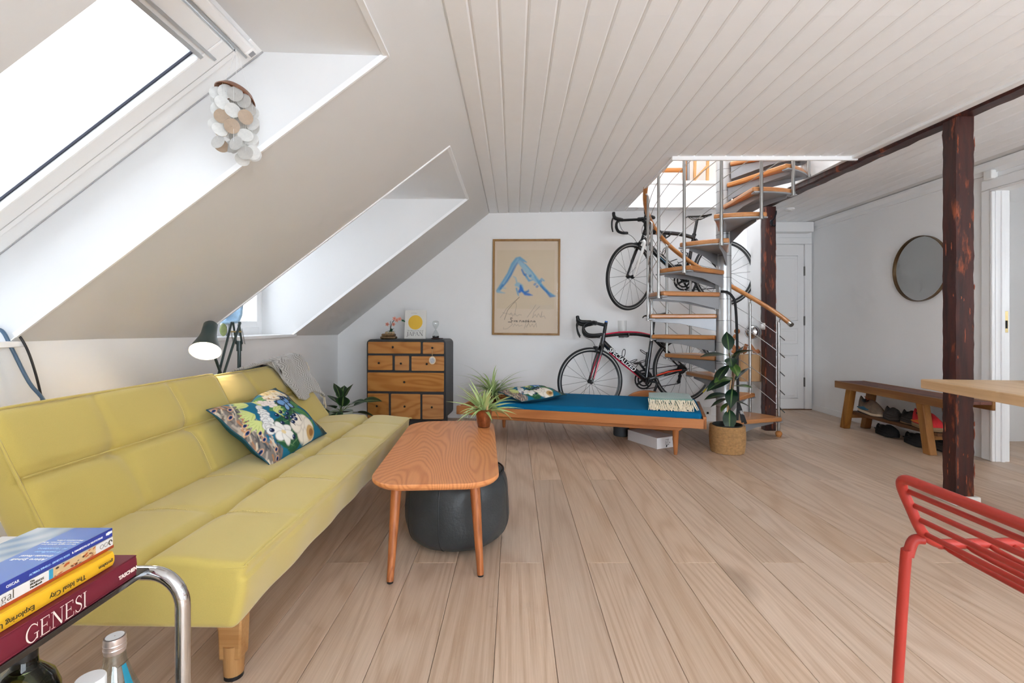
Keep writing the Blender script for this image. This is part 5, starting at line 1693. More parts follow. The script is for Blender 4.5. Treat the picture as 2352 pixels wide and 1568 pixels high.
m = MB(); m.tube([(.02, -.03, .10), (.026, -.036, .15)], .006, 8); m.build('dry_stalk', mat('dry_stalk_mat', S(200, 170, 120), .8), sp1)
FLd = TM[db.name]
sp2 = thing('potted_plant', 'arching spider plant in a brown pot on the daybed tray end', 'plant', mtx=FLd @ Matrix.Translation((.175, .47, .2625)))
m = MB(); m.lathe([(.034, 0), (.048, .05), (.056, .085), (.058, .09), (.052, .09), (.048, .07), (.001, .068)], n=24, cap1=False); m.build('pot', mat('brown_ceramic', S(104, 66, 44), .4), sp2)
m = MB(); m.lathe([(.001, .074), (.052, .072)], n=20); m.build('soil', M_soil, sp2)
grassy(sp2, (0, 0, .074), 80, (.24, .46), .014, M_leafm, (S(92, 132, 62), S(150, 182, 96)), 12, (35, 82), (1.2, 2.4))

# ---- prayer plant between sofa and chest
pl = thing('potted_plant', 'dark leafed prayer plant in a pale glass pot between sofa and chest', 'plant', (-1.66, 4.62, 0))
m = MB(); m.lathe([(.09, 0), (.10, .01), (.11, .12), (.112, .20), (.106, .20), (.10, .06), (.001, .05)], n=28, cap1=False); m.build('pot', mat('pale_green_glaze', S(192, 202, 190), .2, coat=.4), pl)
m = MB(); m.lathe([(.001, .185), (.104, .18)], n=20); m.build('soil', M_soil, pl)
def pray(t_, s):
    base_ = S(34, 62, 36)
    v = abs(math.sin(t_ * 22 + abs(s) * 5))
    c_ = lerp3(base_, S(20, 40, 26), max(0, v - .3)) if abs(s) < .75 else S(58, 98, 50)
    return lerp3(c_, S(150, 190, 110), .8 if abs(s) < .08 else 0)
pm = leaf_mesh('leaf', M_leafm, .165, .125, .5, 1.6, .8, 16, 13, pray, .12)
r_ = random.Random(21)
for yw, pt_, h_, sc_, rad in ((-60, 60, .34, 1.0, .05), (-20, 25, .36, 1.1, .08), (20, 30, .33, 1.0, .09), (-110, 30, .33, 1.15, .07), (-150, 15, .29, 1.0, .08), (150, 40, .36, .95, .04), (-85, -15, .30, 1.2, .10), (-45, -25, .26, 1.1, .11), (-130, -35, .25, 1.1, .11), (100, 60, .40, 1.0, .02), (10, -5, .27, 1.2, .12), (-75, -55, .22, 1.0, .12), (-10, 70, .42, 1.0, .03), (-100, 75, .42, 1.05, .02), (5, 12, .38, 1.15, .16)):
    h_ -= .09; a = math.radians(yw); p = Vector((1.25 * rad * math.cos(a), 1.25 * rad * math.sin(a), h_))
    k_ = MB(); k_.tube(smooth_path([(0, 0, .18), (p.x * .4, p.y * .4, .18 + (h_ - .18) * .7), tuple(p)], 4), .0028, 5); k_.build('petiole', M_stemg, pl)
    put_leaf(pm, pl, p, a, math.radians(pt_), r_.uniform(-.4, .4), sc_)
# ================================================================== desk-style floor lamp
M_lampg = mat('dark_green_enamel', S(52, 70, 70), .35, spec=.5, coat=.2)
M_lampin = mat('white_enamel_inside', S(245, 240, 228), .4)
lp = thing('floor_lamp', 'dark green adjustable floor lamp lit behind the yellow sofa', 'lamp', (-1.765, 3.09, 0))
W = lambda *p: Vector(p)
m = MB(); m.lathe([(.125, 0), (.125, .012), (.118, .02), (.02, .026)], n=32); m.build('base', M_lampg, lp)
m = MB(); m.cyl((0, 0, .02), (0, 0, .90), .011, n=14); m.cyl((0, 0, .86), (0, 0, .925), .016, n=14); m.build('pole', M_lampg, lp)
el = W(-1.745, 3.02, 1.015); jt = W(-1.668, 2.74, .745); pt_ = W(-1.765, 3.09, .905)
for dy in (-.018, .018):
    m = MB(); m.bar(pt_ + W(dy, 0, 0), el + W(dy, 0, .03), .010, .013); m.build('lower_arm', M_lampg, lp, world=True, bevel=.002)
    m = MB(); m.bar(el + W(dy * 1.5, 0, .028), jt + W(dy * .8, 0, 0), .011, .014); m.build('upper_arm', M_lampg, lp, world=True, bevel=.002)
m = MB(); m.cyl(el + W(-.034, 0, -.03), el + W(.034, 0, -.03), .005); m.build('brass_pin', M_brass, lp, world=True)
for dy in (-.036, .036):
    m = MB()
    a0, a1 = el + W(dy, .0, -.01), pt_ + W(dy, 0, .0)
    m.tube([a0.lerp(a1, k / 60) + W(.004 * math.cos(k * 1.5), .004 * math.sin(k * 1.5), 0) for k in range(61)], .0014, 5); m.build('spring', M_inox, lp, world=True)
so, stp = W(-1.560, 2.43, .895), W(-1.603, 2.545, 1.035)
axs = (so - stp).normalized(); Ls = (so - stp).length
Ms = Matrix.Translation(stp) @ axs.to_track_quat('Z', 'Y').to_matrix().to_4x4()
m = MB(); m.bar(jt, stp.lerp(so, .35) + W(-.03, .03, -.01), .012, .012); m.cyl(stp.lerp(so, .35) + W(-.045, .02, -.01), stp.lerp(so, .35) + W(.0, .0, 0), .012); m.build('shade_arm', M_lampg, lp, world=True, bevel=.002)
outer = [(.001, -.002), (.024, 0), (.033, .010), (.0345, .05), (.036, .075), (.043, .105), (.056, .14), (.067, .17), (.0725, Ls)]
inner = [(.0705, Ls - .001), (.065, .168), (.054, .138), (.041, .106), (.033, .078), (.001, .074)]
m = MB(); m.lathe(outer, n=40, cap0=False, cap1=False); sh = m.xf(Ms).build('shade', M_lampg, lp, world=True)
m = MB(); m.lathe(inner, n=40, cap0=False, cap1=False); m.xf(Ms).build('shade_lining', M_lampin, sh, world=True)
m = MB(); m.ball((0, 0, .125), (.030, .030, .034), 20, 14); m.xf(Ms).build('bulb', mat('lit_bulb', S(255, 235, 200), .3, emit=((1.0, .82, .58), 16.0)), sh, world=True)
ll = bpy.data.lights.new('lamp_glow', 'POINT'); ll.energy = 4.5; ll.color = (1.0, .82, .62); ll.shadow_soft_size = .03
lo = bpy.data.objects.new('lamp_glow', ll); C.objects.link(lo); lo.parent = lp; lo.matrix_world = Matrix.Translation(Ms @ Vector((0, 0, .165)))
lo.location = rootM(lp).inverted() @ (Ms @ Vector((0, 0, .165)))

# ================================================================== cables at the left window
o = MB().tube(smooth_path([(-2.03, 1.86, 1.012), (-1.98, 1.86, 1.005), (-1.955, 1.875, .93), (-1.92, 1.905, .80), (-1.885, 1.94, .70), (-1.86, 1.96, .50), (-1.86, 1.97, .0065)], 6), .0065, 10).build('power_cable', mat('steel_blue_cable', S(74, 100, 124), .4))
tag(o, 'steel blue cable hanging from the roof window sill behind the sofa', 'cable')
o = MB().tube(smooth_path([(-2.05, 1.88, 1.016), (-1.97, 1.89, 1.002), (-1.935, 1.90, .955), (-1.925, 1.93, .85), (-1.92, 1.96, .70), (-1.90, 1.98, .45), (-1.90, 1.99, .0045)], 6), .0045, 10).build('power_cable', mat('black_cable', S(38, 38, 40), .4))
tag(o, 'thinner black cable hanging from the roof window sill behind the sofa', 'cable')

# ================================================================== shell wind chime
def shell_mat(name, col, tr):
    m_ = bpy.data.materials.new(name); t = NT(m_)
    tc = t.new('ShaderNodeTexCoord').outputs['Object']
    n = t.noise(tc, 60, 4, .6, 1.0)
    cc = t.ramp(n, [(.3, tuple(c * .88 for c in col)), (.7, col)])
    t.link(cc, t.b.inputs['Base Color']); t.b.inputs['Roughness'].default_value = .25
    tl = t.new('ShaderNodeBsdfTranslucent'); t.link(cc, tl.inputs[0])
    mx = t.new('ShaderNodeMixShader'); mx.inputs[0].default_value = tr
    out = next(q for q in t.n if q.type == 'OUTPUT_MATERIAL')
    t.link(t.b.outputs[0], mx.inputs[1]); t.link(tl.outputs[0], mx.inputs[2]); t.link(mx.outputs[0], out.inputs[0])
    return m_
SHM = [shell_mat('capiz_white', S(248, 248, 246), .5), shell_mat('capiz_grey', S(226, 224, 220), .5), shell_mat('capiz_tan', S(212, 192, 170), .4)]
wc = thing('wind_chime', 'round capiz shell wind chime hanging from the roof window', 'wind chime', (-.962, 1.665, 1.985))
Mb_ = Matrix.Translation((0, 0, -.158)) @ Matrix.Rotation(math.radians(14), 4, 'Y') @ Matrix.Rotation(math.radians(-16), 4, 'X')
m = MB(); m.lathe([(.001, .024), (.03, .021), (.052, .010), (.066, -.008), (.064, -.010), (.050, .006), (.028, .017), (.001, .020)], n=32, cap0=False, cap1=False); m.xf(Mb_).build('coconut_cap', mat('brown_coconut', S(128, 84, 60), .4, var=.25, vscale=30), wc)
for k in range(3):
    a = 2 * PI * k / 3; e = Mb_ @ Vector((.045 * math.cos(a), .045 * math.sin(a), .012))
    m = MB(); m.cyl((0, 0, .0), e, .0006, n=4); m.build('hanger_thread', M_white, wc)
rc = random.Random(12)
disc = MB(); disc.lathe([(.001, .0016), (.018, .0006), (.0245, 0), (.018, -.0012), (.001, -.0004)], n=20, cap0=False, cap1=False)
dm = [disc.mesh('shell_disc', q, True, 60) for q in SHM]
for k in range(13):
    a = 2 * PI * k / 9 + .2; rr = .056 if k < 9 else .026
    top_ = Mb_ @ Vector((rr * math.cos(a), rr * math.sin(a), -.006))
    L = rc.uniform(.15, .20)
    m = MB(); m.cyl(top_, top_ - Vector((0, 0, L)), .0005, n=4); thd = m.build('shell_thread', M_white, wc)
    nsh = 4 if k < 9 else 5
    for q in range(nsh):
        z = top_.z - .025 - (L - .02) * q / (nsh - 1)
        o = bpy.data.objects.new('shell_disc', dm[rc.choice((0, 0, 0, 0, 1, 1, 0, 2))]); C.objects.link(o); o.parent = wc
        o.location = (top_.x + rc.uniform(-.008, .008), top_.y + rc.uniform(-.008, .008), z)
        o.rotation_euler = (PI / 2 + rc.uniform(-.3, .3), rc.uniform(-.2, .2), .5 + rc.uniform(-.9, .9))
        o.scale = (1.0,) * 3

# ================================================================== toy seat on the far sill
ts = thing('toy_chair', 'small pale blue painted toy chair on grey legs on the far dormer sill', 'toy', (-2.06, 3.475, zk(3.6) + .006))
M_pblue = mat('pale_blue_paint', S(172, 206, 232), .5, var=.12, vscale=40); M_dblue = mat('deep_blue_paint', S(30, 78, 140), .5); M_greyl = mat('grey_legs', S(120, 124, 132), .4, metal=.3)
m = MB(); m.tube(smooth_path([(.0, -.09, .085), (.0, -.02, .080), (.0, .05, .088), (.0, .085, .14), (.0, .10, .24)], 5), .010, 8); m.build('side_rail', M_white, ts)
m = MB(); m.prism([(-.08, .09), (.05, .092), (.09, .15), (.11, .27), (.085, .27), (.06, .16), (.03, .11), (-.08, .105)], -.06, .05, 'yz'); m.build('seat_shell', M_pblue, ts, bevel=.006)
m = MB(); m.prism([(-.05, .13), (.04, .13), (.06, .17), (.06, .26), (-.04, .22)], -.055, -.045, 'yz'); m.build('blue_panel', M_dblue, ts, bevel=.004)
for y in (-.06, .05):
    for x in (-.05, .04):
        m = MB(); m.cyl((x, y * 1.2, 0), (x, y, .085), .006); m.build('leg', M_greyl, ts)
m = MB(); m.ball((0.0, -.14, .07), (.022, .024, .045), 12, 10); o = m.build('green_gourd', mat('green_gourd_skin', S(150, 162, 104), .5, var=.2, vscale=25)); o.matrix_world = Matrix.Translation((-2.03, 3.50, zk(3.6) - .018))
tag(o, 'small green gourd ornament beside the toy chair on the sill', 'ornament')

# ================================================================== chrome side table with books and bottles
M_smoke = mat('smoked_black_glass', S(34, 30, 28), .08, spec=.6, coat=.5)
sdt = thing('side_table', 'chrome tube side table with a smoked glass top in the near left corner', 'side table', (-.9, .62, 0))
for y in (.905, .36):
    pth = [(-1.20, y, .563), (-.70, y, .563)] + [(-.685 + .062 * math.sin(a), y, .501 + .062 * math.cos(a)) for a in [PI / 2 * k / 10 for k in range(11)]] + [(-.623, y, .06)]
    m = MB(); m.tube(pth, .0128, 20); m.build('chrome_frame', M_chrome, sdt, world=True)
m = MB(); m.tube(smooth_path([(-.623, .905, .075), (-.623, .905, .04), (-.623, .885, .0135), (-.623, .84, .0135), (-.623, .42, .0135), (-.623, .38, .0135), (-.623, .36, .04), (-.623, .36, .075)], 5), .0128, 16); m.build('floor_runner', M_chrome, sdt, world=True)
m = MB(); m.cyl((-1.20, .905, .563), (-1.20, .36, .563), .0128, n=16); m.cyl((-1.20, .905, .563), (-1.20, .905, .0), .0128, n=16); m.cyl((-1.20, .36, .563), (-1.20, .36, .0), .0128, n=16); m.build('rear_frame', M_chrome, sdt, world=True)
m = MB(); m.box(-1.21, -.681, .345, .898, .5665, .5760); m.build('glass_top', M_smoke, sdt, world=True, bevel=.001, segs=1)
m = MB(); m.box(-1.20, -.575, .37, .885, .190, .198); m.build('lower_shelf', M_smoke, sdt, world=True, bevel=.001, segs=1)
m = MB(); m.cyl((-.623, .905, .186), (-.623, .36, .186), .005); m.build('shelf_rail', M_chrome, sdt, world=True)

M_page = mat('book_pages', S(226, 218, 202), .8, bump=(300, .2, .001))
def book(name, label, x0, x1, y0, y1, z0, z1, cover, spine_round=0.0, cov=.0025):
    """spine on the +x side"""
    t = thing(name, label, 'book', ((x0 + x1) / 2, (y0 + y1) / 2, z0))
    m = MB()
    m.box(x0, x1 - .001, y0, y1, z0, z0 + cov); m.box(x0, x1 - .001, y0, y1, z1 - cov, z1)
    if spine_round:
        n_ = 10; pts = []
        for k in range(n_ + 1):
            a = -PI / 2 + PI * k / n_; pts.append((x1 - .004 + spine_round * math.cos(a), (z0 + z1) / 2 + (z1 - z0) / 2 * math.sin(a)))
        for k in range(n_, -1, -1):
            a = -PI / 2 + PI * k / n_; pts.append((x1 - .006 + (spine_round - .001) * math.cos(a), (z0 + z1) / 2 + ((z1 - z0) / 2 - cov) * math.sin(a)))
        m.prism(pts, y0, y1, 'xz')
    else: m.box(x1 - .003, x1, y0, y1, z0, z1)
    m.build('cover', cover, t, world=True, bevel=.0008, segs=1)
    m = MB(); m.box(x0 + .003, x1 - .003, y0 + .003, y1 - .003, z0 + cov, z1 - cov); m.build('pages', M_page, t, world=True, smooth=False)
    return t

# ---- simple serif letters drawn with strokes
GL = {
 'G': ([([(0.86, .80), (.62, .98), (.38, .98), (.14, .76), (.08, .5), (.14, .24), (.38, .02), (.62, .02), (.84, .16)], (.03, .05, .05, .09, .10, .09, .05, .05, .05)), ([(.84, .40), (.84, .06)], .08), ([(.62, .42), (.98, .42)], .03), ([(.86, .98), (.86, .74)], .03)], 1.0),
 'E': ([([(.16, 0), (.16, 1)], .09), ([(.02, .985), (.70, .985)], .035), ([(.02, .015), (.74, .015)], .035), ([(.16, .52), (.54, .52)], .035), ([(.70, 1.0), (.70, .78)], .03), ([(.74, 0), (.76, .24)], .03), ([(.54, .64), (.54, .40)], .03)], .82),
 'N': ([([(.16, .0), (.16, 1)], .035), ([(.16, 1), (.86, .0)], .10), ([(.86, 1), (.86, 0)], .035), ([(.0, .985), (.24, .985)], .03), ([(.02, .015), (.32, .015)], .03), ([(.70, .985), (1.02, .985)], .03)], 1.04),
 'S': ([([(.56, .80), (.44, .96), (.28, .98), (.12, .84), (.14, .66), (.34, .52), (.54, .38), (.58, .20), (.44, .04), (.24, .02), (.08, .20)], (.03, .04, .05, .06, .08, .09, .08, .06, .05, .04, .03)), ([(.56, .98), (.56, .76)], .025), ([(.08, .24), (.08, .0)], .025)], .66),
 'I': ([([(.2, 0), (.2, 1)], .09), ([(.04, .985), (.36, .985)], .03), ([(.04, .015), (.36, .015)], .03)], .42),
 'J': ([([(.30, 1), (.30, .04), (.22, -.14), (.04, -.20)], (.09, .09, .07, .05)), ([(.12, .985), (.48, .985)], .03), ([(.02, -.20), (.10, -.16)], .07)], .54),
 'A': ([([(.06, 0), (.42, 1)], .035), ([(.42, 1), (.82, 0)], .09), ([(.20, .36), (.68, .36)], .03), ([(-.04, .015), (.22, .015)], .03), ([(.66, .015), (.98, .015)], .03)], .98),
 'P': ([([(.16, 0), (.16, 1)], .09), ([(.16, .98), (.42, .98), (.60, .88), (.64, .72), (.58, .56), (.42, .46), (.16, .48)], (.03, .03, .06, .09, .06, .03, .03)), ([(.02, .985), (.3, .985)], .03), ([(.02, .015), (.34, .015)], .03)], .74),
 'o': ([([(.30, .66), (.12, .56), (.06, .33), (.12, .10), (.30, 0), (.48, .10), (.54, .33), (.48, .56), (.30, .66)], (.03, .06, .08, .06, .03, .06, .08, .06, .03))], .64),
 'r': ([([(.14, 0), (.14, .64)], .08), ([(.14, .44), (.26, .62), (.40, .64)], (.03, .04, .06)), ([(.02, .015), (.28, .015)], .025), ([(.02, .63), (.14, .63)], .025)], .44),
 't': ([([(.16, .86), (.16, .14), (.24, .02), (.38, .04)], (.05, .08, .05, .03)), ([(.0, .62), (.36, .62)], .03)], .42),
 'u': ([([(.14, .64), (.14, .18), (.24, .03), (.40, .06), (.50, .18)], (.08, .08, .06, .04, .03)), ([(.50, .64), (.50, 0)], .08), ([(.02, .63), (.14, .63)], .025), ([(.40, .63), (.50, .63)], .025), ([(.50, .015), (.64, .015)], .025)], .68),
 'g': ([([(.28, .66), (.12, .58), (.08, .44), (.14, .28), (.28, .22), (.42, .28), (.46, .44), (.42, .58), (.28, .66)], (.03, .05, .07, .05, .03, .05, .07, .05, .03)), ([(.42, .60), (.56, .66)], .04), ([(.18, .24), (.10, .10), (.34, .04), (.50, -.06), (.44, -.24), (.24, -.28), (.06, -.20), (.08, -.04), (.18, .06)], .035)], .60),
 'a': ([([(.10, .54), (.24, .65), (.38, .60), (.42, .46), (.42, .08), (.54, .02)], (.05, .04, .06, .08, .07, .03)), ([(.42, .38), (.18, .30), (.07, .16), (.16, .02), (.32, .06), (.42, .16)], (.03, .05, .07, .05, .04, .03))], .56),
 'l': ([([(.14, 0), (.14, 1.0)], .08), ([(.02, .015), (.28, .015)], .025), ([(.02, .985), (.14, .985)], .025)], .32),
 'h': ([([(.14, 0), (.14, 1.0)], .08), ([(.14, .46), (.28, .64), (.42, .62), (.48, .46), (.48, 0)], (.03, .04, .06, .08, .08))], .64),
 'e': ([([(.08, .36), (.50, .36), (.46, .56), (.30, .65), (.12, .54), (.07, .33), (.14, .10), (.32, .01), (.50, .12)], (.03, .03, .06, .03, .06, .08, .07, .05, .03))], .58),
 'T': ([([(.36, 0), (.36, 1)], .09), ([(.02, .985), (.70, .985)], .035), ([(.02, 1), (.02, .78)], .03), ([(.70, 1), (.70, .78)], .03), ([(.20, .015), (.52, .015)], .025)], .76),
 'B': ([([(.16, 0), (.16, 1)], .09), ([(.16, .98), (.44, .96), (.54, .78), (.42, .56), (.16, .53)], (.03, .05, .08, .05, .03)), ([(.42, .54), (.60, .40), (.58, .14), (.40, .02), (.16, .015)], (.04, .06, .09, .05, .03))], .70),
 'k': ([([(.14, 0), (.14, 1.0)], .08), ([(.14, .28), (.44, .62)], .03), ([(.24, .36), (.50, .02)], .08)], .58),
 'f': ([([(.18, 0), (.18, .84), (.28, .98), (.42, .94)], (.08, .08, .05, .05)), ([(.02, .62), (.36, .62)], .03)], .40),
 'M': ([([(.12, 0), (.16, 1)], .035), ([(.16, 1), (.48, .05)], .09), ([(.48, .05), (.84, 1)], .035), ([(.84, 1), (.86, 0)], .09)], 1.02),
 'n': ([([(.14, 0), (.14, .64)], .08), ([(.14, .46), (.28, .64), (.42, .62), (.48, .46), (.48, 0)], (.03, .04, .06, .08, .08))], .64),
 'c': ([([(.48, .52), (.30, .65), (.12, .54), (.07, .33), (.14, .10), (.32, .01), (.48, .12)], (.05, .03, .06, .08, .07, .05, .03))], .54),
 ' ': ([], .34),
}
def serif(name, s, size, matl, parent, M, world=True, sx=1.0, shear=0.0):
    mb = MB(); x = 0.0
    for chx in s:
        strokes, adv = GL[chx]
        for pts, w in strokes:
            P = [Vector((p[0] + x, p[1])) for p in pts]; m_ = len(P)
            ws = list(w) if isinstance(w, tuple) else [w] * m_
            if m_ > 3:
                Q = smooth_path([(p.x, p.y, 0) for p in P], 4); P2 = [Vector((q.x, q.y)) for q in Q]
                W2 = [np.interp(i / (len(P2) - 1), np.linspace(0, 1, m_), ws) for i in range(len(P2))]
            else: P2, W2 = P, ws
            n_ = len(P2); b = len(mb.v)
            for i in range(n_):
                a_ = P2[max(i - 1, 0)]; c_ = P2[min(i + 1, n_ - 1)]; d = (c_ - a_)
                d = d.normalized() if d.length > 1e-9 else Vector((1, 0)); nn_ = Vector((-d.y, d.x))
                for sg in (1, -1):
                    q = P2[i] + nn_ * (sg * W2[i] * .62); mb.v.append(((q.x + shear * q.y) * size * sx, q.y * size, 0))
            for i in range(n_ - 1): mb.f.append((b + 2 * i, b + 2 * i + 1, b + 2 * i + 3, b + 2 * i + 2))
        x += adv * 1.04
    mb.xf(M)
    o = mb.build(name, matl, parent, smooth=False, world=world)
    return o
def sp_M(x, y, z): return frame_M((x, y, z), (0, 1, 0), (0, 0, 1))            # upright on a spine facing +x
def sp_Minv(x, y, z): return frame_M((x, y, z), (0, -1, 0), (0, 0, -1))       # upside down

M_maroon = mat('maroon_cloth', S(112, 24, 42), .6, var=.06); M_pinkw = mat('pale_print', S(240, 222, 212), .6)
bk1 = book('book', 'thick maroon hardback at the bottom of the stack with large pale capitals', -.95, -.683, .50, .872, .5762, .6125, M_maroon, .004)
serif('lettering', 'GENESI', .0245, M_pinkw, bk1, sp_M(-.6785, .668, .5825), sx=.80)
text_obj('publisher_lettering', 'TASCHEN', .0088, M_pinkw, bk1, sp_M(-.6785, .826, .5905), world=True, off=.0004)
M_yellowb = mat('sun_yellow_cover', S(236, 182, 38), .5); M_inkb = mat('dark_ink', S(58, 50, 28), .7)
bk2 = book('book', 'sun yellow hardback with upside-down title second from the bottom of the stack', -.92, -.694, .53, .834, .6130, .6375, M_yellowb, .006)
text_obj('lettering', 'The Ideal City', .0105, M_inkb, bk2, sp_Minv(-.6873, .772, .6290), world=True)
text_obj('lettering', 'Exploring Urban Futures', .0105, M_inkb, bk2, sp_Minv(-.6873, .690, .6285), world=True)
text_obj('publisher_lettering', 'gestalten', .0078, M_inkb, bk2, sp_Minv(-.6873, .824, .6285), world=True)
M_whiteb = mat('white_book_cover', S(226, 222, 218), .5); M_rust = mat('rust_orange_band', S(176, 76, 34), .55)
bk3 = book('book', 'white paperback with a rust base band and picture strip third in the stack', -.90, -.705, .55, .846, .6380, .6575, M_whiteb, .0)
m = MB(); m.box(-.9005, -.7044, .5495, .8465, .6378, .6425); m.build('rust_band', M_rust, bk3, world=True, smooth=False)
cv = Canvas(60, 22, S(206, 176, 130)); rb2 = random.Random(8)
for k in range(26): cv.ell(rb2.random(), rb2.random(), rb2.uniform(.05, .22), rb2.uniform(.04, .12), rb2.choice((S(46, 36, 32), S(176, 84, 40), S(110, 60, 36), S(226, 200, 150))), rb2.uniform(0, 3))
m = MB(); m.grid(60, 22, lambda u, v: (-.7043, .735 + .075 * u, .6432 + .0138 * v)); m.cols = cv.cols(); m.build('spine_picture', vcol_mat('printed_paper', .5, .3), bk3, world=True, smooth=False)
m = MB(); m.box(-.7050, -.7043, .729, .735, .6428, .6572); m.build('blue_mark', mat('cyan_print', S(58, 156, 190), .5), bk3, world=True, smooth=False)
serif('lettering', 'Portugal', .0120, M_inkb, bk3, sp_M(-.7044, .624, .6455), sx=1.0)
text_obj('small_lettering', 'The\nMONOCLE\nHandbook', .0042, M_inkb, bk3, sp_M(-.7044, .700, .6535), world=True)
for yy in (.822, .8305):
    m = MB(); m.tube([(-.7044, yy + .0034 * math.cos(a), .6500 + .0034 * math.sin(a)) for a in [2 * PI * k / 16 for k in range(16)]], .0003, 4, closed=True); m.build('round_mark', M_inkb, bk3, world=True)
m = MB(); m.tube([(-.7044, .8395 + .0030 * math.cos(a), .6500 + .0038 * math.sin(a)) for a in [2 * PI * k / 16 for k in range(13)]], .0008, 5); m.build('round_mark', M_inkb, bk3, world=True)
M_blueb = mat('royal_blue_cover', S(44, 62, 150), .4, coat=.2)
bk4 = book('book', 'small royal blue paperback with a clouded cover on top of the stack', -.838, -.706, .655, .846, .6580, .6725, M_blueb, .0, .001)
cv = Canvas(110, 120, S(96, 132, 208))
ph_ = np.clip((cv.x - .50) / -.02 + .5, 0, 1)
cl = .5 + .25 * np.sin(cv.x * 19 + 6 * np.sin(cv.y * 5)) + .25 * np.sin(cv.y * 14 + cv.x * 9)
for i_ in range(3): cv.a[..., i_] = cv.a[..., i_] * (1 - ph_) + ph_ * (np.array(S(120, 148, 176))[i_] * (1 - cl) + np.array(S(206, 214, 218))[i_] * cl)
m = MB(); m.grid(110, 120, lambda u, v: (-.8375 + .131 * u, .6555 + .190 * v, .67265)); m.cols = cv.cols(); m.build('cover_print', vcol_mat('glossy_cover', .25, .5, coat=.3), bk4, world=True, smooth=False)
M_ltblue = mat('pale_blue_print', S(170, 205, 240), .5)
def cov_M(x, y): return frame_M((x, y, .67275), (-1, 0, 0), (0, -1, 0))
for (s_, x_, y_, sz, q_) in (('Altiero Spinelli', -.7120, .734, .0088, M_letter_w), ('Ernesto Rossi', -.7120, .745, .0088, M_letter_w), ('Il manifesto', -.7120, .758, .0088, M_ltblue), ('di Ventotene', -.7120, .769, .0088, M_ltblue), ('Con un saggio di Lucio Levi', -.7120, .783, .0050, M_letter_w), ('Prefazione di Tommaso Padoa', -.7120, .790, .0050, M_letter_w), ('Presentazione al libro', -.7120, .797, .0050, M_letter_w)):
    text_obj('cover_lettering', s_, sz, q_, bk4, cov_M(x_, y_), world=True, shear=.15)
text_obj('lettering', 'OSCAR', .0055, M_letter_w, bk4, sp_M(-.7056, .668, .6632), world=True)
text_obj('lettering', 'ALTIERO SPINELLI - ERNESTO ROSSI', .0040, M_ltblue, bk4, sp_M(-.7056, .700, .6635), world=True)
text_obj('lettering', 'IL MANIFESTO DI VENTOTENE', .0042, M_letter_w, bk4, sp_M(-.7056, .768, .6635), world=True)
m = MB(); m.bar((-.7056, .832, .6662), (-.7056, .844, .6668), .0004, .004); m.ball((-.7056, .837, .6664), (.0003, .004, .003), 8, 6); m.build('spine_mark', M_letter_w, bk4, world=True)

# bottles on the lower shelf
M_clear = pane_mat('clear_bottle_glass', (.90, .95, .95), .16); M_olive = glassy('olive_bottle_glass', (.16, .18, .05))
M_cap = mat('rose_silver_cap', S(206, 190, 182), .3, metal=.7); M_capw = mat('white_cap_top', S(236, 236, 236), .4)
zb = .1985
def bottle(label, x, y, prof, matl, inner_t=.002):
    t = thing('bottle', label, 'bottle', (x, y, zb))
    m = MB(); m.lathe(prof, n=32, cap1=False); m.build('glass_body', matl, t, angle=60)
    return t
b1 = bottle('clear glass bottle with teal side labels and rose silver screw cap under the side table', -.664, .80, [(.034, 0), (.038, .004), (.0385, .02), (.0385, .185), (.035, .215), (.024, .245), (.0165, .27), (.0145, .288), (.0145, .31)], M_clear)
m = MB(); m.lathe([(.0150, .288), (.0155, .292), (.0155, .310), (.0150, .313), (.001, .3135)], n=28, cap0=False); c1 = m.build('cap', M_cap, b1)
for k in range(2):
    m = MB(); m.lathe([(.0155, .2935 + .007 * k), (.0162, .295 + .007 * k), (.0155, .2965 + .007 * k)], n=28, cap0=False, cap1=False); m.build('cap_ridge', M_cap, c1)
m = MB(); m.lathe([(.001, .3137), (.0128, .3137)], n=24, cap0=False, cap1=False); m.build('cap_disc', M_capw, c1)
M_teall = mat('teal_label', S(30, 132, 158), .5)
for a0 in (-2.7, -.35):
    m = MB(); 
    for k in range(5):
        aa, ab = a0 + .09 * k, a0 + .09 * (k + 1)
        for (r0, z0_), (r1, z1_) in (((.0303, .228), (.0245, .245)), ((.0245, .245), (.0172, .268))):
            m.quad((r0 * math.cos(aa), r0 * math.sin(aa), z0_), (r0 * math.cos(ab), r0 * math.sin(ab), z0_), (r1 * math.cos(ab), r1 * math.sin(ab), z1_), (r1 * math.cos(aa), r1 * math.sin(aa), z1_))
    m.build('neck_label', M_teall, b1)
b2 = bottle('squat clear bottle with a wide white cap under the side table', -.636, .722, [(.036, 0), (.041, .004), (.042, .02), (.042, .22), (.038, .245), (.022, .262), (.0165, .27), (.0165, .295)], M_clear)
m = MB(); m.lathe([(.0185, .272), (.0192, .275), (.0192, .299), (.018, .301), (.001, .3015)], n=28, cap0=False); c2 = m.build('cap', M_capw, b2)
b3 = bottle('dark olive glass bottle with a cream label under the side table', -.728, .715, [(.036, 0), (.041, .004), (.042, .02), (.042, .265), (.041, .285), (.034, .305), (.022, .318), (.0160, .326), (.0150, .34), (.0150, .362)], M_olive)
m = MB(); m.lathe([(.0153, .328), (.0156, .363), (.001, .3635)], n=24, cap0=False); m.build('neck_foil', mat('black_foil', S(22, 20, 18), .4), b3)
m = MB(); m.lathe([(.0424, .12), (.0424, .262)], n=32, cap0=False, cap1=False); m.build('label_wrap', mat('cream_label', S(224, 200, 150), .6), b3)
b5 = thing('tumbler', 'plain clear drinking glass at the frame edge under the side table', 'glass', (-.82, .74, zb))
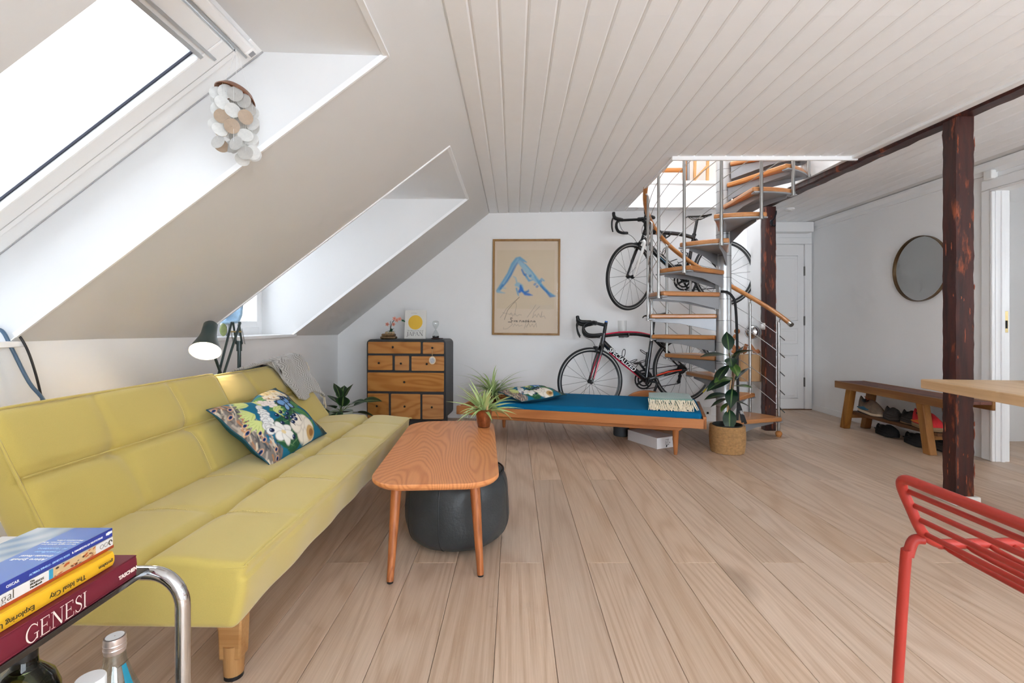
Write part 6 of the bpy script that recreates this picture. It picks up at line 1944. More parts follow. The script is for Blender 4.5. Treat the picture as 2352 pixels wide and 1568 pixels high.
m = MB(); m.lathe([(.028, 0), (.030, .002), (.036, .30), (.0345, .30), (.0285, .012), (.001, .010)], n=28, cap1=False); m.build('glass_body', M_clear, b5, angle=60)
# ================================================================== framed poster
Rw = math.radians(-3.95)
def on_wall(u_x, z, off=0.0):
    return Vector((u_x, YW(u_x) - off, z))
wx = lambda u: 0  # (unused)
pw, ph = .735, 1.045
pcx = .136; pcz = 1.03 + (745 - 659.5) * 5.25 / 1104
ps = thing('framed_poster', 'oak framed poster of a blue arched figure above a small blue cat', 'picture', mtx=Matrix.Translation((pcx, YW(pcx) - .001, pcz)) @ Matrix.Rotation(Rw, 4, 'Z') @ Matrix.Rotation(math.radians(.5), 4, 'Y'))
M_oakf = wood('oak_picture_frame', S(176, 136, 84), S(146, 106, 60), 'Z', freq=10, ring=6, tone=0, rand=False)
for a in ((-pw / 2, -pw / 2 + .022, -ph / 2, ph / 2), (pw / 2 - .022, pw / 2, -ph / 2, ph / 2), (-pw / 2 + .022, pw / 2 - .022, ph / 2 - .022, ph / 2), (-pw / 2 + .022, pw / 2 - .022, -ph / 2, -ph / 2 + .022)):
    m = MB(); m.box(a[0], a[1], -.028, 0, a[2], a[3]); m.build('frame_bar', M_oakf, ps, bevel=.002)
nu, nv = 190, 270
cv = Canvas(nu, nv, S(224, 206, 184))
q = ((cv.x > .035) & (cv.x < .94) & (cv.y > .265) & (cv.y < .905)).astype(float); cv.put(q, S(218, 200, 172), .85)
cv.put(((cv.x > .56) & (cv.x < .90) & (cv.y > .26) & (cv.y < .31)).astype(float), S(214, 198, 178), .6)
B1, B2, B3, B4 = S(104, 168, 206), S(56, 128, 196), S(150, 190, 208), S(40, 100, 160)
def pxp(x, y): return ((x - 218) / (1085 - 218), (1410 - y) / (1410 - 150))
def st(pts, w, col, al=.9): cv.stroke([pxp(*p) for p in pts], w, col, al, 4.0 / nv)
# arched body
st([(268, 830), (330, 740), (420, 600), (470, 470), (520, 400), (560, 385), (620, 420), (655, 440)], [.020, .024, .026, .024, .022, .018, .012, .004], B1)
st([(300, 800), (380, 690), (440, 590), (500, 470), (545, 420), (600, 440), (640, 480)], [.010, .022, .020, .020, .014, .010, .004], B2, .7)
st([(340, 730), (420, 600), (480, 480), (540, 400)], .010, B3, .8)
st([(560, 440), (640, 520), (720, 610), (800, 690), (850, 745)], [.020, .032, .034, .026, .016], B3, .9)
st([(590, 540), (620, 600), (660, 640)], [.008, .012, .006], B2); st([(655, 640), (690, 690), (740, 680)], [.012, .012, .004], B1); st([(640, 470), (720, 560), (780, 640)], .006, B1)
for x, y in ((640, 610), (705, 625), (770, 740), (850, 700), (800, 770)): cv.ell(*pxp(x, y), .018, .014, B2, .6, .6)
st([(765, 640), (830, 720), (890, 790), (950, 850), (1000, 885), (1045, 900)], [.006, .014, .016, .014, .014, .006], B1); st([(850, 760), (930, 840), (980, 905), (1030, 905)], [.010, .012, .012, .004], B2, .8)
st([(830, 700), (860, 665), (890, 690)], .008, B1); st([(265, 840), (300, 850), (360, 860)], [.014, .010, .003], B3); st([(330, 790), (375, 796)], [.006, .002], B3)
# cat
st([(478, 635), (505, 650), (520, 700), (525, 730)], [.004, .006, .007, .008], B3); st([(515, 750), (545, 745), (580, 770), (605, 830)], [.016, .024, .026, .016], B3)
st([(575, 760), (585, 810), (560, 840)], [.010, .022, .016], S(30, 116, 206)); st([(520, 800), (540, 870), (548, 895)], [.010, .008, .004], B1); st([(600, 830), (640, 870), (690, 880), (740, 890)], [.012, .016, .014, .002], S(30, 116, 206)); st([(640, 850), (680, 835), (685, 815)], [.012, .010, .003], B2)
# pencil signatures and title
PN = S(150, 136, 122); PD = S(58, 44, 38)
def pen(pts, w, col, al=.9): cv.stroke([pxp(*p) for p in pts], w, col, al, 1.6 / nv)
pen([(300, 1200), (345, 1140), (380, 1080), (440, 1020), (560, 920)], .0016, PN); pen([(358, 1225), (400, 1100), (470, 1010), (558, 918)], .0024, S(120, 96, 78)); pen([(480, 1000), (515, 990), (520, 1040), (505, 1120), (500, 1170)], .0014, PN); pen([(330, 1130), (420, 1150), (470, 1150)], .0012, PN)
pen([(430, 1160), (450, 1130), (470, 1180), (500, 1140), (530, 1175), (560, 1155), (590, 1160)], .0014, PN)
pen([(785, 1020), (740, 1090), (670, 1190)], .0016, PN); pen([(840, 1040), (760, 1120), (740, 1200), (780, 1150), (800, 1190), (820, 1140), (850, 1190), (870, 1110), (860, 1190), (900, 1170), (915, 1205)], .0015, PN); pen([(630, 1345), (660, 1250), (690, 1220), (680, 1290), (650, 1320)], .0014, PN)
pen([(350, 1330), (345, 1355), (400, 1350), (470, 1290), (455, 1270)], .0012, PN); pen([(480, 1320), (500, 1280), (520, 1310), (545, 1290), (560, 1315), (600, 1300)], .0013, PN); pen([(660, 1330), (690, 1270), (710, 1320), (740, 1280), (760, 1325), (790, 1270), (800, 1325)], .0013, PN)
pen([(468, 1205), (445, 1200), (446, 1225), (466, 1240), (455, 1258), (412, 1258)], .0036, PD)
for pts in ([(487, 1238), (494, 1254), (504, 1236)], [(530, 1238), (516, 1240), (516, 1254), (530, 1250), (532, 1238), (536, 1256)], [(565, 1256), (568, 1236), (582, 1236), (592, 1256)], [(622, 1238), (608, 1240), (608, 1254), (622, 1250), (624, 1238), (628, 1256)], [(660, 1234), (645, 1238), (660, 1246), (650, 1256), (640, 1252)], [(690, 1240), (676, 1242), (676, 1254), (690, 1252), (692, 1240), (697, 1256)], [(715, 1256), (718, 1240), (732, 1240), (740, 1256)], [(770, 1240), (756, 1242), (756, 1254), (770, 1252), (772, 1240), (780, 1256)]):
    pen(pts, .0030, PD)
iw, ih = pw - .044, ph - .044
m = MB(); m.grid(nu, nv, lambda u, v: (-iw / 2 + iw * u, -.010, -ih / 2 + ih * v)); m.cols = cv.cols(); m.build('print', vcol_mat('poster_paper', .7, .2), ps, smooth=False, fixn=False)
m = MB(); m.box(-iw / 2, iw / 2, -.018, -.016, -ih / 2, ih / 2); m.build('glass', pane_mat('picture_glass', (1, 1, 1), .012), ps, smooth=False)
m = MB(); m.box(-iw / 2, iw / 2, -.009, -.004, -ih / 2, ih / 2); m.build('backing', M_carc, ps, smooth=False)

# ================================================================== things on the chest (chest space)
CT = TM[ch.name]; ZT = .8825
jb = thing('book', 'white hardback with a yellow circle standing on the black chest', 'book', mtx=CT @ Matrix.Translation((.433, .20, ZT + .0008)) @ Matrix.Rotation(math.radians(-7), 4, 'X'))
bw, bh, bt = .222, .297, .026
m = MB(); m.box(-bw / 2, bw / 2, 0, .003, 0, bh); m.box(-bw / 2, bw / 2, bt - .003, bt, 0, bh); m.box(-bw / 2, -bw / 2 + .003, 0, bt, 0, bh); m.build('cover', mat('soft_white_cover', S(226, 224, 218), .55), jb, bevel=.001, segs=1)
m = MB(); m.box(-bw / 2 + .003, bw / 2 - .004, .003, bt - .003, .003, bh - .003); m.build('pages', M_page, jb, smooth=False)
m = MB(); n_ = 56; m.add([(.075 * math.cos(2 * PI * k / n_) + .002, -.0006, .170 + .075 * math.sin(2 * PI * k / n_)) for k in range(n_)], [tuple(range(n_))]); m.build('yellow_circle', mat('yellow_print', S(236, 190, 62), .6), jb, smooth=False)
jm = lambda x, z: frame_M((x, -.0007, z), (1, 0, 0), (0, 0, 1))
M_ink = mat('black_print', S(44, 42, 42), .7)
serif('lettering', 'JAPAN', .040, M_ink, jb, jm(-.087, .030), world=False, sx=.98)
serif('small_lettering', 'The Monocle Book of'.replace('M', 'M'), .0135, M_ink, jb, jm(-.083, .077), world=False, sx=1.12) if all(c in GL for c in 'The Monocle Book of') else None
text_obj('small_lettering', 'N I P P O N', .012, mat('grey_print', S(130, 128, 126), .7), jb, jm(-.045, .262))

og = thing('orchid_ornament', 'small pink orchid in a bronze driftwood pot on the black chest', 'ornament', mtx=CT @ Matrix.Translation((.175, .155, ZT)))
M_bronze = mat('bronze_driftwood', S(132, 104, 72), .4, metal=.55, bump=(35, .6, .01), var=.35, vscale=30)
m = MB(); m.box(-.078, .078, -.045, .045, 0, .028); m.build('lower_log', M_bronze, og, bevel=.011, segs=3)
m = MB(); m.box(-.066, .066, -.040, .040, .028, .054); m.build('upper_log', M_bronze, og, bevel=.011, segs=3)
for x in (-.02, .018, .046):
    m = MB(); m.ball((x, -.005, .060), (.018, .018, .016), 12, 8); m.build('pebble', mat('pale_pebble', S(190, 166, 130), .5, var=.2), og)
pth = smooth_path([(.022, 0, .065), (.024, 0, .13), (.05, 0, .185), (.09, -.005, .205), (.13, -.005, .20), (.155, -.01, .185)], 5)
m = MB(); m.tube(pth, .0034, 8); m.build('stem', mat('dark_stem', S(56, 50, 40), .6), og)
m = MB(); m.cyl((.012, .004, .065), (.018, .004, .185), .0026); m.build('support_stick', mat('dark_stick', S(84, 66, 58), .7), og)
glf = leaf_mesh('leaf', M_leafg, .06, .028, .5, 1.6, .8, 8, 5, lambda t_, s: S(20, 74, 46), .2)
for yw, pt2 in ((-160, 15), (-20, 20), (-60, 55), (40, 60), (-110, 30), (100, 35)): put_leaf(glf, og, (.022, 0, .07), math.radians(yw), math.radians(pt2))
pet = leaf_mesh('petal', M_leafm, .024, .017, .5, 1.6, .8, 6, 5, lambda t_, s: lerp3(S(214, 128, 108), S(236, 178, 160), t_), .1)
for (fx, fz) in ((-.012, .150), (.052, .150), (.062, .208), (.088, .192), (.118, .204)):
    fl = thing_part('blossom', og); fl.location = (fx, -.010, fz); fl.rotation_euler = (PI / 2, 0, random.uniform(0, 1))
    for k in range(5): put_leaf(pet, fl, (0, 0, 0), 2 * PI * k / 5, .25, name='petal')
    m = MB(); m.ball((0, 0, .004), .004, 8, 6); m.build('blossom_centre', mat('wine_centre', S(150, 60, 60), .6), fl)
m = MB(); m.ball((.150, -.01, .188), (.014, .008, .009)); m.ball((.166, -.01, .180), (.009, .006, .007)); m.build('bud', mat('green_bud', S(40, 92, 58), .4), og)

hg = thing('hourglass', 'clear glass hourglass with black sand on a dark tray on the chest', 'hourglass', mtx=CT @ Matrix.Translation((.665, .15, ZT)))
m = MB(); m.lathe([(.001, 0), (.040, .0), (.046, .006), (.044, .011), (.001, .011)], n=28, cap0=False, cap1=False); m.box(.03, .075, -.012, .012, .003, .010); m.build('tray', mat('dark_walnut', S(70, 42, 30), .4), hg, bevel=.002)
hp = [(.030, .0), (.034, .010), (.0345, .02), (.030, .042), (.014, .072), (.004, .084), (.014, .097), (.030, .126), (.0345, .148), (.031, .166), (.018, .174), (.001, .176)]
m = MB(); m.lathe([(r_, z + .0115) for r_, z in hp], n=32); m.build('glass_bulbs', pane_mat('thin_glass', (.93, .95, .95), .12), hg, angle=60)
m = MB(); m.lathe([(.031, .0125), (.033, .022), (.033, .030), (.020, .034), (.001, .036)], n=28); m.build('sand', mat('black_sand', S(28, 24, 24), .9, bump=(200, .5, .002)), hg)

oy = thing('shell_pendant', 'oval oyster shell pendant hanging from the top right drawer knob', 'ornament', mtx=CT @ Matrix.Translation((px2x(1287), -.016, px2z(520))))
M_twine = mat('jute_twine', S(196, 162, 116), .9)
m = MB(); m.tube([(.0, -.006, .012), (-.004, -.004, -.02), (-.002, -.002, -.075)], .0016, 6); m.tube([(0, -.006, .012), (.004, -.004, -.02), (.002, -.002, -.075)], .0016, 6); m.build('cord', M_twine, oy)['kind'] = 'stuff'
m = MB(); m.ball((0, 0, -.118), (.034, .005, .040), 24, 12); m.build('shell', mat('cream_shell', S(226, 208, 178), .45, var=.1), oy)
m = MB(); m.ball((0, -.0025, -.119), (.025, .004, .030), 20, 10); m.build('pearl_inlay', mat('grey_pearl', S(190, 190, 194), .25, var=.35, vscale=90), oy)

# ================================================================== small things on the end wall
def wall_thing(name, label, cat, x, z, off=0.0): return thing(name, label, cat, mtx=Matrix.Translation((x, YW(x) - off, z)) @ Matrix.Rotation(Rw, 4, 'Z'))
wl = wall_thing('wall_light', 'small white half cylinder wall light behind the low bicycle', 'wall light', 1.17, 1.03 - 5 * 5.18 / 1104 - .05)
m = MB(); m.prism([(.048 * math.cos(a), -.055 * math.sin(a)) for a in [PI * k / 16 for k in range(17)]], 0, .115, 'xy'); m.build('shade', M_white, wl, angle=30)
sk = wall_thing('power_socket', 'white double power socket low on the end wall by the stair pole', 'socket', 2.06, .06)
m = MB(); m.box(-.045, .035, -.012, 0, 0, .10); so_ = m.build('plate', M_white, sk, bevel=.004)
m = MB(); m.box(-.010, .012, -.015, -.0115, .02, .042); m.build('dark_plug', M_blkm, so_)
# plywood bin behind the daybed
bn = thing('plywood_stool', 'low curved plywood stool shell behind the blue daybed', 'stool', (1.30, 4.70, 0), math.radians(-4))
M_ply = wood('warm_plywood', S(190, 122, 70), S(160, 94, 48), 'X', freq=8, ring=4, tone=0, rand=False)
m = MB(); pts = []
for k in range(25):
    a = PI * k / 24; pts.append((.23 * math.cos(a), .20 + .185 * math.sin(a) ** .8))
m.prism([(.23, 0)] + pts + [(-.23, 0)], -.03, .03, 'xz'); m.build('curved_back', M_ply, bn, bevel=.008)
m = MB(); m.box(-.165, -.115, -.034, -.0305, .255, .315); m.build('black_grip', M_blkm, bn, bevel=.004)
# box and pot under the daybed
bxq = thing('carton', 'flat white cardboard carton with a printed label under the daybed', 'box', (1.19, 4.175, 0), math.radians(-63.4))
m = MB(); m.box(-.183, .183, -.10, .10, 0, .088); bo = m.build('box_body', mat('white_cardboard', S(232, 232, 232), .6), bxq, bevel=.002)
m = MB(); m.box(-.1835, .1835, -.1005, .1005, .0, .0915); m.build('lid', mat('white_cardboard_lid', S(224, 222, 222), .6), bxq, bevel=.002)
em = lambda y, z: frame_M((.1842, y, z), (0, 1, 0), (0, 0, 1))
text_obj('label_print', '<o>ml\n4 x 35\nBOX 120\nA4 220', .014, M_ink, bxq, em(-.01, .066))
text_obj('label_print', '24\n60', .012, M_ink, bxq, em(.065, .070))
m = MB(); m.add([(.1843, -.005, .008), (.1843, .008, .008), (.1843, .012, .026), (.1843, -.001, .022)], [(0, 1, 2, 3)]); m.build('maker_mark', M_ink, bxq)
dp = thing('storage_pot', 'dark grey pot standing behind the white carton under the daybed', 'pot', (1.00, 4.47, 0))
m = MB(); m.lathe([(.066, 0), (.072, .006), (.073, .15), (.070, .155), (.066, .15), (.064, .01), (.001, .008)], n=28, cap1=False); m.build('pot_body', mat('dark_grey_pot', S(62, 66, 70), .6), dp)

# short wall by the post: wooden wall box, wooden puppet, chrome lamp, strap
XP = 2.469
wb = thing('wall_box', 'pale beech wooden box shelf on the short wall behind the stairs', 'shelf', (XP, 4.905, .46))
M_beechw = wood('beech_box', S(214, 176, 132), S(190, 146, 100), 'Z', freq=30, ring=4, tone=0, rand=False)
m = MB(); m.box(-.20, -.001, -.10, .10, 0, .265); m.build('box_body', M_beechw, wb, bevel=.003)
m = MB(); m.box(-.36, -.195, -.03, .10, .23, .263); m.build('shelf_board', mat('grey_brown_board', S(120, 104, 92), .6), wb, bevel=.002)
pu = thing('wooden_puppet', 'jointed warm wood puppet sprawled on the beech wall box', 'ornament', (XP - .12, 4.87, .7255))
M_pup = wood('puppet_wood', S(186, 118, 66), S(150, 84, 42), 'Z', freq=8, ring=8, tone=0, rand=False)
for nm, a, b, w_ in (('arm', (-.14, .02, .12), (-.085, .02, .20), .034), ('body', (-.14, .02, .125), (-.095, 0, .03), .038), ('arm', (-.10, .0, .06), (-.135, 0, .017), .03), ('thigh', (-.10, -.02, .09), (-.05, -.04, .02), .034), ('foot', (-.05, -.04, .018), (-.02, -.055, .042), .032),
                    ('thigh', (.02, .02, .105), (-.005, .03, .018), .034), ('shin', (.03, -.02, .105), (.078, -.04, .024), .034), ('foot', (.078, -.04, .02), (.115, -.05, .045), .036)):
    m = MB(); m.bar(a, b, w_, w_); m.build(nm, M_pup, pu, bevel=.007)
m = MB(); m.ball((-.07, .035, .235), .028, 14, 10); m.build('head', M_pup, pu)
cl_ = thing('wall_lamp', 'round chrome wall lamp on the short wall behind the stairs', 'wall lamp', mtx=Matrix.Translation((XP - .02, 4.90, .955)) @ Matrix.Rotation(math.radians(50), 4, 'Z') @ Matrix.Rotation(-PI / 2, 4, 'Y'))
m = MB(); m.lathe([(.030, 0), (.032, .02), (.058, .04), (.068, .07), (.066, .085), (.050, .10), (.001, .108)], n=32); m.build('dome', M_chrome, cl_)
m = MB(); m.lathe([(.069, .066), (.072, .070), (.069, .075)], n=32, cap0=False, cap1=False); m.build('rim_ring', M_inox, cl_)
th = thing('thermostat', 'small white thermostat knob on the far timber post', 'thermostat', (2.432, 4.69, .98))
m = MB(); m.box(-.004, .011, -.028, .028, 0, .065); m.build('body', M_whiteb, th, bevel=.006)
m = MB(); m.cyl((-.028, 0, .032), (-.004, 0, .032), .022, n=20); m.build('dial', M_white, th)
m = MB(); m.tube(smooth_path([(2.463, 4.80, 2.2), (2.463, 4.80, 1.6), (2.463, 4.795, 1.1), (2.455, 4.78, 1.05)], 5), .004, 6); o = m.build('surface_cable', M_white); tag(o, 'thin white cable running down beside the far timber post', 'cable')
# black strap hung over a tread by the pole
sr = thing('lanyard_strap', 'long black strap with white lettering hung from a stair tread', 'strap', (1.83, 4.1, 1.30))
M_strap = mat('black_webbing', S(20, 20, 22), .7)
m = MB(); m.tube(smooth_path([(1.775, 4.115, 1.312), (1.825, 4.11, 1.306), (1.865, 4.105, 1.27), (1.890, 4.10, 1.20), (1.902, 4.095, .95), (1.905, 4.09, .60), (1.910, 4.09, .34)], 6), .0115, 8); m.build('strap', M_strap, sr, world=True)
for dx, zz in ((-.02, .22), (.03, .20), (.055, .19)):
    m = MB(); m.bar((1.910, 4.085, .36), (1.910 + dx, 4.07, zz), .024, .003, (0, -1, .1)); o = m.build('strap_tail', M_strap, sr, world=True)
    if dx > 0: text_obj('lettering', 'zen', .030, M_letter_w, sr, frame_M((1.910 + dx * .45 - .006, 4.0755, .30), (dx * .9, 0, -.16), (.16, 0, dx)), world=True)

# ================================================================== upper storey, seen through the opening
ur = thing('upstairs_rail', 'horizontal varnished wood rail upstairs above the stair opening', 'railing', (1.9, 5.86, UF))
m = MB(); m.cyl((-.65, 0, .42), (.20, 0, .42), .028, n=14); m.build('rail', M_beech, ur)
for x in (-.62, .18):
    m = MB(); m.cyl((x, 0, 0), (x, 0, .42), .018); m.build('rail_post', M_beech, ur)
uc = thing('upstairs_cabinet', 'low white built-in cabinet upstairs with a drawer pull', 'cabinet', (1.9, 6.12, UF))
m = MB(); m.box(-.8, .22, -.08, .15, 0, .62); m.build('body', M_paint, uc, bevel=.004)
m = MB(); m.box(-.20, .02, -.11, -.08, .335, .355); m.build('drawer_pull', M_paint, uc, bevel=.004)
ul = thing('wooden_rack', 'pale wooden lattice rack upstairs behind the stair opening', 'rack', (2.36, 6.03, UF))
M_pine = wood('pale_pine', S(232, 190, 138), S(208, 158, 102), 'Z', freq=8, ring=5, tone=0, rand=False)
for x in (-.09, .07):
    m = MB(); m.bar((x - .01, 0, 0), (x + .01, 0, .9), .032, .03, (0, 1, 0)); m.build('upright', M_pine, ul, bevel=.003)
for z in (.10, .36, .62):
    m = MB(); m.bar((-.09, -.004, z), (.07, -.004, z + .17), .028, .026, (0, 1, 0)); m.build('diagonal', M_pine, ul, bevel=.003)
up2 = thing('upstairs_post', 'orange varnished board beside a grey blue pole upstairs', 'post', (2.13, 5.98, UF))
m = MB(); m.box(-.02, .015, -.02, .02, 0, 1.0); m.build('board', M_beech, up2, bevel=.003)
m = MB(); m.cyl((.04, 0, 0), (.04, 0, 1.0), .018, n=12); m.build('pole', M_steel, up2)
# ================================================================== bench with shoes
M_bench = wood('old_pine_bench', S(170, 118, 64), S(126, 80, 38), 'Y', freq=14, ring=4, stretch=.08, rough=.55, tone=.05, knots=.4)
M_benchz = wood('old_pine_leg', S(170, 118, 64), S(126, 80, 38), 'Z', freq=14, ring=5, stretch=.08, rough=.55, tone=.05, knots=.3)
M_benchtop = wood('worn_red_brown_top', S(128, 86, 74), S(92, 58, 50), 'Y', freq=12, ring=5, stretch=.06, rough=.6, tone=.04)
M_benchdk = wood('dark_old_board', S(104, 70, 44), S(64, 42, 28), 'Y', freq=12, ring=5, stretch=.06, rough=.65, tone=.04)
bn2 = thing('bench', 'rustic low wooden bench with slanted legs along the right wall', 'bench', (3.40, 4.10, 0))
y0, y1 = -.56, .77
m = MB(); m.box(-.150, -.128, y0, y1, .395, .462); m.build('front_rail', M_bench, bn2, bevel=.003)
m = MB(); m.box(.128, .150, y0, y1, .395, .462); m.build('rear_rail', M_bench, bn2, bevel=.003)
for k in range(3):
    m = MB(); m.box(-.126 + .0845 * k, -.126 + .0845 * (k + 1) - .002, y0 + .002, y1 - .002, .436, .460); m.build('top_plank', M_benchtop, bn2, bevel=.002)
for y, sy in ((-.20, -1), (y1 - .17, 1)):
    for x in (-.10, .105):
        m = MB(); vs_ = []
        yt, yb = y, y + sy * .085
        yt, yb = (y - .02 if sy < 0 else y), (y + sy * .09)
        for (yy, zz) in ((yb, 0), (yt, .40)):
            for a, b in ((-.03, -.035), (.03, -.035), (.03, .035), (-.03, .035)): vs_.append((x + a, yy + b, zz))
        m.add(vs_, [(3, 2, 1, 0), (4, 5, 6, 7), (0, 1, 5, 4), (1, 2, 6, 5), (2, 3, 7, 6), (3, 0, 4, 7)]); m.build('leg', M_benchz, bn2, bevel=.006)
    yc = y + sy * .055
    m = MB(); m.box(-.10, .105, yc - .018, yc + .018, .11, .15); m.build('cross_rail', M_benchz, bn2, bevel=.003)
m = MB(); m.box(-.075, .005, -.33, y1 - .11, .150, .178); m.build('stretcher', M_benchdk, bn2, bevel=.004)

def shoe(label, M, c_up, c_sole, c_mid, c_lace, c_acc, high=1.0, L=.29):
    """toe towards +x"""
    t = thing('shoe', label, 'shoe', mtx=M)
    # sole outline
    def half(u):
        return .036 + .012 * math.sin(min(1, u * 1.25) * PI) + .010 * gauss(u - .74, .2) - .030 * max(0, u - .86) / .14 - .012 * max(0, .1 - u) / .1
    def layer(z0, z1, g, name, matl, lift=0.012):
        m = MB(); n_ = 20
        pts = [(L * k / n_, half(k / n_) * g) for k in range(n_ + 1)]
        ring = pts + [(x, -y) for x, y in pts[::-1]]
        q = len(ring)
        for zz in (z0, z1):
            for x, y in ring: m.v.append((x, y, zz + lift * max(0, x / L - .72) / .28))
        m.f.append(tuple(range(q - 1, -1, -1))); m.f.append(tuple(range(q, 2 * q)))
        for i in range(q): m.f.append((i, (i + 1) % q, q + (i + 1) % q, q + i))
        return m.build(name, matl, t, bevel=.003)
    layer(0, .012, .98, 'outsole', c_sole); layer(.012, .034, 1.0, 'midsole', c_mid)
    m = MB(); nx, na = 22, 16
    for i in range(nx + 1):
        u = i / nx; x = .006 + (L - .012) * u
        w = half(u) * .94
        top = .034 + (.075 * high if u < .42 else .075 * high * (1 - ((u - .42) / .58) ** 1.1) + .020 + .026 * math.sin((u - .42) / .58 * PI)) + (.022 * high * gauss(u, .10)) - (.018 * gauss(u - .2, .1))
        sl = .012 * max(0, u - .72) / .28
        for k in range(na):
            a = PI * k / (na - 1)
            m.v.append((x, w * math.cos(a) * (1 - .32 * math.sin(a) ** 2), .030 + sl + (top - .030) * math.sin(a) ** .75 * (1 if u < .99 else .6)))
    for i in range(nx):
        for k in range(na - 1): m.f.append((i * na + k, i * na + k + 1, (i + 1) * na + k + 1, (i + 1) * na + k))
    m.f.append(tuple(range(na))); m.f.append(tuple(nx * na + k for k in range(na)))
    up = m.build('upper', c_up, t, angle=60)
    m = MB(); m.ball((.075, 0, .034 + .066 * high), (.050, .026, .018), 16, 10); m.build('collar_opening', M_blkm, up)
    m = MB()
    for s in (-1, 1): m.add([(.02, s * .0465, .045), (.13, s * .0500, .042), (.20, s * .0515, .055), (.12, s * .046, .075)], [(0, 1, 2, 3)])
    for s in (-1, 1): m.tube(smooth_path([(.03, s * .046, .05), (.11, s * .0485, .052), (.19, s * .049, .062)], 4), [.005] * 3 + [.008] * 3 + [.003] * 3, 6)
    m.build('side_panel', c_acc, up)['kind'] = 'stuff'
    for k in range(5):
        x = .125 + .020 * k; z = .036 + .075 * high * (1 - .13 * k) + .016 - .004 * k
        m = MB(); m.tube(smooth_path([(x, -.030, z - .018), (x + .004, 0, z + .002), (x, .030, z - .018)], 4), .0026, 6); m.build('lace', c_lace, up)
    m = MB(); m.tube(smooth_path([(.12, -.01, .115 * high), (.10, -.03, .135 * high), (.13, -.04, .13 * high), (.125, -.02, .112 * high)], 5), .002, 6); m.build('lace_loop', c_lace, up)
    return t
cA = mat('taupe_suede', S(128, 110, 94), .85, var=.25, vscale=25); cB = mat('dark_rubber', S(36, 36, 38), .8, bump=(90, .6, .008)); cC = mat('cream_foam', S(214, 196, 168), .7); cO = mat('orange_lace', S(176, 84, 50), .8)
cD = mat('deep_teal_patch', S(40, 96, 124), .7); cR = mat('red_mesh', S(206, 40, 48), .75, var=.12, vscale=60); cT = mat('tan_rubber', S(150, 124, 92), .8); cY = mat('ochre_patch', S(214, 120, 44), .7); cDk = mat('charcoal_shoe', S(66, 60, 56), .85)
def shoe_M(x, y, z, yaw, pitch, roll=0): return Matrix.Translation((x, y, z)) @ Matrix.Rotation(math.radians(yaw), 4, 'Z') @ Matrix.Rotation(math.radians(pitch), 4, 'Y') @ Matrix.Rotation(math.radians(roll), 4, 'X')
shoe('taupe hiking trainer with cream midsole and orange laces on the bench stretcher', shoe_M(3.40, 4.72, .182, -93, 4, 0), cA, cB, cC, cO, cD, 1.25, .33)
shoe('charcoal shoe lying between the taupe trainer and the red trainer', shoe_M(3.40, 4.388, .182, -97, 6, 0), cDk, cB, cDk, cDk, cDk, .8, .17)
shoe('charcoal shoe nearer the red trainer with its tan sole turned up', shoe_M(3.41, 4.216, .182, -84, 6, 0), cDk, cT, cDk, cDk, cDk, .8, .15)
shoe('bright red trainer with tan sole behind the slanted bench leg', shoe_M(3.385, 4.062, .182, -94, 2, 0), cR, cT, cT, cO, cY, 1.15, .30)
shoe('black rubber soled shoe on the floor under the bench', shoe_M(3.47, 4.58, .002, -96, 0, 0), cB, cB, cB, cB, cB, .6, .28)
shoe('second black shoe on the floor under the bench nearer the post', shoe_M(3.46, 4.23, .002, -100, 0, 0), cB, cB, cB, cB, cB, .6, .28)
shoe('brown shoe on the floor under the near end of the bench', shoe_M(3.50, 4.00, .002, -92, 0, 0), cDk, cB, cDk, cDk, cDk, .6, .28)

# ================================================================== round mirror
mr = thing('mirror', 'large round mirror with a thin bronze frame on the right wall', 'mirror', mtx=Matrix.Translation((XRW, 4.265, 1.525)) @ Matrix.Rotation(-PI / 2, 4, 'Y'))
m = MB(); m.lathe([(.001, .012), (.284, .012), (.284, .008), (.001, .008)], n=72, cap0=False, cap1=False); m.build('mirror_glass', mat('silvered_glass', S(214, 214, 212), .02, metal=1.0), mr)
m = MB(); m.lathe([(.284, .001), (.290, .001), (.290, .028), (.284, .028), (.284, .001)], n=72, cap0=False, cap1=False); m.build('rim', mat('bronze_rim', S(112, 88, 62), .35, metal=.7), mr)

# ================================================================== dining table corner
M_ash = wood('pale_ash_top', S(236, 204, 164), S(214, 176, 130), 'Y', freq=40, ring=3, stretch=.07, rough=.4, tone=0, rand=False, spec=.4)
dt = thing('dining_table', 'pale wooden dining table corner reaching in from the right edge', 'table', (2.145, 2.545, 0), math.radians(-8))
m = MB(); m.prism([(x + .50, y - .70) for x, y in rrect(1.0, 1.40, .02, 4)], .695, .742, 'xy'); m.build('table_top', M_ash, dt, bevel=.005)
for x, y in ((.62, -.15), (.62, -1.25), (.92, -.15), (.92, -1.25)):
    m = MB(); m.tube([(x, y, 0), (x, y, .70)], [.020, .028], 14); m.build('leg', M_ash, dt)

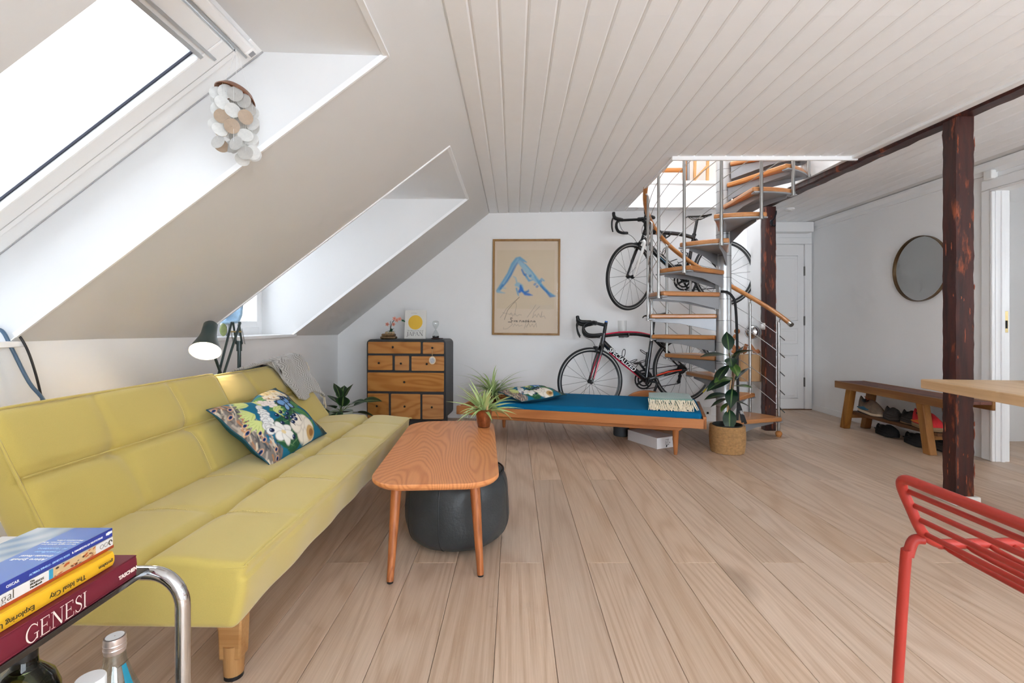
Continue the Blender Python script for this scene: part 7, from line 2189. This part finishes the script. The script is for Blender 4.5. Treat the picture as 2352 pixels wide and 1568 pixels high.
# ================================================================== red wire stool
M_redp = mat('brick_red_powder_coat', S(164, 48, 38), .42, spec=.4)
stl = thing('bar_stool', 'brick red wire bar stool with a low back at the right edge', 'stool', (.92, .62, 0))
yf, yn = .842, .40                    # far and near sides of the seat
bxx, tx = .722, .676                  # seat back line, top of the low back
zs_, ztp = .648, .762
r1 = .0085
for y in (yf, yn):
    sg = 1 if y == yf else -1
    m = MB(); m.tube(smooth_path([(tx + .004, y - sg * .04, ztp), (tx, y - sg * .012, ztp), (tx + .004, y - sg * .0, ztp - .016), (tx + .020, y, ztp - .055), (bxx - .006, y, zs_ + .018), (bxx + .02, y, zs_), (bxx + .06, y, zs_ - .002), (1.08, y, zs_ + .004), (1.13, y, zs_ - .002)], 6), r1, 12); m.build('side_rail', M_redp, stl, world=True)
m = MB(); m.cyl((tx + .004, yf - .035, ztp), (tx + .004, yn + .035, ztp), r1, n=14); m.build('top_rail', M_redp, stl, world=True)
for k in range(4):
    f_ = (k + .9) / 4.6
    m = MB(); x = tx + (bxx - tx) * f_ + .002; z = ztp - (ztp - zs_) * f_
    m.cyl((x, yf - .002, z), (x, yn + .002, z), .0046, n=10); m.build('back_wire', M_redp, stl, world=True)
for k in range(10):
    x = bxx + .028 + .040 * k
    m = MB(); m.tube(smooth_path([(x, yf, zs_ + .002), (x, yf - .05, zs_ - .008), (x, yn + .05, zs_ - .008), (x, yn, zs_ + .002)], 4), .0046, 10); m.build('seat_wire', M_redp, stl, world=True)
for (x, y, fx, fy) in ((.735, yf, .690, yf + .05), (.735, yn, .690, yn - .05), (1.08, yf, 1.13, yf + .05), (1.08, yn, 1.13, yn - .05)):
    sg = 1 if y == yf else -1
    if x < .8: pth = smooth_path([(bxx - .004, y, zs_ + .006), (bxx - .018, y + sg * .004, zs_ + .002), (bxx - .026, y + sg * .006, zs_ - .025), (bxx - .030, y + sg * .010, zs_ - .07), (fx, fy, .006)], 6)
    else: pth = [(x, y, zs_), (x + .01, y + sg * .004, zs_ - .05), (fx, fy, .006)]
    m = MB(); m.tube(pth, r1, 12); lg = m.build('leg', M_redp, stl, world=True)
    m = MB(); m.cyl((fx, fy, 0), (fx, fy, .010), .0105, n=12); m.build('foot_cap', M_blackfoot, lg, world=True)
for (a, b) in (((.706, yf + .030, .22), (1.107, yf + .030, .22)), ((.706, yn - .030, .22), (1.107, yn - .030, .22)), ((.706, yf + .030, .22), (.706, yn - .030, .22)), ((1.107, yf + .030, .22), (1.107, yn - .030, .22))):
    m = MB(); m.cyl(a, b, .0065, n=10); m.build('foot_rail', M_redp, stl, world=True)

# ================================================================== detectors in the hall
sd_ = thing('smoke_detector', 'flat round white smoke detector on the hall ceiling', 'smoke detector', mtx=Matrix.Translation((2.90, 5.06, HC)) @ Matrix.Rotation(PI, 4, 'X'))
m = MB(); m.lathe([(.052, 0), (.052, .012), (.040, .022), (.001, .024)], n=28); m.build('casing', M_white, sd_)
m = MB(); m.lathe([(.018, .0225), (.018, .026), (.001, .0265)], n=20); m.build('sensor', M_steelgrey, sd_)
al = thing('alarm_sensor', 'small white box sensor high on the right wall beside the near post', 'sensor', (XRW, 3.62, 2.16))
m = MB(); m.box(-.05, 0, -.035, .035, -.04, .03); m.build('casing', M_white, al, bevel=.008)
m = MB(); m.tube([(-.01, .0, .03), (-.01, 0, .08)], .004, 6); m.build('cable_stub', M_white, al)
